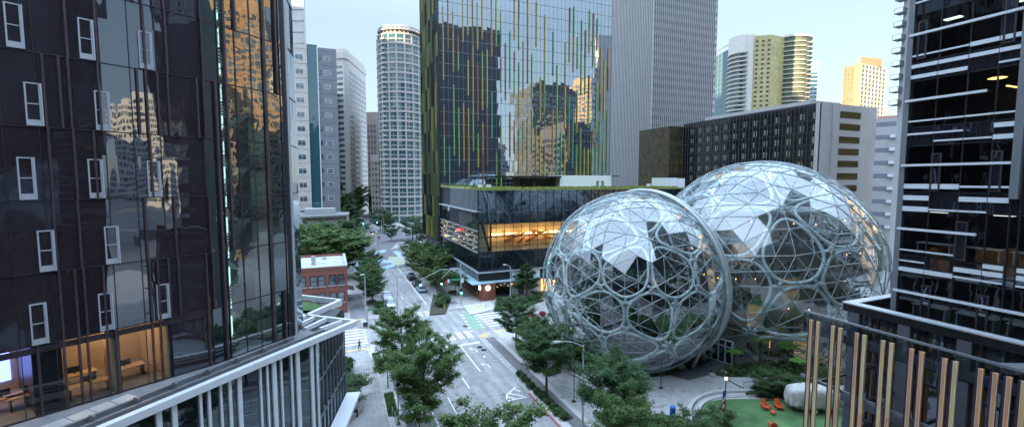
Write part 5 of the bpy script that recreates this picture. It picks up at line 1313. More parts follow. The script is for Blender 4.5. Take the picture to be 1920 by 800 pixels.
def dome(root, c, Rr, rot, keep, tag_=''):
    c = np.array(c); rot = np.array(rot)
    U = lambda v: v/np.linalg.norm(v)
    W_ = lambda v, r_: tuple(c+U(rot@v)*r_)
    gl = MB(); edges = {}
    loops = []; rr = random.Random(3)
    for s_, cs in cells:
        cen = U(sum(cs)/5)
        for i in range(5):
            a_, b_ = U(cs[i]), U(cs[(i+1)%5]); m1, m2, m3 = U(a_+b_), U(b_+cen), U(cen+a_)
            for tri in ((a_,m1,m3),(m1,b_,m2),(m3,m2,cen),(m1,m2,m3)):
                P = [W_(v, Rr) for v in tri]; ctr = np.mean(P, axis=0)
                if not keep(ctr): continue
                nrm_ = np.cross(np.array(P[1])-P[0], np.array(P[2])-P[0])
                if nrm_@(ctr-c) < 0: P = P[::-1]; tri = tri[::-1]
                # each pane sits a hair out of plane like real glazing
                q = [np.array(v)+U(np.array(v)-c)*rr.uniform(-.018,.018) for v in P]
                gl.add([tuple(v) for v in q], [(0,1,2)])
                for j in range(3):
                    e = tuple(sorted((tuple(np.round(tri[j],4)), tuple(np.round(tri[(j+1)%3],4))))); edges[e] = 1
        if keep(np.array(W_(cen, Rr-.3)), 1.0):
            pts = [U(v*.93+cen*.07) for v in cs]
            for it in range(3):
                Q = []
                for i in range(len(pts)): a_, b_ = pts[i], pts[(i+1)%len(pts)]; Q += [U(a_*.78+b_*.22), U(a_*.22+b_*.78)]
                pts = Q
            loops.append([W_(v, Rr-.62) for v in pts])
    gl.build('glazing', M_dome, root)
    mb = MB()
    for (a_, b_) in edges: mb.tube([W_(np.array(a_), Rr+.02), W_(np.array(b_), Rr+.02)], .056*Rr/15, 4, cap=False)
    mb.build('mullion', M_mull, root)
    mb = MB(); cl = lambda P: [q for q in P]
    for L in loops:
        ok = [keep(np.array(q), .35) for q in L]
        if all(ok): mb.tube(L, .20*Rr/15, 6, closed=True)
        else:
            n_ = len(L); st_ = next((i for i in range(n_) if ok[i] and not ok[i-1]), None)
            if st_ is None: continue
            run = []
            for k in range(n_+1):
                i = (st_+k) % n_
                if ok[i] and k < n_: run.append(L[i])
                else:
                    if len(run) > 1: mb.tube(run, .20*Rr/15, 6)
                    run = []
    # steel webs tying neighbouring loops together at the corners
    seen = {}
    for s_, cs in cells:
        for v in cs:
            k = tuple(np.round(v, 3)); seen.setdefault(k, []).append(U(v*.86+s_*.14))
    for k, lst in seen.items():
        v = U(np.array(k)); q = np.array(W_(v, Rr-.6))
        if not keep(q, .5): continue
        for w_ in lst: mb.tube([tuple(q), W_(w_, Rr-.62)], [.16*Rr/15, .24*Rr/15], 5)
    mb.build('steel_frame', M_steel, root, smooth=True)
c1, R1 = (41.6, 54.0, 12.05), 13.3
c2, R2 = (68.7, 54.5, 12.3), 18.0
n1 = np.array([math.cos(R(10)), math.sin(R(10)), .12]); n1 /= np.linalg.norm(n1)
def k1(q, sl_=0.0):
    if q[2] < .25: return False
    return np.linalg.norm(q-np.array(c2)) > R2-.6
def k2(q, sl_=0.0):
    if q[2] < .25: return False
    return np.linalg.norm(q-np.array(c1)) > R1-.5
D1_ = thing('glass_dome', 'smaller glass dome of steel pentagon loops and triangular panes, nearer the street', 'glass dome', (c1[0], c1[1], 0))
D2_ = thing('glass_dome', 'larger glass dome behind and to the right, with lit floors inside', 'glass dome', (c2[0], c2[1], 0))
dome(D1_, c1, R1, rotm((.3,.5,.8), .7)@rotm((1,0,0), .5), k1)
dome(D2_, c2, R2, rotm((.1,.3,.9), 1.9)@rotm((0,1,0), .25), k2)
# steel arch where the domes meet
hh = 3.8; rr1 = math.sqrt(R1*R1-hh*hh)+.35; t1_ = np.cross(n1, [0,0,1]); t1_ /= np.linalg.norm(t1_); b1_ = np.cross(t1_, n1)
pts = []
for k in range(0, 97):
    a = 2*math.pi*k/96; q = np.array(c1)+n1*hh+t1_*math.cos(a)*rr1+b1_*math.sin(a)*rr1
    pts.append(q)
pts = [q for q in pts]
run = []; best = []
for q in pts+pts:
    if q[2] > -.2: run.append(tuple(q))
    else:
        if len(run) > len(best): best = run
        run = []
if len(run) > len(best): best = run[:97]
mb = MB(); mb.tube(best, .27, 8); mb.tube([tuple(np.array(q)+n1*.7+np.array([0,0,0])) for q in best], .14, 6); mb.build('arch', mat('arch_steel', (.46,.50,.51), .35, metal=.2), D1_, smooth=True)
# splayed steel feet
mb = MB()
for (x, y) in ((1298,690),(1345,662),(1320,675)):
    p = gp(x, y, .2); q = (c1[0]+5.2, c1[1]-9.2, 4.5)
    mb.tube([tuple(p), tuple(Vector(p).lerp(Vector(q), .55)), q], [.3, .22, .3], 6)
mb.build('foot', M_steel, D1_, smooth=True)
# interiors: floors, cores, planting, lamps
def slab_ring(mb, c, r_, z, th=.4, mi=0, n=40, keepf=None):
    P = [(c[0]+r_*math.cos(2*math.pi*i/n), c[1]+r_*math.sin(2*math.pi*i/n)) for i in range(n)]
    if keepf: P = [q for q in P if keepf(q)]
    mb.prism(P, z, z+th, mi)
def leaves(mb, pts, size, rr, flat=.6):
    for (x, y, z) in pts:
        a = rr.uniform(0, 6.283); t = rr.gauss(0, flat); s_ = size*rr.uniform(.6, 1.3)
        dx, dy, dz = math.cos(a)*s_, math.sin(a)*s_, math.sin(t)*s_*.7
        ex, ey, ez = -math.sin(a)*s_*.38, math.cos(a)*s_*.38, rr.gauss(0, .3)*s_
        mb.add([(x-dx*.5,y-dy*.5,z-dz*.5),(x+ex,y+ey,z+ez),(x+dx*.5,y+dy*.5,z+dz*.5),(x-ex,y-ey,z-ez)], [(0,1,2,3)])
mb = MB()
for z, r_ in ((4.2, 8.6), (8.6, 10.6), (13.2, 11.0), (17.6, 8.6)): slab_ring(mb, (c1[0]+2.6, c1[1]+2), r_*.86, z, .45)
mb.build('floor', M_concg, D1_)
mb = MB(); mb.lathe((c1[0]+3, c1[1]+3, 0), [(5.0,0),(5.0,21)], 20); mb.build('core', mat('dark_core', (.07,.075,.07), .8, var=.3), D1_)
mb = MB(); rr = random.Random(21); P = []
for k in range(5200):
    a = rr.uniform(0, 6.283); z = rr.choice((.3, .3, 4.6, 9.0, 13.6, 18.0))+abs(rr.gauss(0, 1.0)); r_ = math.sqrt(rr.random())*math.sqrt(max(1, (R1-1.8)**2-(z-c1[2])**2)); P.append((c1[0]+math.cos(a)*r_, c1[1]+math.sin(a)*r_, z))
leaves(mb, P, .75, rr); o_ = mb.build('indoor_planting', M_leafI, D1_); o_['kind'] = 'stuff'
beige = mat('beige_interior_wall', (.42,.37,.29), .8, var=.18, scale=.35)
mb = MB()
for z, r_ in ((3.9, 12.2), (8.4, 14.6), (12.9, 15.2), (17.4, 14.2), (21.8, 11.0)): slab_ring(mb, (c2[0]+1.2, c2[1]+.8), r_, z, .45)
mb.build('floor', mat('floor_edge', (.26,.26,.25), .6), D2_)
for z, r_ in ((3.9, 12.2), (8.4, 14.6), (12.9, 15.2), (17.4, 14.2), (21.8, 11.0)):
    mb = MB(); n = 48; P = [(c2[0]+1.2+r_*.985*math.cos(2*math.pi*i/n), c2[1]+.8+r_*.985*math.sin(2*math.pi*i/n)) for i in range(n)]
    for zz in (.7, 1.0, 1.35): mb.tube([(x, y, z+.3+zz) for x, y in P], .035, 4, closed=True)
    for x, y in P: mb.tube([(x, y, z+.4), (x, y, z+1.65)], .03, 4)
    mb.build('railing', M_mgrey, D2_)
mb = MB()
for a0_, a1_, r_, z0_, z1_ in ((150,250,11.0,0,3.9),(165,215,12.6,4.3,8.4),(222,262,11.5,4.3,8.4),(170,235,12.4,8.8,12.9),(245,300,12.5,8.8,12.9),(160,205,11.5,13.3,17.4),(215,280,11.8,13.3,17.4),(180,250,9,17.8,21.8)):
    P = [(c2[0]+1.2+r_*math.cos(R(a)), c2[1]+.8+r_*math.sin(R(a))) for a in range(a0_, a1_+1, 8)]
    strip(mb, P, .3, z0_, z1_)
mb.lathe((c2[0]+2, c2[1]+2, 0), [(7.5,0),(7.5,22)], 20); mb.build('interior_wall', beige, D2_)
rr = random.Random(31); dl_ = emit('dome_lamp', (1,.5,.18), .8)
for k in range(46):
    mb = MB()
    a = R(rr.uniform(150, 320)); zf = rr.choice((0.3, 4.3, 8.8, 13.3, 17.8)); rmax = {0.3:10.5, 4.3:12, 8.8:13.6, 13.3:14.2, 17.8:12.5}[zf]; z = zf+rr.uniform(2.3, 3.3)
    mb.lathe((c2[0]+1.2+rmax*math.cos(a), c2[1]+.8+rmax*math.sin(a), z), [(.02,0),(.05,.05),(.05,.15),(.02,.2)], 6)
    mb.build('lamp', dl_, D2_)
mb = MB()
for k in range(14):
    a = R(150+k*11); 
    for zf in (3.7, 8.2, 12.7, 17.2): mb.box(c2[0]+1.2+9.5*math.cos(a)-.8, c2[0]+1.2+9.5*math.cos(a)+.8, c2[1]+.8+9.5*math.sin(a)-.06, c2[1]+.8+9.5*math.sin(a)+.06, zf, zf+.06)
mb.build('ceiling_light', emit('dome_ceiling_light', (1,.8,.55), 2.5), D2_)
mb = MB(); P = []
for k in range(3600):
    a = R(rr.uniform(140, 330)); zf = rr.choice((.2, 4.4, 8.9, 13.4, 17.9)); z = zf+abs(rr.gauss(0,.8)); r_ = math.sqrt(max(1, (R2-1.5)**2-(z-c2[2])**2))*rr.uniform(.72, .98)
    if math.sin(a*5+zf) > 0: P.append((c2[0]+math.cos(a)*r_, c2[1]+math.sin(a)*r_, z))
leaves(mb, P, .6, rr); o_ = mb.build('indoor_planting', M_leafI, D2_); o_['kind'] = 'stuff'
# entrance doors at the foot of the larger dome
en = MB(); p0, p1 = gp(1322,668,KH), gp(1372,684,KH)
ue = Vector((p1.x-p0.x, p1.y-p0.y)); Le = ue.length; ue = (ue/Le)[:]
for i in range(5): a = Le*i/4; en.ob((p0.x,p0.y), ue, a-.09, a+.09, -.1, .1, .12, 3.6)
for z in (.12, 2.6, 3.5): en.ob((p0.x,p0.y), ue, .09, Le-.09, -.08, .08, z, z+.14)
en.build('entrance_frame', M_wht, D2_)
en = MB(); en.ob((p0.x,p0.y), ue, .09, Le-.09, -.02, .02, .26, 3.5); en.build('entrance_glass', M_dgl, D2_)
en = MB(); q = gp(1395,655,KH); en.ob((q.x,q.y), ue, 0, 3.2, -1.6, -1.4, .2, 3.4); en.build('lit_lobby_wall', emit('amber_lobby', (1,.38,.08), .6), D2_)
# =================================================================== TREES AND PLANTS
def make_tree(seed, H=9.0, cr=3.4, base=2.0, nl=22, leaves_n=4200, leaf=.34, m=None, habit='street', trunk_r=.16):
    """prototype at the origin: returns (trunk mesh, crown mesh)"""
    rr = random.Random(seed); tk = MB(); cr_ = MB()
    lean = (rr.gauss(0,.15), rr.gauss(0,.15))
    tp = [(lean[0]*t*t, lean[1]*t*t, H*.93*t) for t in (0,.15,.35,.6,.85,1)]
    tk.tube(tp, [trunk_r*1.25, trunk_r, trunk_r*.85, trunk_r*.6, trunk_r*.35, trunk_r*.12], 7)
    tips = []
    for i in range(nl):
        t = (i+.5)/nl; zb = base+(H*.86-base)*t*.92
        if habit == 'cone': reach = cr*(1.05-t)**.8
        elif habit == 'round': reach = cr*math.sin(math.pi*(.12+.80*t))**.7
        else: reach = cr*(.55+.9*math.sin(math.pi*(.08+.72*t)))*.72*(1.12-.45*t)
        reach *= rr.uniform(.72, 1.15); a = i*2.4+rr.uniform(-.5,.5)
        rise = reach*(rr.uniform(.25,.6) if habit != 'round' else rr.uniform(.1,.55))*(1.0+.5*t)
        tt = zb/(H*.93); sx, sy = lean[0]*tt*tt, lean[1]*tt*tt
        P = []
        for k in range(5):
            u = k/4; P.append(Vector((sx+math.cos(a)*reach*u, sy+math.sin(a)*reach*u, zb+rise*(u**1.35))))
        tk.tube(P, [trunk_r*.42*(1-.5*t), trunk_r*.32*(1-.5*t), trunk_r*.22, trunk_r*.13, .012], 4)
        tips.append((P, reach))
    tot = sum(r_ for _, r_ in tips)
    for P, reach in tips:
        n_ = int(leaves_n*reach/tot)
        d = (P[4]-P[0]); d.z = 0; d.normalize(); sd_ = Vector((-d.y, d.x, 0))
        ns = max(7, int(reach*6)); sprays = []
        for s_ in range(ns):
            u = rr.uniform(.28, 1.04); j = min(3, int(u*4)); b0 = P[j].lerp(P[j+1], u*4-j if u < 1 else 1.0)
            side = rr.choice((-1, 1)); L = reach*.36*rr.uniform(.5, 1.2)*(1.15-u*.5)
            v = (d*rr.uniform(.3,.9)+sd_*side*rr.uniform(.3,1)+Vector((0,0,rr.uniform(-.15,.38)))).normalized()
            sprays.append((b0, v, L))
        for k in range(n_):
            b0, v, L = rr.choice(sprays); q = rr.random()**.8
            p = b0+v*L*q+Vector((rr.gauss(0,.17), rr.gauss(0,.17), rr.gauss(0,.11)))*(1.1)
            a = rr.uniform(0, 6.283); s_ = leaf*rr.uniform(.55, 1.25)
            ax = (v*rr.uniform(.3,1)+Vector((math.cos(a), math.sin(a), rr.gauss(-.15,.35)))*.8).normalized()
            sd2 = ax.cross(Vector((rr.gauss(0,.35), rr.gauss(0,.35), 1))).normalized()
            a_, c_ = p-ax*s_*.5, p+ax*s_*.5
            cr_.add([a_, p+sd2*s_*.30, c_, p-sd2*s_*.30], [(0,1,2,3)])
    def mk(mb, nm, mt):
        me = bpy.data.meshes.new(nm); me.from_pydata([tuple(v) for v in mb.v], [], mb.f); me.materials.append(mt); me.update(); return me
    return mk(tk, 'trunk', M_bark), mk(cr_, 'crown', m)
TP = {}
def proto(k):
    if k in TP: return TP[k]
    d = {
     'A': dict(seed=1, H=9.2, cr=4.2, base=1.6, nl=34, leaves_n=36000, leaf=.215, m=M_leafA),
     'B': dict(seed=2, H=9.2, cr=3.9, base=1.8, nl=32, leaves_n=34000, leaf=.215, m=M_leafA),
     'C': dict(seed=3, H=9.0, cr=3.5, base=2.2, nl=34, leaves_n=30000, leaf=.20, m=M_leafB),
     'D': dict(seed=4, H=8.6, cr=3.6, base=2.0, nl=32, leaves_n=27000, leaf=.20, m=M_leafC),
     'S': dict(seed=5, H=4.4, cr=2.2, base=1.6, nl=13, leaves_n=4200, leaf=.24, m=M_leafA, trunk_r=.06),
     'F': dict(seed=6, H=9.0, cr=4.4, base=1.6, nl=32, leaves_n=15000, leaf=.33, m=M_leafB, habit='round'),
     'G': dict(seed=7, H=9.0, cr=5.0, base=1.2, nl=34, leaves_n=18000, leaf=.38, m=M_leafA, habit='round'),
     'K': dict(seed=8, H=9.0, cr=3.2, base=1.4, nl=30, leaves_n=24000, leaf=.23, m=M_leafB, habit='cone'),
     'Y': dict(seed=9, H=4.6, cr=2.6, base=1.0, nl=14, leaves_n=5500, leaf=.28, m=M_leafC, habit='round', trunk_r=.07),
     'Q': dict(seed=10, H=3.6, cr=2.6, base=.5, nl=18, leaves_n=7000, leaf=.2, m=M_leafS, habit='round', trunk_r=.05),
    }[k]
    TP[k] = make_tree(**d); return TP[k]
HT = {'A':9.2,'B':9.2,'C':9.0,'D':8.6,'S':4.4,'F':9,'G':9,'K':9,'Y':4.6,'Q':3.6}
def tree(k, x, y, h, label, group, wide=1.0, rz=None, name='street_tree', cat='tree'):
    t = bpy.data.objects.new(name, None); COL.objects.link(t); t.location = (x, y, KH); s_ = h/HT[k]; t.scale = (s_*wide, s_*wide, s_)
    t.rotation_euler.z = rz if rz is not None else (x*7.3+y*3.1) % 6.28
    tag(t, label, cat, group)
    a, b_ = proto(k)
    for nm, me in (('trunk', a), ('crown', b_)): o = bpy.data.objects.new(nm, me); COL.objects.link(o); o.parent = t
    return t
GL_, GR_ = 'trees along the left curb', 'trees along the right curb'
tree('A', 8.9, 63.3, 9.2, 'broad green street tree at the near left corner of the crossing', GL_, 1.0, 1.0)
tree('B', 9.2, 48.4, 10.0, 'big green street tree between the left curb and the black lamp posts, nearer the viewer', GL_, 1.02, 2.2)
tree('S', 6.25, 57.6, 4.9, 'small young tree in the grass strip beside the left sidewalk', GL_, 1.0, .4)
tree('B', 9.0, 27.2, 11.6, 'tree top rising at the bottom edge in front of the road', GL_, .95, 4.0)
tree('S', 8.0, 45.2, 5.0, 'dim small tree beneath the big left street tree by the bike racks', GL_, 1.1, 3.0)
tree('C', 27.3, 64.6, 8.4, 'dark street tree at the right corner of the crossing before the glass dome', GR_, 1.0, 1.5)
tree('D', 26.6, 56.6, 7.8, 'yellow green tree between the dark corner tree and the tree in the planter', GR_, .95, 2.5)
tree('C', 24.5, 48.2, 9.4, 'feathery street tree rising from the planter beside the red curb', GR_, 1.0, .3)
tree('C', 26.3, 36.8, 10.0, 'dense feathery tree right of the tall grey streetlight', GR_, .98, 3.3)
tree('D', 24.2, 31.0, 8.3, 'tree crown at the bottom edge below the tree by the tall streetlight', GR_, .95, 5.3)
tree('Y', 30.5, 32.0, 3.8, 'low light green tree crown at the bottom edge near the blue bin', GR_, 1.1, 1.3)
tree('Y', 34.0, 51.5, 5.6, 'light green little tree at the foot of the smaller dome', 'small trees around the domes', 1.1, 2)
tree('Y', 30.9, 53.5, 5.4, 'light green little tree left of the other one at the foot of the smaller dome', 'small trees around the domes', 1.1, 4)
tree('Y', 29.5, 60.5, 5.0, 'little green tree between the bike path and the smaller dome', 'small trees around the domes', 1.1, 5)
tree('K', 41.6, 92.2, 9.4, 'cone shaped green tree in the hedge before the pavilion', GR_, 1.0, .2, 'conical_tree')
# next block
for i, (x, y, h, k, lab) in enumerate((
    (7.8, 98.0, 7.6, 'C', 'dark street tree beside the white parked cars, nearest the crossing'),
    (7.8, 106.5, 8.0, 'A', 'dark street tree beside the white parked pickup, second from the crossing'),
    (8.4, 116, 8.0, 'C', 'street tree on the left curb of the next block, third from the crossing'),
    (9.5, 126, 8.2, 'A', 'street tree on the left curb of the next block, furthest from the crossing'))):
    tree(k, x, y, h, lab, 'trees along the next block', 1.0)
for i, (x, y, h, k, lab) in enumerate((
    (23.0, 103.0, 6.4, 'S', 'small street tree behind the round shrub on the right of the next block'),
    (26.6, 99.5, 5.6, 'S', 'small street tree beside the signal pole before the wood corner shop'),
    (23.2, 111.0, 9.0, 'A', 'green street tree right of the parked silver blue car'),
    (27.0, 117.0, 9.2, 'C', 'green street tree close to the pavilion side with lamps'),
    (23.2, 122.5, 9.0, 'A', 'green street tree right of the parked black car'),
    (27.6, 129.0, 9.4, 'C', 'green street tree at the foot of the finned tower corner'),
    (24.0, 134.0, 9.0, 'A', 'furthest green street tree on the right before the painted junction'))):
    tree(k, x, y, h, lab, 'trees along the next block', 1.2)
# big trees behind the brick building
for i, (px, d, top, k, wd_, lab) in enumerate((
    (590, 118, 425, 'G', 1.25, 'big round green tree directly behind the brick building roof, left'),
    (622, 122, 424, 'G', 1.25, 'big round green tree directly behind the brick building roof, right'),
    (577, 140, 414, 'G', 1.2, 'big dark tree at the mirror tower edge behind the round green trees'),
    (633, 150, 404, 'F', 1.15, 'tallest dark green tree in front of the low pale building'),
    (655, 158, 424, 'F', .95, 'dark tree at the street corner right of the tallest dark tree'),
    (600, 160, 412, 'F', 1.1, 'dark tree in front of the low pale building, left part'))):
    p = fp(px, d); tree(k, p.x, p.y, zt(top, d), lab, 'big trees behind the brick building', wd_, None, 'big_tree')
for i, (px, d, top, k, wd_, lab) in enumerate((
    (711, 236, 388, 'F', .9, 'round dark tree at the foot of the rounded tower, left'),
    (724, 228, 396, 'F', .85, 'round dark tree at the foot of the rounded tower, right'),
    (732, 196, 418, 'F', .8, 'small dark tree under the green street sign before the rounded tower'),
    (772, 200, 402, 'F', 1.1, 'large round dark tree between the rounded tower and the finned tower'),
    (790, 185, 416, 'F', .9, 'dark tree against the corner of the finned tower'),
    (655, 240, 372, 'K', 1.2, 'tall narrow green tree on the left of the far street'),
    (650, 275, 350, 'K', 1.3, 'tall green tree left of the far street, behind the narrow one'),
    (642, 215, 388, 'K', 1.2, 'dark green tree left of the far street near the pale low building'),
    (662, 215, 395, 'K', 1.1, 'dark green tree on the far street corner by the walkers'),
    (657, 330, 345, 'G', 1.0, 'light green tree far up the left side of the street'),
    (674, 430, 340, 'G', 1.1, 'dark tree closing the far street, left'),
    (690, 440, 340, 'G', 1.1, 'dark tree closing the far street, right'),
    (699, 330, 362, 'F', .6, 'small tree on the right of the far street before the brown tower'))):
    p = fp(px, d); tree(k, p.x, p.y, zt(top, d), lab, 'trees along the far street', wd_, None, 'far_tree')
# shrubs
def shrub_mesh(seed, r_, h, n_, leaf, m):
    rr = random.Random(seed); mb = MB(); P = []
    lob = [(rr.uniform(-.5,.5)*r_, rr.uniform(-.5,.5)*r_, rr.uniform(.45,.75)*h, rr.uniform(.45,.7)) for _ in range(6)]
    for k in range(n_):
        lx, ly, lz, ls = rr.choice(lob); v = Vector((rr.gauss(0,1), rr.gauss(0,1), rr.gauss(0,1))).normalized()*rr.uniform(.65,1.05)
        P.append((lx+v.x*r_*ls, ly+v.y*r_*ls, max(.03, lz*.8+v.z*h*ls*.6)))
    leaves(mb, P, leaf, rr, .8)
    me = bpy.data.meshes.new('shrub'); me.from_pydata(mb.v, [], mb.f); me.materials.append(m); me.update(); return me
SH = [shrub_mesh(1, 1.0, 1.0, 900, .22, M_leafS), shrub_mesh(2, 1.0, 1.0, 900, .2, M_leafB), shrub_mesh(3, 1.0, 1.1, 1000, .2, M_leafS)]
def shrub(x, y, r_, h, lab, grp=None, v=0, name='shrub', z=KH+.08):
    o = bpy.data.objects.new(name, SH[v]); COL.objects.link(o); o.location = (x, y, z); o.scale = (r_, r_, h); o.rotation_euler.z = (x*5+y) % 6.28
    tag(o, lab, 'shrub', grp); return o
def shrub_row(pts, r_, h, what, grp, v=0):
    n_ = len(pts); od = ['first', 'second', 'third', 'fourth', 'fifth', 'sixth', 'seventh', 'eighth', 'ninth', 'tenth']
    for i, p in enumerate(pts): shrub(p[0], p[1], r_*(1+.15*math.sin(i*2.1)), h*(1+.2*math.sin(i*1.3)), 'low shrub in %s, %s from its %s end' % (what, od[i], 'left' if 'hedge' in what else 'far'), grp, (v+i) % 3)
shrub_row([(23.35,54.4),(23.4,53.0),(23.45,51.6),(23.45,50.6)], .62, .8, 'the curbside planter at the kerb bend', 'planter shrubs by the bike path')
shrub_row([(23.5,48.8),(23.55,47.4),(23.5,46.0),(23.6,44.7),(23.6,43.4),(23.7,42.2)], .62, .75, 'the planter beside the red curb', 'planter shrubs by the bike path', 1)
shrub_row([(7.7,99.5),(8.9,96.3),(9.0,94.6),(9.6,92.8),(8.2,92.0)], 1.1, 1.0, 'the planter beside the white parked cars', 'planter shrubs of the next block', 1)
shrub(21.6, 92.0, 1.5, 1.5, 'round green shrub at the right corner of the next block', 'corner shrubs'); shrub(22.5, 94.3, 1.6, 1.6, 'round darker shrub just behind the corner shrub of the next block', 'corner shrubs', 1)
shrub(22.8, 98.2, 1.1, 1.1, 'low shrub at the curb behind the two round corner shrubs', 'corner shrubs', 2); shrub(26.2, 100.8, 1.0, 1.0, 'low round shrub beside the next block bike path', 'corner shrubs', 1)
shrub_row([(33.0,87.2),(35.0,88.0),(37.0,87.4),(39.0,88.6),(41.2,89.0),(43.4,89.4),(45.6,90.2)], 1.4, 1.3, 'the hedge before the pavilion', 'hedge shrubs before the pavilion', 1)
shrub_row([(34.5,90.4),(37.4,91.0),(44.0,92.4)], 1.2, 1.1, 'the back row of the pavilion hedge', 'hedge shrubs before the pavilion', 2)
shrub(1.0, 64.8, 2.0, 2.2, 'large dark shrub against the podium, nearest the walking person', 'shrubs along the podium foot', 1)
shrub(.9, 60.6, 1.7, 1.5, 'low dark shrub against the podium between the two larger ones', 'shrubs along the podium foot', 1)
tree('Q', .8, 54.6, 4.2, 'loose grey green bush tree at the foot of the podium corner', 'shrubs along the podium foot', 1.1, 1.0, 'bush')
shrub(4.9, 77.3, .4, .4, 'tiny weed clump on the far corner ramp by the signal box', None, 0) if False else None
shrub(27.2, 62.3, .9, .9, 'dark grassy shrub at the foot of the corner tree', 'tree pit shrubs', 2)
shrub(27.9, 59.6, .8, .7, 'dark grassy shrub between the corner tree and the yellow green tree', 'tree pit shrubs', 0)
shrub(30.6, 75.0+13.2, .6, .8, 'small shrub on the corner by the hedge end', 'tree pit shrubs', 1) if False else None
rs_ = shrub_mesh(9, 1.0, 1.0, 700, .2, M_leafR)
for (px, py, lab) in ((1000, 590, 'red leaved shrub at the left foot of the smaller dome, left one'), (1018, 586, 'red leaved shrub at the left foot of the smaller dome, right one')):
    p = gp(px, py, .8); o = bpy.data.objects.new('red_shrub', rs_); COL.objects.link(o); o.location = (p.x, p.y, KH); o.scale = (.9, .9, 1.2); tag(o, lab, 'shrub', 'red shrubs by the smaller dome')
for i, (px, py, k, h, w_, lab) in enumerate(((1452, 738, 'Q', 3.3, 1.15, 'bushy dark shrub tree between the curved steps and the covered trailer'), (1436, 742, 'Q', 2.3, 1.0, 'bushy dark shrub tree left of the larger one by the red chairs'), (1478, 735, 'Q', 2.4, 1.0, 'bushy dark shrub tree close to the covered trailer'), (1540, 735, 'Q', 3.4, 1.1, 'dark bush behind the timber fins'), (1300, 812, 'Q', 2.6, 1.2, 'loose bush at the bottom edge before the lawn'), (1350, 800, 'Q', 2.4, 1.0, 'loose bush beside the flagpole at the lawn tip'), (1230, 806, 'Q', 1.8, 1.3, 'loose bush at the bottom edge below the blue bin'))):
    p = gp(px, py, KH); tree(k, p.x, p.y, h, lab, 'bushes around the lawn', w_, None, 'bush')
# tree ferns
def fern(px, py, h, lab, s_=1.0):
    p = gp(px, py, KH); t = thing('tree_fern', lab, 'tree fern', (p.x, p.y, KH), 'tree ferns around the domes'); rr = random.Random(int(px))
    mb = MB(); mb.tube([(p.x,p.y,KH),(p.x+.05,p.y,KH+h*.5),(p.x,p.y+.04,KH+h)], [.16,.13,.12], 7); mb.build('trunk', M_bark, t)
    mb = MB()
    for k in range(15):
        a = k*6.283/15+rr.uniform(-.15,.15); L = s_*rr.uniform(1.1, 1.5); up_ = rr.uniform(.35,.75); pr_ = None
        for j in range(9):
            u = j/8; q = Vector((p.x+math.cos(a)*L*u, p.y+math.sin(a)*L*u, KH+h+up_*math.sin(u*2.2)*.8)); w_ = .30*s_*math.sin(min(1, u+.12)*2.9)+.02
            sd_ = Vector((-math.sin(a), math.cos(a), 0))
            if pr_: mb.add([pr_[0]-sd_*pr_[1], q-sd_*w_*.55+Vector((0,0,-.06)), q, pr_[0]], [(0,1,2,3)]); mb.add([pr_[0], q, q+sd_*w_*.55+Vector((0,0,-.06)), pr_[0]+sd_*pr_[1]], [(0,1,2,3)])
            pr_ = (q, w_)
    mb.build('fronds', M_leafD, t)
fern(1376, 693, 2.3, 'bright tree fern beside the timber deck, left of the entrance planting'); fern(1424, 684, 3.6, 'tallest bright tree fern before the glass doors', 1.25)
fern(1496, 716, 2.6, 'bright tree fern just left of the covered trailer'); fern(1253, 692, 2.2, 'bright tree fern behind the black lamp on the plaza', .95); fern(1290, 686, 1.8, 'bright tree fern left of the timber deck', .9)
fern(1475, 690, 3.0, 'darker tree fern behind the bushy shrubs', 1.4); fern(1522, 700, 2.4, 'tree fern hidden behind the first timber fins', 1.1); fern(1105, 672, 1.6, 'small bright fern at the left foot of the smaller dome', .9)
mb = MB(); rr = random.Random(77); P = []
def scat(px, n_, hmax):
    A = [gp(x, y, KH) for x, y in px]; x0, x1 = min(a.x for a in A), max(a.x for a in A); y0, y1 = min(a.y for a in A), max(a.y for a in A); c = 0; tries = 0
    while c < n_ and tries < n_*20:
        tries += 1
        x, y = rr.uniform(x0, x1), rr.uniform(y0, y1); ins = False; j = len(A)-1
        for i in range(len(A)):
            if (A[i].y > y) != (A[j].y > y) and x < (A[j].x-A[i].x)*(y-A[i].y)/(A[j].y-A[i].y)+A[i].x: ins = not ins
            j = i
        if ins: P.append((x, y, KH+.12+rr.random()*hmax*(.5+.5*math.sin(x*1.7)*math.sin(y*2.1)))); c += 1
scat([(1188,702),(1105,690),(1060,655),(1190,660),(1318,668),(1330,676),(1262,702),(1225,706)], 2600, .7)
scat([(1332,703),(1402,683),(1490,680),(1600,700),(1560,712),(1420,706),(1375,706)], 2600, 1.1)
scat([(1400,742),(1412,724),(1450,712),(1500,720),(1520,745),(1470,748)], 1400, .5)
scat([(1185,800),(1240,775),(1320,800),(1340,850),(1180,850)], 1500, .8); scat([(925,584),(935,566),(1000,556),(1020,563),(985,575)], 1500, .5)
leaves(mb, P, .34, rr, .7); o = mb.build('ground_cover', M_leafS); o['kind'] = 'stuff'; o['label'] = 'mixed low green ground cover in the planting beds around the domes'; o['category'] = 'ground cover'
mb = MB(); P = []
for q in ([(697,663),(711,661),(722,688),(706,690)], [(720,738),(737,736),(747,779),(728,780)]): scat(q, 900, .25)
leaves(mb, P, .16, rr, .9); o = mb.build('verge_grass', leaf_mat('leaf_verge', (.05,.11,.03), (.12,.22,.05))); o['kind'] = 'stuff'; o['label'] = 'short green grass in the verge beside the left sidewalk'; o['category'] = 'grass'
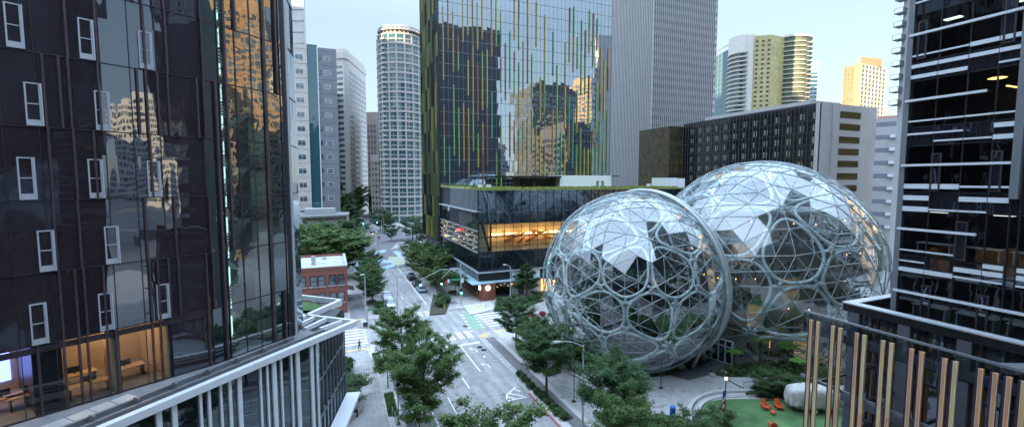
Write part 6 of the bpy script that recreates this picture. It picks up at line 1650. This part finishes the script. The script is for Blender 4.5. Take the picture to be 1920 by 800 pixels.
# rocks
def rock(px, py, s_, lab):
    p = gp(px, py, KH); bm = bmesh.new(); bmesh.ops.create_icosphere(bm, subdivisions=2, radius=s_); rr = random.Random(int(px))
    for v in bm.verts: v.co *= rr.uniform(.82, 1.12); v.co.z *= .55
    me = bpy.data.meshes.new('rock'); bm.to_mesh(me); bm.free(); me.materials.append(MATS.get('boulder') or mat('boulder', (.36,.33,.28), .9, var=.25, scale=2, bump=.5))
    o = bpy.data.objects.new('boulder', me); COL.objects.link(o); o.location = (p.x, p.y, KH+s_*.3); tag(o, lab, 'boulder', 'boulders beside the timber deck')
rock(1232, 694, .55, 'pale round boulder behind the plaza lamp, left'); rock(1279, 690, .7, 'long pale boulder left of the timber deck'); rock(1336, 704, .5, 'grey boulder at the deck edge, front'); rock(1357, 699, .55, 'tan boulder at the deck edge beside the tree fern')

# =================================================================== STREET FURNITURE
def streetlight(x, y, h, arm, rz, lab, name='street_light', sign=False, lit=False):
    t = thing(name, lab, 'street lamp', (x, y, 0), 'grey street lights')
    mb = MB(); mb.tube([(x,y,0),(x,y,h*.5),(x,y,h)], [.13,.10,.075], 8); mb.lathe((x,y,0), [(.24,0),(.24,.18),(.15,.4)], 10); mb.build('pole', M_lgrey, t)
    d = Vector((math.cos(rz), math.sin(rz), 0)); P = [Vector((x,y,h-.15))]+[Vector((x,y,h-.15))+d*arm*u+Vector((0,0,.65*math.sin(u*1.9))) for u in (.25,.5,.75,1)]
    mb = MB(); mb.tube(P, [.06,.05,.045,.04,.035], 6); mb.build('arm', M_lgrey, t)
    e = P[-1]; mb = MB(); mb.tube([e-d*.1, e+d*.25, e+d*.6, e+d*.8], [.06,.16,.15,.05], 8); mb.build('lamp_head', M_lgrey, t)
    return t
sl_ = streetlight(25.0, 40.4, 9.2, 2.6, R(165), 'tall grey streetlight with a curved arm and blue sign in front of the smaller dome')
mb = MB(); mb.box(25.2,25.8,40.3,40.33,3.4,4.5,0); ring = [(25.5+.17*math.cos(q*.5236), 40.28, 4.05+.17*math.sin(q*.5236)) for q in range(12)]; mb.add(ring[::-1], [tuple(range(12))], 1); mb.box(25.42,25.58,40.27,40.29,3.6,3.8,1)
mb.build('blue_sign', [mat('blue_sign_face', (.08,.22,.55), .5), M_white], sl_)
mb = MB(); mb.box(24.5,24.95,40.25,40.5,3.6,4.4); mb.box(24.7,25.2,40.2,40.3,2.6,3.2); mb.build('control_box', M_lgrey, sl_)
streetlight(5.6, 86.2, 9.0, .1, R(200), 'tall plain grey pole at the far left corner of the crossing') 
streetlight(11.0, 82.8, 9.3, 2.2, R(20), 'thin grey pole with a long arm left of the crossing centre')
streetlight(35.9, 88.3, 8.2, .9, R(150), 'grey streetlight before the white wall of the pavilion')
for (px, py, d, h, az, arm, lab) in ((709, 480, 150, 8.6, 170, 0.2, 'grey light pole behind the left street trees'), (776, 487, 142, 8.4, 170, 2.6, 'grey streetlight over the right street trees at the painted junction'), (680, 470, 158, 8.6, 20, 2.6, 'grey streetlight on the left of the painted junction'), (666, 448, 195, 9.0, 10, 2.6, 'grey streetlight beyond the painted junction, left side'), (719, 440, 205, 9.5, 170, 2.8, 'grey streetlight beyond the painted junction beside the rounded tower')):
    p = gp(px, py); streetlight(p.x, p.y, h, arm, R(az), lab)
def small_lamp(x, y, h, lab, globe=False, base=True, m=M_black):
    t = thing('lamp_post', lab, 'lamp post', (x, y, KH), 'small dark lamp posts')
    mb = MB(); mb.tube([(x,y,KH),(x,y,h)], [.065,.05], 8); mb.lathe((x,y,KH), [(.26,0),(.26,.06),(.1,.12),(.09,.5)], 10); mb.build('pole', m, t)
    mb = MB()
    if globe: mb.lathe((x,y,h), [(.08,0),(.14,.08),(.17,.18),(.12,.30),(.03,.34)], 12); mb.build('globe', M_globe, t)
    else: mb.lathe((x,y,h), [(.06,0),(.2,.12),(.27,.2),(.27,.25),(.2,.4),(.05,.5)], 10); mb.build('lamp_head', m, t)
    return t
small_lamp(6.5, 64.6, 4.2, 'black lamp post beside the left sidewalk, nearer the crossing'); small_lamp(6.3, 48.4, 4.4, 'black lamp post beside the bike racks on the left sidewalk')
def slim_lamp(px, py, h, lab):
    p = gp(px, py, KH); t = thing('lamp_post', lab, 'lamp post', (p.x, p.y, KH), 'small dark lamp posts'); mb = MB(); mb.tube([(p.x,p.y,KH),(p.x,p.y,h)], [.06,.05], 8); mb.lathe((p.x,p.y,KH), [(.28,0),(.28,.08),(.08,.12)], 10); mb.build('pole', M_black, t)
    mb = MB(); mb.tube([(p.x,p.y,h-.05),(p.x-.55,p.y,h+.02),(p.x-.9,p.y,h)], [.05,.07,.04], 6); mb.build('lamp_head', M_black, t)
slim_lamp(1076, 752, 7.2, 'slim black lamp post left of the tall grey streetlight'); slim_lamp(1239, 727, 4.6, 'slim dark lamp post standing on the open plaza'); slim_lamp(636+336, 660, 4.4, 'slim black lamp post at the foot of the dark corner tree')
fl = small_lamp(39.6, 34.6, 5.2, 'slim lamp post with a lit globe at the tip of the lawn', True)
ft = thing('flag', 'red and white striped flag hanging from the globe lamp post', 'flag', (39.4, 34.5, 2.0))
mb = MB(); rr = random.Random(1); pts = []
nx_, nz_ = 9, 14
for j in range(nz_):
    for i in range(nx_): a = i/8; z = 4.3-j*.19-a*.35; pts.append((39.52-a*.42+.05*math.sin(i*2.3+j*.3), 34.5+.07*math.sin(i*2.9+j*.25), z))
fs_ = []; ms_ = []
for j in range(nz_-1):
    for i in range(nx_-1): fs_.append((j*nx_+i, j*nx_+i+1, (j+1)*nx_+i+1, (j+1)*nx_+i)); ms_.append(2 if j < 4 else (i+j//2) % 2)
mb.v = pts; mb.f = fs_; mb.m = ms_; mb.build('cloth', [mat('flag_red', (.50,.03,.05), .7), mat('flag_white', (.7,.68,.68), .7), mat('flag_blue', (.04,.07,.25), .7)], ft)
def short_post(px, py, lab):
    p = gp(px, py, KH); t = thing('path_light', lab, 'path light', (p.x, p.y, KH), 'path lights'); mb = MB(); mb.box(p.x-.05,p.x+.05,p.y-.05,p.y+.05,KH,1.5); mb.box(p.x-.05,p.x+.5,p.y-.05,p.y+.05,1.5,1.58); mb.build('post', M_black, t)
short_post(1299, 806, 'short dark angled path light between the steps and the bush')
# handrails on the plaza
hr = thing('handrail', 'thin dark handrail running from the deck planting down to the curved steps', 'handrail', tuple(gp(1395,730,KH)))
mb = MB(); P = [gp(1352,706,KH)+Vector((0,0,.2)), gp(1394,729,KH)+Vector((0,0,.2))]; mb.tube([(*p_.xy, KH+.12) for p_ in P], .05, 4)
q0_, q1_ = gp(1394,729,KH), gp(1440,724,KH)
mb.tube([(q0_.x,q0_.y,KH),(q0_.x,q0_.y,1.0),(q1_.x,q1_.y,1.0),(q1_.x,q1_.y,KH)], .03, 5); mb.build('rail', M_black, hr)
# slatted shelter bench field beside the bike path
bn = thing('bench', 'long pale slatted bench rows between the trees and the smaller dome', 'bench', tuple(gp(1100,690,KH)))
mb = MB()
for k in range(9):
    p, q = gp(1066+k*13, 694-k*.8, KH+.45), gp(1100+k*13, 712-k*.8, KH+.45); strip(mb, [p, q], .25, KH+.35, KH+.45)
mb.build('slats', M_walkL, bn)
# traffic signals
def signal(x, y, z, facing, col, parent):
    d = Vector((math.cos(facing), math.sin(facing), 0)); s_ = Vector((-d.y, d.x, 0)); mb = MB(); c = Vector((x,y,z))
    P = lambda a, b, h: tuple(c+d*a+s_*b+Vector((0,0,h)))
    mb.add([P(-.15,-.2,0),P(.12,-.2,0),P(.12,.2,0),P(-.15,.2,0),P(-.15,-.2,1.15),P(.12,-.2,1.15),P(.12,.2,1.15),P(-.15,.2,1.15)], [(0,3,2,1),(4,5,6,7),(0,1,5,4),(1,2,6,5),(2,3,7,6),(3,0,4,7)]); mb.build('signal_head', M_black, parent)
    mb = MB(); h = .2 if col == 'g' else .95; cc_ = c+d*.13+Vector((0,0,h)); mb.add([tuple(cc_+d*.02+s_*math.cos(k*.5236)*.14+Vector((0,0,math.sin(k*.5236)*.14))) for k in range(12)], [tuple(range(12))]); mb.build('signal_light', M_sgreen if col == 'g' else M_sred, parent)
def mast(x, y, h, arms, lab, signs=(), grp='traffic signal masts', pole_h=None):
    t = thing('traffic_signal', lab, 'traffic signal', (x, y, 0), grp); ph = pole_h or h+.4
    mb = MB(); mb.tube([(x,y,0),(x,y,ph)], [.15,.11], 8); mb.build('pole', M_lgrey, t)
    for (tx, ty, tz, col) in arms:
        if abs(tx-x)+abs(ty-y) > .8: mb = MB(); mb.tube([(x,y,h),(x*.5+tx*.5,y*.5+ty*.5,h+.25),(tx,ty,tz+1.3)], [.08,.06,.045], 6); mb.build('mast_arm', M_lgrey, t)
        if col: signal(tx, ty, tz, -math.pi/2, col, t)
    for (sx, sy, sz, w_, h_, m_) in signs: mb = MB(); mb.box(sx-w_/2, sx+w_/2, sy-.06, sy-.02, sz, sz+h_); mb.build('sign', m_, t)
    return t
M_sg = mat('green_sign_face', (.02,.28,.15), .5, var=.05); M_ss = mat('white_sign_face', (.6,.62,.64), .5, var=.05)
mast(25.6, 91.4, 7.9, [(21.4, 91.6, 4.9, 'g'), (17.0, 91.8, 5.0, 'g'), (25.6, 91.2, 2.6, 'g')], 'grey signal mast with long arm, green lights and green street sign at the wood corner', [(24.3,91.3,5.6,1.9,.4,M_sg), (22.9,91.3,5.2,.55,.8,M_ss), (25.9,91.2,5.0,.6,1.0,M_ss), (22.3,91.3,4.9,.5,.8,mat('red_sign_face',(.5,.03,.04),.5))], pole_h=9.3)
mast(5.7, 83.9, 3.6, [(5.5,83.9,2.4,None)], 'short signal pole with pedestrian signals at the far left corner', [(6.4,83.8,3.2,1.2,.3,M_sg)])
mast(10.3, 77.4, 8.4, [], 'bare grey pole beside the big left corner tree') if False else None
p = gp(660, 440); mast(p.x, p.y, 6.0, [(p.x+2.5, p.y, 5.2, 'g'), (p.x+5.5, p.y, 5.3, 'g')], 'far signal mast with green lights on the left beyond the painted junction')
p = gp(716, 438); mast(p.x, p.y, 6.4, [(p.x-2.2, p.y, 5.6, 'g')], 'far signal mast with green street sign beside the rounded tower', [(p.x-2.6,p.y-.1,7.0,2.4,.6,M_sg)])
p = gp(699, 458); mast(p.x, p.y, 3.6, [(p.x-7.0, p.y, 2.2, 'r'), (p.x, p.y, 3.6, 'r')], 'red signals at the painted junction') 
p = gp(660, 392); mast(p.x, p.y, 8, [(p.x+4, p.y, 6.6, 'g'), (p.x+12, p.y, 6.6, 'g')], 'furthest signal mast with green lights far up the street')
def red_sign(px, py, lab):
    p = gp(px, py); t = thing('stop_sign', lab, 'road sign', (p.x, p.y, 0), 'round red signs at the junction'); mb = MB(); mb.tube([(p.x,p.y,0),(p.x,p.y,2.9)], .05, 5); mb.build('post', M_mgrey, t)
    mb = MB(); mb.add([(p.x+.62*math.cos(k*.7854+.39), p.y-.08, 2.9+.62*math.sin(k*.7854+.39)) for k in range(8)], [tuple(range(8))]); mb.add([(p.x+.62*math.cos(k*.7854+.39), p.y-.05, 2.9+.62*math.sin(k*.7854+.39)) for k in range(8)][::-1], [tuple(range(8))]); mb.build('sign_face', MATS['red_sign_face'], t)
red_sign(693, 459, 'round red sign left of the other one at the painted junction'); red_sign(711, 458, 'round red sign right of the other one at the painted junction')
# bike racks, planters, signal cabinet, hydrant, posts
for i, (px, py) in enumerate(((741,786),(746,797),(736,778))):
    p = gp(px, py, KH); t = thing('bike_rack', ['grey hoop bike rack, nearest the bottom edge but one', 'grey hoop bike rack, nearest the bottom edge', 'grey hoop bike rack closest to the grass strip'][i], 'bike rack', (p.x, p.y, KH), 'hoop bike racks')
    mb = MB(); mb.tube([(p.x,p.y-.35,KH),(p.x,p.y-.35,.85),(p.x,p.y-.2,1.0),(p.x,p.y+.2,1.0),(p.x,p.y+.35,.85),(p.x,p.y+.35,KH)], .035, 5); mb.build('hoop', M_lgrey, t)
def cyl_thing(nm, lab, cat, px, py, prof, m, grp=None):
    p = gp(px, py, KH); mb = MB(); mb.lathe((p.x, p.y, KH), prof, 14); return tag(mb.build(nm, m, None, True), lab, cat, grp)
cyl_thing('litter_bin', 'bright blue rounded bin standing on the plaza edge', 'bin', 1261, 783, [(.3,0),(.32,.05),(.32,1.15),(.34,1.2),(.3,1.4),(.1,1.5)], M_bluep)
cyl_thing('hydrant', 'pale bollard on the pavement edge before the pavilion hedge', 'bollard', 985, 579, [(.18,0),(.18,.1),(.13,.15),(.13,.8),(.17,.85),(.1,1.05)], M_wht)
cyl_thing('hydrant', 'small orange hydrant beside the round corner shrub', 'hydrant', 833, 578, [(.18,0),(.14,.1),(.14,.6),(.17,.65),(.05,.8)], mat('hydrant_yellow', (.6,.3,.05), .5))
cb = thing('signal_cabinet', 'white signal cabinet with black box at the far left corner', 'cabinet', tuple(gp(683,612,KH))); p = gp(683,612,KH)
mb = MB(); mb.box(p.x-.5,p.x+.4,p.y-.4,p.y+.4,KH,1.2); mb.build('body', M_wht, cb); mb = MB(); mb.box(p.x-.2,p.x+.55,p.y-.5,p.y-.38,.3,1.0); mb.build('door', M_black, cb)
gpn = gp(667,781,KH); g_ = thing('parapet_sign', 'dark square utility box on the slanted low wall by the podium foot', 'utility box', tuple(gpn)); mb = MB(); mb.box(gpn.x-.25,gpn.x+.25,gpn.y-.15,gpn.y+.15,KH,1.0); mb.build('body', M_black, g_)
mb = MB(); strip(mb, [gp(645,800,KH), gp(678,772,KH)], .25, KH, .75); tag(mb.build('low_wall', mat('pinkish_wall', (.38,.33,.33), .8)), 'low slanted pinkish wall at the bottom beside the podium foot', 'wall')
# A-frame board on the corner by the shop
p = gp(915,575,KH); t = thing('round_barrel_sign', 'white framed sidewalk board with red round mark by the wood corner', 'board', tuple(p)); mb = MB()
mb.add([(p.x-.5,p.y-.4,KH),(p.x+.5,p.y-.4,KH),(p.x+.5,p.y,1.2),(p.x-.5,p.y,1.2)], [(0,1,2,3)]); mb.add([(p.x-.5,p.y+.4,KH),(p.x-.5,p.y+.01,1.2),(p.x+.5,p.y+.01,1.2),(p.x+.5,p.y+.4,KH)], [(0,1,2,3)]); mb.build('panel', M_wht, t)
mb = MB(); mb.add([(p.x+.26*math.cos(k*.5236), p.y-.33+.37*(.45+.26*math.sin(k*.5236))/1.08-.03, KH+.45+.26*math.sin(k*.5236)) for k in range(12)], [tuple(range(12))]); mb.build('mark', MATS['red_sign_face'], t)

# =================================================================== VEHICLES
def car(x, y, rz, lab, m, kind='hatch', lights=False):
    t = bpy.data.objects.new('parked_car', None); COL.objects.link(t); t.location = (x, y, .014); t.rotation_euler.z = rz; tag(t, lab, 'pickup truck' if kind == 'pickup' else 'car', 'cars parked along the kerb'); t['org'] = (0,0,0)
    W2 = .9 if kind != 'pickup' else 1.0
    prof = {'hatch': [(-2.1,.35),(-2.12,.75),(-1.95,.98),(-1.75,1.05),(-1.2,1.08),(1.0,1.0),(1.9,.82),(2.1,.6),(2.1,.32)],
            'suv': [(-2.25,.4),(-2.28,.85),(-2.2,1.1),(1.1,1.12),(2.1,.98),(2.28,.7),(2.28,.38)],
            'pickup': [(-2.75,.5),(-2.78,.95),(-2.7,1.1),(1.3,1.15),(2.4,1.05),(2.65,.8),(2.65,.45)]}[kind]
    cab = {'hatch': [(-1.95,1.0),(-1.55,1.42),(-1.2,1.48),(.1,1.48),(.55,1.38),(1.25,1.0)], 'suv': [(-2.15,1.1),(-1.95,1.62),(-1.6,1.7),(.2,1.7),(.6,1.58),(1.2,1.1)], 'pickup': [(-.9,1.1),(-.75,1.72),(-.5,1.8),(.55,1.8),(.85,1.68),(1.45,1.12)]}[kind]
    def ext(pr, w0, w1, m_, nm, inset=0):
        mb = MB(); n_ = len(pr); zmx = max(p_[1] for p_ in pr); zmn = min(p_[1] for p_ in pr)
        ws = [w0+(w1-w0)*((p_[1]-zmn)/(zmx-zmn)) for p_ in pr]
        vs = [(p_[0], -w_, p_[1]) for p_, w_ in zip(pr, ws)]+[(p_[0], w_, p_[1]) for p_, w_ in zip(pr, ws)]
        mb.add(vs, [tuple(range(n_))[::-1], tuple(range(n_, 2*n_))]+[(i, (i+1)%n_, n_+(i+1)%n_, n_+i) for i in range(n_)]); o = mb.build(nm, m_, t)
        md = o.modifiers.new('b', 'BEVEL'); md.width = .06; md.segments = 2; md.limit_method = 'ANGLE'; return o
    ext(prof, W2, W2*.94, m, 'body'); ext(cab, W2*.93, W2*.74, M_gW, 'windows')
    rf_ = [p_ for p_ in cab if p_[1] > cab[0][1]+.3]; mb = MB(); z = max(p_[1] for p_ in cab); xs = [p_[0] for p_ in rf_]
    mb.box(min(xs)+.1, max(xs)-.1, -W2*.73, W2*.73, z-.03, z+.03); 
    for sx in (min(xs)+.05, (min(xs)+max(xs))/2):
        for sy in (-1, 1): mb.box(sx-.05, sx+.05, sy*W2*.86-.04, sy*W2*.86+.04, cab[0][1], z-.1)
    mb.build('roof', m, t)
    if kind == 'pickup': mb = MB(); mb.box(-2.6,-1.0,-.8,.8,1.05,1.16); mb.build('cargo_bed', M_black, t)
    wx = 1.3 if kind != 'pickup' else 1.75
    for sx in (-wx, wx):
        for sy in (-1, 1):
            mb = MB(); n_ = 14; r_ = .33 if kind == 'hatch' else .38
            vs = [(sx+r_*math.cos(2*math.pi*k/n_), sy*(W2-.2), r_+r_*math.sin(2*math.pi*k/n_)) for k in range(n_)]+[(sx+r_*math.cos(2*math.pi*k/n_), sy*(W2+.02), r_+r_*math.sin(2*math.pi*k/n_)) for k in range(n_)]
            mb.add(vs, [tuple(range(n_)), tuple(range(2*n_-1, n_-1, -1))]+[(k, (k+1)%n_, n_+(k+1)%n_, n_+k) for k in range(n_)]); mb.build('wheel', M_rub, t)
    xe = prof[-2][0]; 
    for sy in (-1, 1): mb = MB(); mb.box(xe-.1, xe+.02, sy*W2*.72-.16, sy*W2*.72+.16, .62, .76); mb.build('headlight', M_wht, t)
    xb = prof[1][0]
    for sy in (-1, 1): mb = MB(); mb.box(xb-.02, xb+.1, sy*W2*.78-.1, sy*W2*.78+.1, .75, .95); mb.build('tail_light', MATS['red_sign_face'], t)
    mb = MB(); mb.box(xe-.05, xe+.04, -.4, .4, .4, .58); mb.build('grille', M_black, t)
    return t
pw = mat('white_car_paint', (.62,.64,.66), .25, var=.03); ps = mat('silver_blue_car_paint', (.30,.42,.52), .25, metal=.4, var=.03); pk = mat('black_car_paint', (.02,.022,.028), .2, var=.03); pd = mat('dark_grey_car_paint', (.10,.105,.11), .25, metal=.4, var=.03)
car(11.3, 96.2, -math.pi/2, 'white hatchback parked by the left planter, nearest the crossing', pw)
car(11.3, 102.2, -math.pi/2, 'white pickup truck parked behind the white hatchback', pw, 'pickup')
car(19.9, 107.0, math.pi/2, 'silver blue hatchback parked on the right of the next block', ps)
car(19.9, 113.0, math.pi/2, 'dark grey car with pale roof parked between the silver blue and black cars', pd, 'hatch')
car(19.9, 121.0, math.pi/2, 'black utility vehicle parked furthest along the right curb of the next block', pk, 'suv')
for (px, py, rz, m_, k, lab) in ((697, 436, math.pi/2, pk, 'hatch', 'dark car driving away beyond the painted junction'), (695, 428, math.pi/2, pw, 'suv', 'pale van ahead of the dark car beyond the painted junction'), (693, 424, math.pi/2, pk, 'suv', 'dark car furthest ahead on the far street'), (756, 462, .2, pw, 'hatch', 'white car crossing at the painted junction on the right'), (768, 457, .2, pd, 'hatch', 'grey car crossing at the painted junction behind the white one')):
    p = gp(px, py); car(p.x, p.y, rz, lab, m_, k)
# covered trailer on the lawn
tl = gp(1522, 768, KH); T_ = thing('covered_trailer', 'rounded trailer under a pale grey tarpaulin parked on the lawn edge', 'trailer', (tl.x, tl.y, KH))
bm = bmesh.new(); bmesh.ops.create_cube(bm, size=1.0); bmesh.ops.subdivide_edges(bm, edges=bm.edges, cuts=15, use_grid_fill=True); rr = random.Random(4)
for v in bm.verts:
    c = v.co*2
    k = (abs(c.x)**4+abs(c.y)**4+abs(c.z)**4)**.25
    c = c/k*1.0 if k > 0 else c
    z = c.z*1.3+1.72; fold = (.07*math.sin(c.x*17+c.y*13)+.04*math.sin(c.x*31-c.y*7))*max(0, 1-c.z)
    v.co = Vector((c.x*(2.9+fold*2), c.y*(1.2+fold), z-(.16*c.x*c.x if c.z > 0 else 0)+.04*math.sin(c.x*9+c.y*5)+(.06*math.sin(c.x*12) if c.z < -.9 else 0)))
me = bpy.data.meshes.new('tarpaulin'); bm.to_mesh(me); bm.free(); me.materials.append(M_tarp); me.polygons.foreach_set('use_smooth', [True]*len(me.polygons))
o = bpy.data.objects.new('tarpaulin', me); COL.objects.link(o); o.parent = T_; T_.rotation_euler.z = R(-26); T_['org'] = (0,0,0)
for sx in (-.2, 1.9):
    for sy in (-1.0, 1.0):
        mb = MB(); n_ = 16; vs = [(sx+.38*math.cos(2*math.pi*k/n_), sy-.1, .38+.38*math.sin(2*math.pi*k/n_)) for k in range(n_)]+[(sx+.38*math.cos(2*math.pi*k/n_), sy+.1, .38+.38*math.sin(2*math.pi*k/n_)) for k in range(n_)]
        mb.add(vs, [tuple(range(n_)), tuple(range(2*n_-1, n_-1, -1))]+[(k, (k+1)%n_, n_+(k+1)%n_, n_+k) for k in range(n_)]); mb.build('wheel', M_rub, T_)
        mb = MB(); mb.add([(sx+.2*math.cos(2*math.pi*k/n_), sy-.12, .38+.2*math.sin(2*math.pi*k/n_)) for k in range(n_)], [tuple(range(n_))]); mb.build('hubcap', M_wht, T_)
# adirondack chairs
def chair(px, py, rz, lab):
    p = gp(px, py, KH); t = bpy.data.objects.new('garden_chair', None); COL.objects.link(t); t.location = (p.x, p.y, KH+.02); t.rotation_euler.z = rz; tag(t, lab, 'garden chair', 'orange red garden chairs on the lawn'); t['org'] = (0,0,0)
    mb = MB()
    for k in range(6): y = -.5+k*.15; mb.box(-.29,.29,y,y+.13,.36-k*.03,.39-k*.03)
    mb.build('seat', M_orange, t)
    mb = MB()
    for k in range(5):
        x = -.28+k*.115; h = 1.02-abs(k-2)*.05
        mb.add([(x,.3,.2),(x+.1,.3,.2),(x+.1,.62,h),(x,.62,h),(x,.33,.2),(x+.1,.33,.2),(x+.1,.65,h),(x,.65,h)], [(0,1,2,3),(7,6,5,4),(0,4,5,1),(1,5,6,2),(2,6,7,3),(3,7,4,0)])
    mb.build('backrest', M_orange, t)
    for sx in (-1, 1):
        mb = MB(); mb.box(sx*.36-.07, sx*.36+.07, -.55, .35, .56, .59); mb.build('armrest', M_orange, t)
        mb = MB(); mb.box(sx*.33-.02, sx*.33+.02, -.52, -.42, 0, .56); mb.build('leg', M_orange, t)
        mb = MB(); mb.box(sx*.33-.02, sx*.33+.02, .3, .4, 0, .56); mb.add([(sx*.31-.02,-.5,.3),(sx*.31+.02,-.5,.3),(sx*.31+.02,.6,.0),(sx*.31-.02,.6,.0),(sx*.31-.02,-.5,.4),(sx*.31+.02,-.5,.4),(sx*.31+.02,.6,.1),(sx*.31-.02,.6,.1)], [(0,3,2,1),(4,5,6,7),(0,1,5,4),(1,2,6,5),(2,3,7,6),(3,0,4,7)]); mb.build('leg', M_orange, t)
chair(1435, 766, R(-24), 'orange red slatted garden chair on the lawn, left of the pair'); chair(1460, 766, R(-34), 'orange red slatted garden chair on the lawn, right of the pair nearest the trailer'); chair(1449, 803, R(140), 'orange red slatted garden chair alone at the bottom of the lawn')
for (px, py, lab) in ((1449, 777, 'small orange red side table between the pair of garden chairs'),):
    p = gp(px, py, KH); t = thing('side_table', lab, 'side table', (p.x, p.y, KH)); mb = MB(); mb.box(p.x-.25,p.x+.25,p.y-.25,p.y+.25,.5,.55); mb.build('table_top', M_orange, t)
    for sx in (-.2,.2):
        for sy in (-.2,.2): mb = MB(); mb.box(p.x+sx-.03,p.x+sx+.03,p.y+sy-.03,p.y+sy+.03,KH+.02,.5); mb.build('leg', M_orange, t)
# =================================================================== PEOPLE
def person(px, py, rz, lab, top_m, leg_m, skin_m, stride=.22, hair_m=None, vest=None):
    p = gp(px, py, KH); t = bpy.data.objects.new('person', None); COL.objects.link(t); t.location = (p.x, p.y, KH); t.rotation_euler.z = rz; tag(t, lab, 'person'); t['org'] = (0,0,0)
    V = [(0,0,.95,.14,.11),(0,0,1.12,.13,.10),(0,0,1.32,.16,.11),(0,0,1.45,.13,.10),(0,0,1.53,.055,.055),(0,.01,1.63,.085,.10),(0,.01,1.73,.08,.09),
         (.09,0,.86,.09,.09),(.10,stride*.5,.48,.06,.06),(.10,stride*.4-.02,.09,.04,.04),(.10,stride*.4+.12,.03,.035,.03),
         (-.09,0,.86,.09,.09),(-.10,-stride*.3,.48,.06,.06),(-.10,-stride-.05,.1,.04,.04),(-.10,-stride+.1,.03,.035,.03),
         (.2,0,1.43,.06,.06),(.25,-.04,1.16,.042,.042),(.25,.06,.93,.032,.032),(.25,.1,.84,.04,.025),
         (-.2,0,1.43,.06,.06),(-.25,.05,1.16,.042,.042),(-.25,.14,.95,.032,.032),(-.25,.18,.87,.04,.025)]
    E_ = [(0,1),(1,2),(2,3),(3,4),(4,5),(5,6),(0,7),(7,8),(8,9),(9,10),(0,11),(11,12),(12,13),(13,14),(3,15),(15,16),(16,17),(17,18),(3,19),(19,20),(20,21),(21,22)]
    me = bpy.data.meshes.new('body'); me.from_pydata([v[:3] for v in V], E_, []); o = bpy.data.objects.new('body', me); COL.objects.link(o); o.parent = t
    for m_ in (skin_m, top_m, leg_m): me.materials.append(m_)
    sk = o.modifiers.new('skin', 'SKIN'); 
    for i, v in enumerate(V): me.skin_vertices[0].data[i].radius = (v[3], v[4])
    me.skin_vertices[0].data[0].use_root = True
    ss_ = o.modifiers.new('s', 'SUBSURF'); ss_.levels = 1; ss_.render_levels = 1
    dg = bpy.context.evaluated_depsgraph_get(); m2 = bpy.data.meshes.new_from_object(o.evaluated_get(dg)); o.modifiers.clear(); o.data = m2
    m2.materials.clear()
    for m_ in (skin_m, top_m, leg_m): m2.materials.append(m_)
    for pl in m2.polygons:
        z = pl.center.z; pl.use_smooth = True
        pl.material_index = 0 if (z > 1.5 or (abs(pl.center.x) > .18 and z < 1.15 and z > .7)) else (1 if z > .93 else 2)
    mb = MB(); mb.lathe((0,-.005,1.60), [(.085,0),(.10,.06),(.10,.13),(.07,.19),(.02,.21)], 10); mb.build('hair', hair_m or M_black, t)
    if vest: mb = MB(); mb.lathe((0,0,.98), [(.17,0),(.165,.2),(.19,.38),(.14,.5)], 12); o2 = mb.build('vest', vest, t); o2.scale = (1.15, .85, 1)
    return t
skin = mat('skin', (.38,.24,.18), .6, var=.05)
person(674, 657, R(170), 'person in dark clothes walking on the left sidewalk toward the crossing', mat('dark_jacket', (.02,.022,.03), .8), mat('dark_trousers', (.03,.03,.035), .8), skin)
person(1281, 806, R(200), 'person in an orange vest standing near the blue bin', mat('dark_shirt', (.05,.05,.06), .8), M_black, skin, .05, vest=mat('orange_vest', (.75,.25,.10), .7))
person(666, 448, R(160), 'distant person in dark clothes standing at the far left street corner', MATS['dark_jacket'], MATS['dark_trousers'], skin, .1)
for o in bpy.data.objects:
    for k in ('org', 'nwin'):
        if k in o: del o[k]
